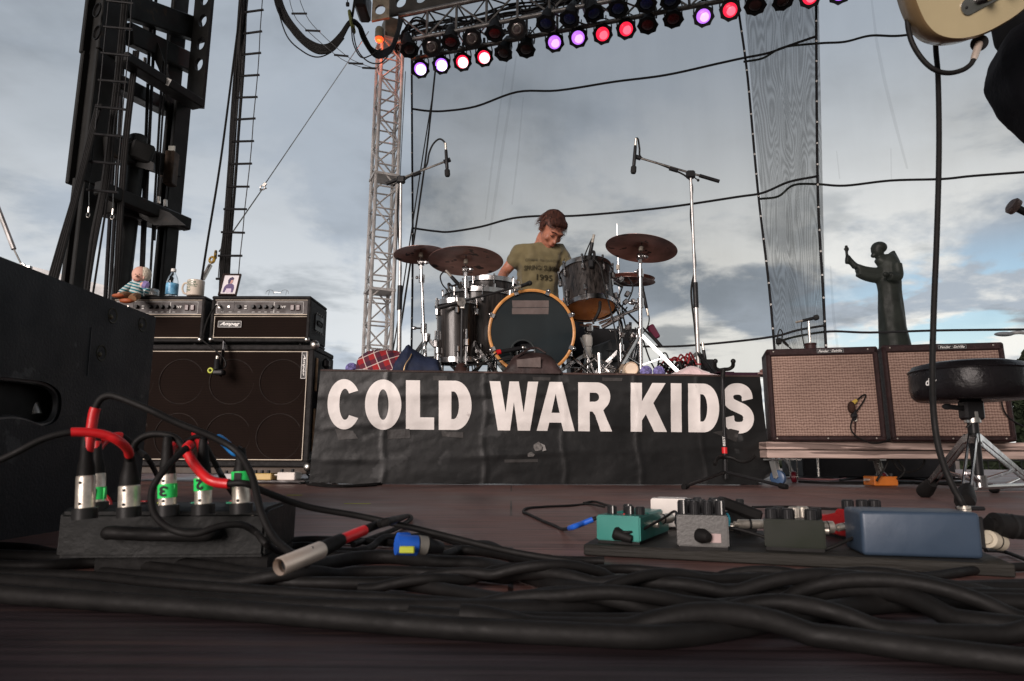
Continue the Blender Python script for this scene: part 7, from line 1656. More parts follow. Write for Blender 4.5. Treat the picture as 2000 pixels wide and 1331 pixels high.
# order: near row
bA = xlr(166, 997, 929, .82, 'silver cable connector leftmost on the stage box under a red sleeve', tilt=2, boots=.052, rr=.0102)
bN = xlr(190, 985, 925, .92, 'silver connector with green tape half hidden behind the leftmost one', tape=(.15, .55, .006), num='N', tilt=0, boots=.045)
bC = xlr(252, 994, 948, .84, 'silver connector with a wide black boot second from the left', boots=.035, rr=.0118, tilt=1)
b3 = xlr(327, 991, 926, .84, 'silver connector with green tape with a three written on it', tape=(.28, .70, .004), num='3', boots=.045)
b2 = xlr(397, 989, 928, .86, 'silver connector with green tape with a two written on it', tape=(.50, .90, .003), num='2', boots=.045)
b1 = xlr(471, 987, 938, .86, 'silver connector with green tape with a one written on it, rightmost', tape=(.85, 1.35, -.002), num='1', boots=.04, rr=.0105)
RS = red_m; CR = .0042
cable([bA[2] - V(0, 0, .01), at(172, 880, .82), at(178, 840, .82), at(184, 805, .82), at(194, 783, .82), at(208, 774, .82), at(230, 776, .82), at(290, 800, .82), at(350, 828, .83), at(420, 856, .84), at(465, 885, .84), at(492, 930, .82), at(510, 1000, .79), at(535, 1050, .77), at(575, 1085, .74), at(600, 1103, .72)], CR, 'dark cable arching from the leftmost connector over the whole stage box', sleeves=((.02, .225, RS, 'red_sleeve'),))
cable([bC[2] - V(0, 0, .008), at(250, 880, .82), at(232, 862, .80), at(205, 850, .79), at(170, 845, .78), at(130, 846, .77), at(80, 860, .76), at(20, 890, .75), at(-60, 925, .74)], .0037, 'cable leaving the stage box to the left edge through a red sleeve', sleeves=((.08, .60, RS, 'red_sleeve'),))
cable([bN[2], at(190, 878, .92), at(200, 866, .93), at(216, 855, .94), at(235, 852, .95), at(250, 860, .96), at(270, 880, .98), at(300, 915, 1.02)] + [onz(330, 985, .01) ], .0037, 'black cable from the hidden left connector dropping behind the box', sleeves=((.03, .52, RS, 'red_sleeve'),))
cable([bC[2] - V(0, 0, .004), at(258, 882, .85), at(268, 862, .85), at(290, 850, .85), at(320, 849, .85), at(345, 858, .85), at(365, 885, .84), at(385, 915, .83), at(410, 938, .82), at(440, 945, .82), at(480, 945, .82), at(520, 962, .84), at(600, 990, .88), at(700, 1008, .90), at(800, 1030, .90), at(1000, 1078, .88), at(1140, 1100, .86)], .0041, 'long dark cable running from the stage box across the deck to the pedals', sleeves=((.365, .575, RS, 'red_sleeve'),))
cable([b3[2], at(330, 885, .85), at(335, 875, .86), at(346, 868, .87), at(360, 866, .88), at(380, 855, .88), at(400, 852, .87), at(425, 856, .86), at(440, 866, .86), at(460, 884, .86), b1[2]], .0037, 'short cable with a blue sleeve linking two green-taped connectors', sleeves=((.05, .36, RS, 'red_sleeve'), (.70, .93, blue_m, 'blue_sleeve')))
cable([b2[2], at(396, 884, .87), at(390, 862, .88), at(382, 846, .89), at(390, 852, .91), at(402, 872, .92), at(425, 915, .94), at(445, 950, .96)] + [onz(470, 990, .01)], .0037, 'black cable folding behind the fourth connector in a red sleeve', sleeves=((.02, .62, RS, 'red_sleeve'),))
cable([at(372, 868, .83), at(350, 888, .81), at(320, 920, .79), at(298, 955, .78), at(297, 990, .77), at(312, 1018, .76), at(345, 1038, .75), at(385, 1042, .75), at(430, 1028, .76), at(470, 1025, .77), at(500, 1040, .78), at(530, 1070, .78)] + [onz(590, 1095, .01)], .0038, 'dark cable looping in front of the stage box handle', sleeves=((.0, .04, RS, 'red_sleeve'),))
# loose connector on the deck
lc = thing('cable_connector', 'loose silver connector with a red sleeve lying on the deck', 'connector', onz(575, 1105))
p0, p1, p2, p3, p4 = at(545, 1108, .66), at(628, 1074, .71), at(668, 1054, .74), at(712, 1036, .77), at(735, 1026, .79)
r_ = .0088; d = (p1 - p0).normalized()
MB().lathe([(.0072, .006), (r_ * .9, 0), (r_, .002), (r_, (p1 - p0).length * .97), (r_ * .9, (p1 - p0).length)], p0, d, 28).build('shell', mat('warm_nickel', (.62, .52, .44), .42, .6, var=.15), lc)
MB().lathe([(0, .010), (.0074, .010)], p0, d, 20).build('insert', black, lc); MB().lathe([(.0076, 0), (.008, .012), (.0066, (p2 - p1).length)], p1 - d * .001, (p2 - p1).normalized(), 20).build('boot', rubber, lc)
MB().cyl(p2 - (p3 - p2) * .05, p3, .0057, .0057, 16).build('red_sleeve', RS, lc); MB().cyl(p0.lerp(p1, .8) - V(0, r_ * .9, -.005), p0.lerp(p1, .8) - V(0, r_ * 1.0, -.006), .0022, n=10).build('rivets', ink, lc)
cable([p3 - (p4 - p3) * .2, p4, at(770, 1016, .86), onz(798, 1008, .012), onz(802, 1014, .01), onz(775, 1032, .008), onz(730, 1050, .008), onz(690, 1065, .008)], .0048, 'thick cable of the loose connector doubling back on the deck')
# blue power connector
pc_ = thing('power_connector', 'blue and grey power connector with yellow mark lying on the deck', 'connector', onz(800, 1075))
yv = .87
MB().cyl(at(774, 1064, yv), at(814, 1066, yv + .01), .0125, .0125, 20).build('blue_shell', mat('bright_blue', (.015, .10, .5), .35), pc_); MB().cyl(at(778, 1050, yv + .02), at(798, 1049, yv + .03), .006, .006, 16).build('blue_latch', mat('bright_blue'), pc_)
MB().cyl(at(816, 1064, yv + .01), at(832, 1066, yv + .015), .0115, n=20).build('grey_collar', mat('grey_ribbed', (.18, .17, .15), .6), pc_); MB().cyl(at(832, 1066, yv + .015), at(862, 1070, yv + .03), .0105, .007, 18).build('black_gland', black, pc_)
MB().box(at(795, 1074, yv - .014), (.018, .006, .008), bev=.001).build('yellow_mark', mat('yellow_green'), pc_)
# heavy cables across the very front
LAID = []
def fc(l, r, label, lift=0., mm=None):
    P = catmull([onz(x, y_, r + .0012) for x, y_ in l], 14); Z_ = [r + .0012] * len(P)
    for i, p in enumerate(P):          # lie on top of the cables already laid
        for (q, rq) in LAID:
            dx_, dy_ = p.x - q.x, p.y - q.y; d2 = dx_ * dx_ + dy_ * dy_; rs_ = (r + rq) * .72
            if d2 < rs_ * rs_: Z_[i] = max(Z_[i], q.z + math.sqrt(rs_ * rs_ - d2))
    Z2 = Z_[:]
    for i in range(len(P)):
        for j in range(max(0, i - 14), min(len(P), i + 15)):
            if (P[i] - P[j]).length < .07: Z2[i] = max(Z2[i], Z_[j] - .0 - (P[i] - P[j]).length ** 2 * 3.2)
    for i, p in enumerate(P): p.z = sum(Z2[max(0, i - 1):i + 2]) / len(Z2[max(0, i - 1):i + 2])
    LAID.extend((p, r) for p in P)
    return single('floor_cable', MB().tube(P, r, 14, smooth=False), mm or rubber, label, 'cable', 'thick black cables lying across the front of the deck')
r1 = .0095
fc([(-120, 1150), (60, 1165), (250, 1178), (450, 1192), (700, 1212), (900, 1228), (1100, 1238), (1280, 1244), (1400, 1232), (1550, 1205), (1720, 1180), (1900, 1175), (2150, 1185)], r1, 'thick foreground cable rising from the left edge to the lower right, the longest in front')
fc([(-120, 1128), (100, 1145), (350, 1172), (600, 1186), (850, 1190), (1080, 1190), (1250, 1172), (1420, 1158), (1600, 1165), (1750, 1185), (1900, 1215), (2150, 1240)], r1, 'thick cable crossing the front one at the right side')
fc([(-120, 1100), (60, 1106), (200, 1098), (320, 1112), (430, 1128), (560, 1138), (700, 1140), (800, 1142), (980, 1172), (1150, 1192), (1300, 1196), (1450, 1180), (1600, 1176), (1800, 1195), (2150, 1225)], .0075, 'thick cable in front of the stage box along the left')
fc([(-120, 1082), (100, 1090), (250, 1092), (420, 1112), (520, 1125), (620, 1105), (700, 1090), (770, 1088), (850, 1098), (950, 1104), (1040, 1128), (1110, 1150), (1250, 1160), (1450, 1150), (1650, 1150), (1850, 1165), (2150, 1170)], .0095, 'thick humped cable rising right beneath the loose connector', .012)
fc([(200, 1120), (400, 1135), (560, 1140), (700, 1118), (850, 1120), (960, 1126), (1050, 1142), (1200, 1158), (1400, 1172), (1650, 1172), (1850, 1150), (2150, 1148)], .0075, 'dark cable tucked under the humped cable at the middle')
fc([(700, 1150), (850, 1150), (980, 1135), (1090, 1130), (1160, 1114), (1230, 1112), (1320, 1120), (1450, 1132), (1600, 1142), (1750, 1148), (1900, 1144), (2150, 1138)], .006, 'cable bending up in front of the pedalboard left end')
fc([(1100, 1180), (1250, 1172), (1380, 1160), (1550, 1150), (1700, 1142), (1820, 1126), (1950, 1110), (2150, 1104)], .006, 'cable leading up behind the blue power box at the right edge')
fc([(900, 1222), (1100, 1228), (1280, 1230), (1440, 1232), (1600, 1242), (1750, 1262), (1900, 1280), (2150, 1310)], r1, 'nearest thick cable cut by the lower right edge')
fc([(800, 1200), (1000, 1212), (1250, 1215), (1450, 1206), (1600, 1215), (1780, 1235), (1950, 1240), (2150, 1245)], .008, 'thick cable between the two nearest at the right edge')
fc([(800, 1135), (950, 1145), (1080, 1148), (1250, 1138), (1400, 1140), (1550, 1155), (1680, 1166), (1850, 1170), (2150, 1160)], .006, 'thinner cable just below the pedalboard front edge')
fc([(-120, 1118), (150, 1126), (300, 1140), (500, 1155), (650, 1165), (780, 1172), (1000, 1190), (1250, 1200), (1500, 1190)], .007, 'thick cable lying between the two longest at the left edge')
fc([(520, 1062), (600, 1054), (680, 1056), (770, 1062), (860, 1072), (960, 1075), (1060, 1092), (1180, 1096)], .006, 'thin cable behind the loose connector')
fc([(500, 1075), (600, 1066), (690, 1078), (760, 1058), (840, 1046), (900, 1062), (1000, 1085)], .006, 'thin cable curling around the blue connector')
fc([(540, 1090), (640, 1085), (760, 1088), (860, 1086), (900, 1075), (960, 1080), (1050, 1098), (1140, 1110)], .007, 'cable lying under the loose connector', .0)
fc([(-100, 1062), (40, 1068), (110, 1080), (200, 1098), (420, 1108)], .006, 'thin cable lying left of the stage box')
# ================= PEDALBOARD =================
FL, FR = onz(1140, 1086), onz(1735, 1117); up_ = (FR - FL).normalized(); FR2 = FL + up_ * ((FR - FL).length * 1.35); vp = V(-up_.y, up_.x, 0); pl_ = (FR2 - FL).length
prz = math.atan2(up_.y, up_.x); Mp = local((FL.x, FL.y, 0), prz); BT = .0165
pbm = mat('black_board_wood', (.015, .014, .012), .6, var=.4, vscale=6, stretch=(.3, 1, 4), bump=.4, bscale=30, wear=(.20, .13, .07), weart=.70, wscale=16)
bo2 = thing('pedalboard', 'worn black wooden pedalboard carrying the effects pedals', 'pedalboard', FL)
lbox(Mp, (pl_ / 2, .16, BT / 2 + .001), (pl_, .32, BT), .0015).build('board', pbm, bo2)
def pedal(x0, x1, pyt, pyb, m, label, knobs=(), depth=.125, rz=0., z0=BT + .002, slope=.62, jack=True, extra=None, kh=.014, kr=.007):
    """front edge seen between px x0..x1 at row pyb; height from pyt"""
    P0 = onz(x0, pyb, z0 + .004); P1 = onz(x1, pyb, z0 + .004); w = (P1 - P0).length; q = (P1 - P0).normalized(); rz_ = math.atan2(q.y, q.x) + rz
    h = at((x0 + x1) / 2, pyt, P0.y).z - z0; M = local((P0.x, P0.y, z0), rz_)
    t = thing('effects_pedal', label, 'effects pedal', (P0 + P1) / 2); hb = h * slope
    prof = [(0, .003), (0, h), (depth * .30, h), (depth * .34, hb + (h - hb) * .6), (depth, hb * .8), (depth, .003)]
    vs = [M @ V(x, y_, z) for x in (0, w) for y_, z in prof]; n = len(prof)
    b = bmesh.new(); me = bpy.data.meshes.new('t'); me.from_pydata([tuple(v) for v in vs], [], [tuple(range(n)), tuple(reversed(range(n, 2 * n)))] + [(i, (i + 1) % n, n + (i + 1) % n, n + i) for i in range(n)])
    b.from_mesh(me); bmesh.ops.recalc_face_normals(b, faces=b.faces); bmesh.ops.bevel(b, geom=list(b.edges), offset=.0022, segments=2, affect='EDGES'); MB().bm(b).build('housing', m, t)
    lbox(M, (w / 2, depth / 2, 0), (w - .004, depth - .004, .007)).build('rubber_base', rubber, t)
    pedm = MB(); lbox(M, (w / 2, depth * .67, hb * .95), (w * .82, depth * .5, .01), .003, pedm); pedm.build('footswitch', m, t)
    for kx, ky, kk in knobs:
        kb = M @ V(kx * w, ky * depth, h - .001); mb = MB(); mb.lathe([(kr * 1.05, 0), (kr, kh * .9), (kr * .85, kh), (0, kh)], kb, (0, 0, 1), 20)
        for a in range(10): mb.cyl(kb + V(cos(a * .628) * kr, sin(a * .628) * kr, .001), kb + V(cos(a * .628) * kr * .97, sin(a * .628) * kr * .97, kh * .88), .0009, n=5)
        ko = mb.build('knob', black if kk != 's' else nickel, t)
        if kk == 'w': MB().cyl(kb + V(0, -kr - .0006, .002), kb + V(0, -kr - .0006, kh), .0008, n=5).build('pointer', whiteink, ko)
    if jack:
        for s, xx in ((1, w),):
            MB().cyl(M @ V(xx, depth * .42, h * .58), M @ V(xx + .009, depth * .42, h * .58), .006, n=14).build('side_jack', nickel, t)
    return M, w, h, t
Mt, wt, ht, tt = pedal(1165, 1252, 1006, 1054, mat('teal_paint', (.006, .17, .14), .4, var=.12, coat=.2, wear=(.10, .22, .19), weart=.72, wscale=40), 'teal pedal with four black knobs at the left end of the board', ((.22, .18, 'w'), (.40, .42, 'w'), (.62, .2, 'w'), (.86, .2, 'k')), rz=-.50, depth=.19, slope=.93)
MB().lathe([(0, 0), (.009, 0), (.011, .004), (.0085, .012), (.006, .03), (0, .032)], Mt @ V(wt * .42, -.002, ht * .38), (.9, -.45, -.3), 16).build('power_plug', rubber, tt)
MB().sph(Mt @ V(wt * .52, .03, ht), .0018, n=8).build('status_light', mat('red_led', (.5, .01, .01), .3), tt)
Mg, wg, hg_, tg_ = pedal(1323, 1419, 1006, 1066, mat('grey_hammered', (.075, .073, .07), .45, .2, bump=.08, bscale=220), 'grey pedal with tall black knobs in the middle of the board', ((.12, .14, 'w'), (.36, .14, 'k'), (.62, .14, 'k'), (.86, .14, 'w'), (.25, .42, 'k'), (.5, .42, 'k'), (.78, .42, 'w'), (.42, .75, 'k'), (.75, .75, 'k')), rz=-.30, kh=.022, depth=.13, slope=.95)
MB().lathe([(0, 0), (.010, 0), (.011, .008), (.007, .02), (0, .022)], Mg @ V(wg * .42, -.001, hg_ * .42), (.5, -.8, -.1), 16).build('power_plug', rubber, tg_)
lbox(Mg, (wg * .72, -.001, hg_ * .34), (.019, .0015, .013)).build('pale_sticker', mat('pinkish_label', (.36, .27, .26), .6), tg_, smooth=0)
Mo, wo_, ho_, to_ = pedal(1494, 1602, 1014, 1068, mat('dark_green_paint', (.004, .0065, .002), .45, var=.3), 'very dark green pedal with clustered black knobs', ((.14, .14, 'k'), (.42, .14, 'k'), (.80, .14, 'k'), (.28, .4, 'k'), (.55, .45, 's'), (.9, .42, 'k'), (.7, .6, 's')), rz=-.38, kh=.016, kr=.009)
Mr, wr_, hr_, tr2 = pedal(1660, 1745, 997, 1050, mat('bright_red_paint', (.35, .008, .01), .3, coat=.4), 'red pedal mostly hidden behind the blue power box', ((.2, .2, 'k'), (.55, .2, 'k'), (.85, .2, 'k')), rz=.04, kh=.017, kr=.0095)
Mw, ww_, hw_, tw_ = pedal(1272, 1350, 974, 1028, mat('off_white_paint', (.62, .58, .54), .4), 'off-white pedal standing behind the teal and grey ones', (), rz=-.3, slope=.9, depth=.13)
pedal(1446, 1480, 992, 1040, mat('black_box_paint', (.015, .015, .015), .5), 'small black pedal wedged between the grey and green ones', ((.5, .3, 'k'),), jack=False)
# blue power brick
bl = thing('power_supply', 'big slate blue metal power box at the right end of the pedalboard', 'power supply', onz(1800, 1095, BT))
Q = [at(1686, 1083, 1.00), at(1924, 1095, .97)]; zt1 = at(1686, 995, 1.0).z; hb_l = zt1 - Q[0].z; q = Q[1] - Q[0]; q.z = 0; wbl = q.length; q.normalize(); Mq = local((Q[0].x, Q[0].y, Q[0].z - .002), math.atan2(q.y, q.x))
lbox(Mq, (wbl / 2, .045, hb_l / 2), (wbl, .09, hb_l), .006, seg=3).build('housing', mat('slate_blue_paint', (.036, .058, .092), .45, .1, var=.12, vscale=6, bump=.08, bscale=30, wear=(.05, .09, .15), weart=.62, wscale=5), bl)
lbox(Mq, (wbl / 2, .05, -.004), (wbl - .02, .08, .012)).build('rubber_feet', rubber, bl)
lbox(Mq, (wbl + .004, .045, hb_l * .55), (.008, .07, hb_l * .7), .002).build('end_panel', black, bl)
# patch plugs between pedals
def plug(a, b, r, label, m=None):
    a = Vector(a); b = Vector(b); o = thing('patch_plug', label, 'plug', (a + b) / 2); d = (b - a).normalized(); Ln = (b - a).length
    MB().lathe([(0, 0), (r * .6, 0), (r * .6, Ln * .12), (r, Ln * .14), (r, Ln * .95), (r * .8, Ln), (0, Ln)], a, d, 18).build('body', m or nickel, o); MB().lathe([(r * 1.04, Ln * .48), (r * 1.04, Ln * .56)], a, d, 18).build('groove', ink, o); return o
plug(at(1272, 1016, 1.22), at(1312, 1012, 1.25), .0085, 'silver patch plug in the side of the teal pedal'); plug(at(1434, 1024, 1.16), at(1492, 1024, 1.16), .0075, 'silver patch plug joining the grey and dark green pedals')
plug(at(1600, 1030, 1.12), at(1628, 1030, 1.12), .0095, 'silver patch plug at the right of the dark green pedal'); plug(at(1632, 1032, 1.15), at(1660, 1026, 1.16), .006, 'small silver plug beside the red pedal')
plug(at(1882, 988, 1.04), at(1884, 1000, 1.04), .009, 'upright silver plug where the hanging cable ends'); 
m = MB(); m.box(at(1895, 993, 1.06), (.035, .02, .006), bev=.002); single('footswitch_plate', m, blackm, 'small black plate under the upright silver plug', 'plate')
plug(at(1930, 1024, .99), at(2010, 1032, 1.0), .017, 'fat black mains plug in the end of the blue power box', rubber); plug(at(1926, 1052, .98), at(1955, 1060, 1.0), .012, 'beige block under the fat black plug', mat('beige_block', (.4, .36, .28), .6))
cable([at(1206, 1038, 1.12), at(1226, 1040, 1.11), at(1250, 1036, 1.12), at(1275, 1024, 1.14), at(1300, 1010, 1.16), at(1315, 1000, 1.17), at(1321, 1003, 1.16), at(1320, 1022, 1.12), at(1335, 1048, 1.10), at(1370, 1066, 1.09), at(1420, 1074, 1.08), at(1500, 1078, 1.06), at(1600, 1078, 1.05), at(1700, 1086, 1.03)], .0022, 'thin black power lead looping from the teal pedal along the board', name='power_lead')
cable([at(1362, 1040, 1.09), at(1390, 1034, 1.08), at(1430, 1032, 1.08), at(1470, 1042, 1.07), at(1520, 1058, 1.06), at(1570, 1070, 1.05), at(1610, 1073, 1.04), at(1650, 1058, 1.04), at(1690, 1040, 1.06)], .0026, 'thin black power lead from the grey pedal to the blue box', name='power_lead')
cable([at(1165, 1012, 1.25), at(1140, 1022, 1.25), at(1115, 1031, 1.25), onz(1098, 1034, .004), onz(1080, 1026, .004), onz(1060, 1018, .004), onz(1035, 1006, .004), onz(1022, 1000, .004), onz(1030, 993, .004), onz(1065, 990, .004), onz(1110, 988, .004), onz(1150, 985, .004), onz(1180, 990, .02)], .0035, 'thin cable curling left of the teal pedal with a blue sleeve', sleeves=((.03, .18, mat('bright_blue'), 'blue_sleeve'),))
cable([onz(1140, 983, .004), onz(1160, 980, .004), onz(1182, 986, .01), at(1200, 992, 1.28)], .0035, 'short lead entering the back of the teal pedal')
cable([onz(1470, 991, .01), onz(1540, 990, .004), onz(1620, 994, .004), onz(1690, 994, .01)], .0035, 'black lead lying behind the dark green pedal')
cable([onz(1925, 1075, .02), onz(1960, 1078, .006), onz(2000, 1092, .006), onz(2080, 1120, .006)], .003, 'thin dark lead leaving the board at the right edge')
cable([at(1420, 1004, 1.10), at(1424, 1012, 1.09), at(1424, 1024, 1.09), at(1421, 1040, 1.09)], .0018, 'turquoise tie hanging on the grey pedal corner', mat('turquoise', (.02, .25, .33), .5), name='cord')
m = MB(); m.box(at(1443, 994, 1.26), (.075, .04, .02), Matrix.Rotation(.35, 3, 'Y'), bev=.004); single('angled_plug', m, rubber, 'flat black angled plug right of the grey pedal knobs', 'plug')
# small marks of tape on the deck
for k, (a, b, c, d) in enumerate([(674, 984, 722, 985), (560, 968, 590, 968)]):
    p, q = onz(a, b), onz(c, d); mm = MB(); mm.box(((p.x + q.x) / 2, (p.y + q.y) / 2, .001), (abs(q.x - p.x), .012, .001)); single('spike_tape', mm, mat('yellow_green'), 'thin yellow tape mark on the deck %s' % ('nearer the loose connector' if k == 0 else 'behind the stage box'), 'tape')
mm = MB(); p = onz(1965, 961); mm.box((p.x, p.y, .001), (.35, .05, .001)); single('spike_tape', mm, mat('pink_tape', (.5, .28, .25), .6), 'pale pink strip of tape on the deck at the right edge', 'tape')
# ================= GUITARIST AND GUITAR, TOP RIGHT =================
# hanging cable
cable([at(1826, 60, 1.22), at(1828, 100, 1.20), at(1832, 150, 1.2), at(1834, 250, 1.18), at(1833, 350, 1.16), at(1829, 480, 1.14), at(1824, 600, 1.12), at(1821, 720, 1.1), at(1823, 800, 1.08), at(1830, 860, 1.07), at(1842, 905, 1.06), at(1858, 945, 1.05), at(1874, 975, 1.04), at(1882, 990, 1.04)], .0048, 'thick black cable hanging from the guitar down to the pedalboard', name='guitar_cable')
GY2 = 1.02
def GP(px, py, y=GY2): return at(px, py, y)
gt = thing('electric_guitar', 'cream electric guitar with a chrome control plate, cut by the top right corner', 'guitar', GP(1880, 40))
# body outline in the guitar plane (local x along the neck, y across)
gdir = (at(2000, -30, 1.05) - at(1850, 30, 1.0)).normalized()
cream = mat('butterscotch_cream', (.43, .36, .215), .3, var=.12, vscale=4, coat=.6, wear=(.40, .27, .13), weart=.7, wscale=20)
edge_m = mat('tan_binding_wood', (.19, .125, .06), .4, var=.2, vscale=8, coat=.3)
ol = [(-.205, .0), (-.20, .07), (-.17, .125), (-.12, .155), (-.06, .155), (.0, .135), (.06, .115), (.12, .125), (.17, .13), (.20, .10), (.205, .06), (.19, .03), (.19, -.03), (.16, -.035), (.15, -.06), (.17, -.09), (.165, -.115), (.13, -.135), (.08, -.125), (.03, -.115), (-.03, -.13), (-.09, -.155), (-.15, -.15), (-.19, -.11), (-.205, -.06)]
ol = [(p.x, p.y) for p in catmull([V(a, b, 0) for a, b in ol], 6, True)]
# place: lower bout arc must pass the px points (1790,0) .. (1850,85) .. (1905,100) .. (2000,60)
def solve_guitar():
    best = None; tgt = [((1791, 3), 0), ((1813, 48), 0), ((1836, 72), 0), ((1870, 79), 0), ((1920, 70), 0), ((1960, 50), 0), ((2000, 17), 0)]
    return tgt
xg = V(.78, .16, .60).normalized(); yg0 = V(-.60, .05, .78)
zg = xg.cross(yg0).normalized(); 
if zg.y > 0: zg = -zg
zg = (zg + V(0, 0, -.50)).normalized(); yg = zg.cross(xg).normalized(); xg = yg.cross(zg).normalized()
Mgt = Matrix((xg, yg, zg)).transposed().to_4x4()
Mgt = Matrix.Translation(GP(1930, -42, 1.06) ) @ Mgt
def gflat(px, py, off=.0):  # a photo point on the guitar's front plane
    return hit(px, py, Mgt.translation + zg * off, zg)
def gloc(px, py): v = Mgt.inverted() @ gflat(px, py); return (v.x, v.y)
ctrl = [gloc(*p) for p in ((1775, -60), (1786, -12), (1797, 20), (1812, 48), (1835, 68), (1870, 75), (1912, 68), (1955, 48), (2000, 17), (2060, -45), (2120, -110), (2180, -180), (2150, -290), (2040, -350), (1960, -300), (1880, -260), (1800, -200), (1775, -120))]
ol = [(p.x, p.y) for p in catmull([V(a, b, 0) for a, b in ctrl], 8, True)]
TH = .045
bdm = fill2d([ol], 0)
MB().mesh(bdm, Mgt).build('top', cream, gt, smooth=0)
m = MB(); n = len(ol); vs = []
prof = [(0, 0), (-.004, .0035), (-TH + .004, .0035), (-TH, 0)]
cxm = sum(p[0] for p in ol) / n; cym = sum(p[1] for p in ol) / n
for dz_, dr_ in prof:
    for x, y_ in ol:
        d_ = V(x - cxm, y_ - cym, 0).normalized() * dr_; vs.append(Mgt @ V(x + d_.x, y_ + d_.y, dz_))
m.add(vs, [(k * n + i, k * n + (i + 1) % n, (k + 1) * n + (i + 1) % n, (k + 1) * n + i) for k in range(3) for i in range(n)]); m.build('side', edge_m, gt, smooth=50)
MB().mesh(bdm, Mgt @ Matrix.Translation((0, 0, -TH))).build('back', edge_m, gt, smooth=0)
# control plate
pa, pb_ = gloc(1890, 14), gloc(1990, -40); dd_ = V(pb_[0] - pa[0], pb_[1] - pa[1], 0); lng = dd_.length; ang = math.atan2(dd_.y, dd_.x)
cpo = []
for k in range(13): a = pi / 2 + pi * k / 12; cpo.append((.0135 * cos(a), .0135 * sin(a)))
cpo += [(lng, -.0135)] + [(lng + .0135 * cos(-pi / 2 + pi * k / 8), .0135 * sin(-pi / 2 + pi * k / 8)) for k in range(1, 8)] + [(lng, .0135)]
Mpl = Mgt @ Matrix.Translation((pa[0], pa[1], .0012)) @ Matrix.Rotation(ang, 4, 'Z')
pll = MB().mesh(fill2d([cpo], .001), Mpl).build('control_plate', chrome, gt, smooth=0)
MB().add([Mpl @ v for v in MB().sph((-.004, 0, .001), .0028, (1, 1, .5), 10).v], MB().sph((0, 0, 0), 1, n=10).f).build('plate_screw', ink, pll)
for x in (.035, .075): MB().cyl(Mpl @ V(x, 0, 0), Mpl @ V(x, 0, .018), .0095, .0085, 20).build('control_knob', chrome, gt)
# strap button / strap
m = MB(); m.tube([GP(1790, -60, 1.12), GP(1781, -25, 1.11), GP(1786, 5, 1.10), GP(1800, 36, 1.10)], .006, 8, 5); m.build('strap_end', black, gt)
# neck and strings outside the frame
nk = MB(); nk.add([Mgt @ v for v in MB().box((.42, .0, .006), (.66, .055, .022), bev=.004).v], MB().box((.42, .0, .006), (.66, .055, .022), bev=.004).f); 
# jack
jp = at(1913, 82, GP(1913, 82).y); jc = hit(1913, 84, Mgt @ V(*gloc(1905, 76), -TH * .55), V(0, -1, 0)); 
MB().lathe([(.0, .001), (.013, .0), (.014, .004), (.008, .005), (0, .003)], jc, (at(1902, 122, 1.0) - jc), 20).build('jack_socket', ink, gt)
pe = at(1901, 118, jc.y - .01); pk_ = thing('jack_plug', 'chrome jack plug in the lower side of the guitar', 'plug', pe)
MB().lathe([(0, 0), (.0055, 0), (.0065, .004), (.0058, (pe - jc).length * .8), (.0045, (pe - jc).length)], jc, pe - jc, 20).build('barrel', mat('warm_nickel'), pk_)
yj = pe.y
cable([pe, at(1895, 127, yj), at(1880, 137, yj), at(1855, 143, yj), at(1828, 138, yj), at(1803, 118, yj), at(1782, 85, yj), at(1773, 50, yj), at(1773, 15, yj), at(1780, -20, yj), at(1800, -90, yj + .05)], .0043, 'dark cable looping from the guitar jack up to the strap', name='guitar_cable')
# guitarist: dark trousers, hip and leg going off to the right
gp = thing('person', 'guitarist in black trousers standing at the right edge, only hip and thigh in view', 'person', (1.35, 1.5, 0))
gy = 1.36
hipc = at(2106, 90, gy); hipc.z = 1.0
_k = at(2230, 330, gy - .02); kL = V(_k.x + .02, _k.y, _k.z); kR = V(kL.x + .36, 1.55, .6)
hx_ = hipc.x
bb = MB()
bb.mesh(skin([(V(hx_ + .02, gy + .02, 1.02), .17, .13), (V(hx_ + .03, gy + .04, 1.2), .15, .11), (V(hx_ + .03, gy + .05, 1.38), .18, .12), (V(hx_ + .03, gy + .05, 1.5), .09, .08), (V(hx_ + .02, gy + .03, 1.56), .055, .055),
               (V(hx_ - .17, gy + .05, 1.45), .06, .06), (V(hx_ - .25, gy - .02, 1.2), .045, .045), (V(hx_ - .12, gy - .22, 1.25), .032, .03), (V(hx_ + .23, gy + .05, 1.45), .06, .06), (V(hx_ + .36, gy - .05, 1.22), .045, .045), (V(hx_ + .3, gy - .28, 1.36), .032, .03)],
              [(0, 1), (1, 2), (2, 3), (3, 4), (2, 5), (5, 6), (6, 7), (2, 8), (8, 9), (9, 10)]))
for s, k_, f_ in ((-1, kL, V(kL.x + .05, 1.45, .08)), (1, kR, V(kR.x + .04, 1.75, .08))):
    bb.mesh(skin([(V(hx_ + s * .09, gy + .02, .96), .10, .10), (V(hx_ + s * .09, gy, .96).lerp(k_, .5), .082, .08), (k_, .06, .06), (k_.lerp(f_, .4), .058, .055), (f_, .038, .038), (f_ + V(0, -.17, -.04), .04, .03)], [(i, i + 1) for i in range(5)]))
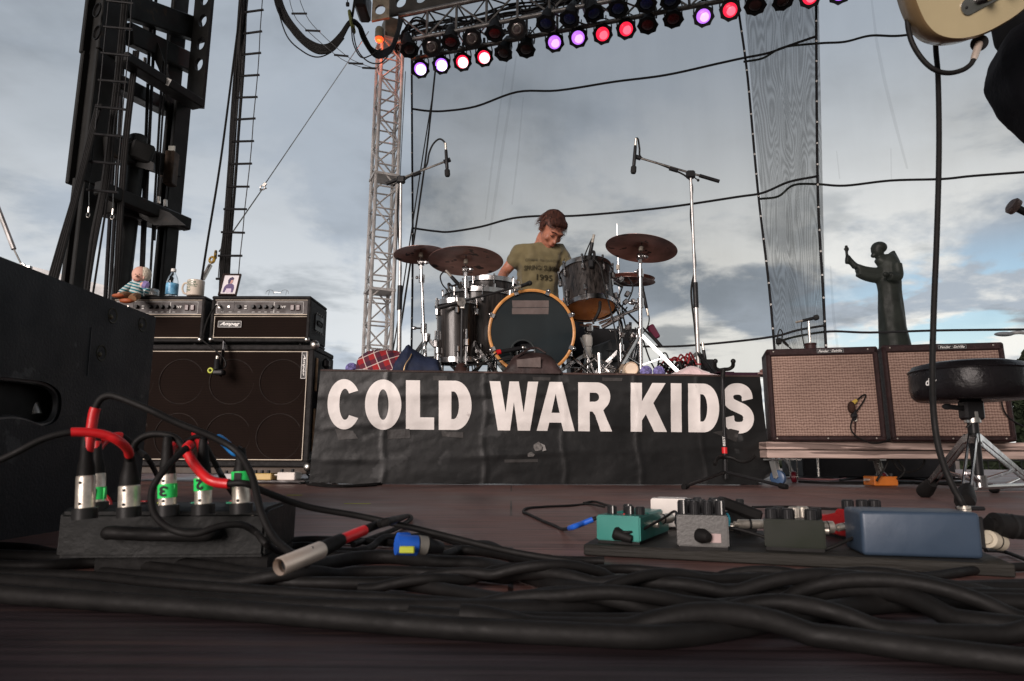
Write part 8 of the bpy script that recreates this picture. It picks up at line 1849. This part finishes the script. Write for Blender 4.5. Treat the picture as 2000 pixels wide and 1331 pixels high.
bb.v += []; hmb = head_mb(V(hx_ + .02, gy - .02, 1.72), Matrix.Rotation(R_(20), 3, 'X'), 1.1); b0_ = len(bb.v); bb.v += hmb.v; bb.f += [tuple(b0_ + i for i in f) for f in hmb.f]
hand_mb(bb, V(hx_ - .12, gy - .22, 1.25), V(.9, -.3, -.1), V(0, -1, .3), 1, .5, 1); hand_mb(bb, V(hx_ + .3, gy - .28, 1.36), V(.5, -.5, .3), V(0, -1, .3), 1, .9, -1)
remesh(bb, .011, 2).build('body', skin_m, gp, smooth=80)
tt_ = MB()
for s, k_, f_ in ((-1, kL, V(kL.x + .05, 1.45, .1)), (1, kR, V(kR.x + .04, 1.75, .1))):
    tt_.mesh(skin([(V(hx_ + .02, gy + .02, 1.08), .20, .16), (V(hx_ + s * .075, gy + .02, .99), .15, .14), (V(hx_ + s * .09, gy, .96).lerp(k_, .35), .125, .12), (V(hx_ + s * .09, gy, .96).lerp(k_, .7), .105, .10), (k_, .088, .085), (k_.lerp(f_, .4), .082, .08), (f_, .072, .072)], [(i, i + 1) for i in range(6)]))
remesh(tt_, .012, 3).build('trousers', mat('black_denim', (.006, .006, .008), .85, var=.3, bump=.2, bscale=80), gp, smooth=80)
ts_ = MB(); ts_.mesh(skin([(V(hx_ + .02, gy + .02, 1.0), .185, .145), (V(hx_ + .03, gy + .04, 1.2), .165, .125), (V(hx_ + .03, gy + .05, 1.38), .195, .135), (V(hx_ - .17, gy + .05, 1.44), .078, .075), (V(hx_ - .22, gy + .01, 1.3), .07, .065), (V(hx_ + .23, gy + .05, 1.44), .078, .075), (V(hx_ + .3, gy, 1.32), .07, .065)], [(0, 1), (1, 2), (2, 3), (3, 4), (2, 5), (5, 6)])); remesh(ts_, .012, 3).build('shirt', mat('black_cotton', (.01, .01, .011), .9), gp, smooth=80)
for f_ in (V(kL.x + .05, 1.45, 0), V(kR.x + .04, 1.75, 0)): MB().sph(f_ + V(0, -.08, .05), .06, (.85, 2.3, .8), 16).build('shoe', black, gp)
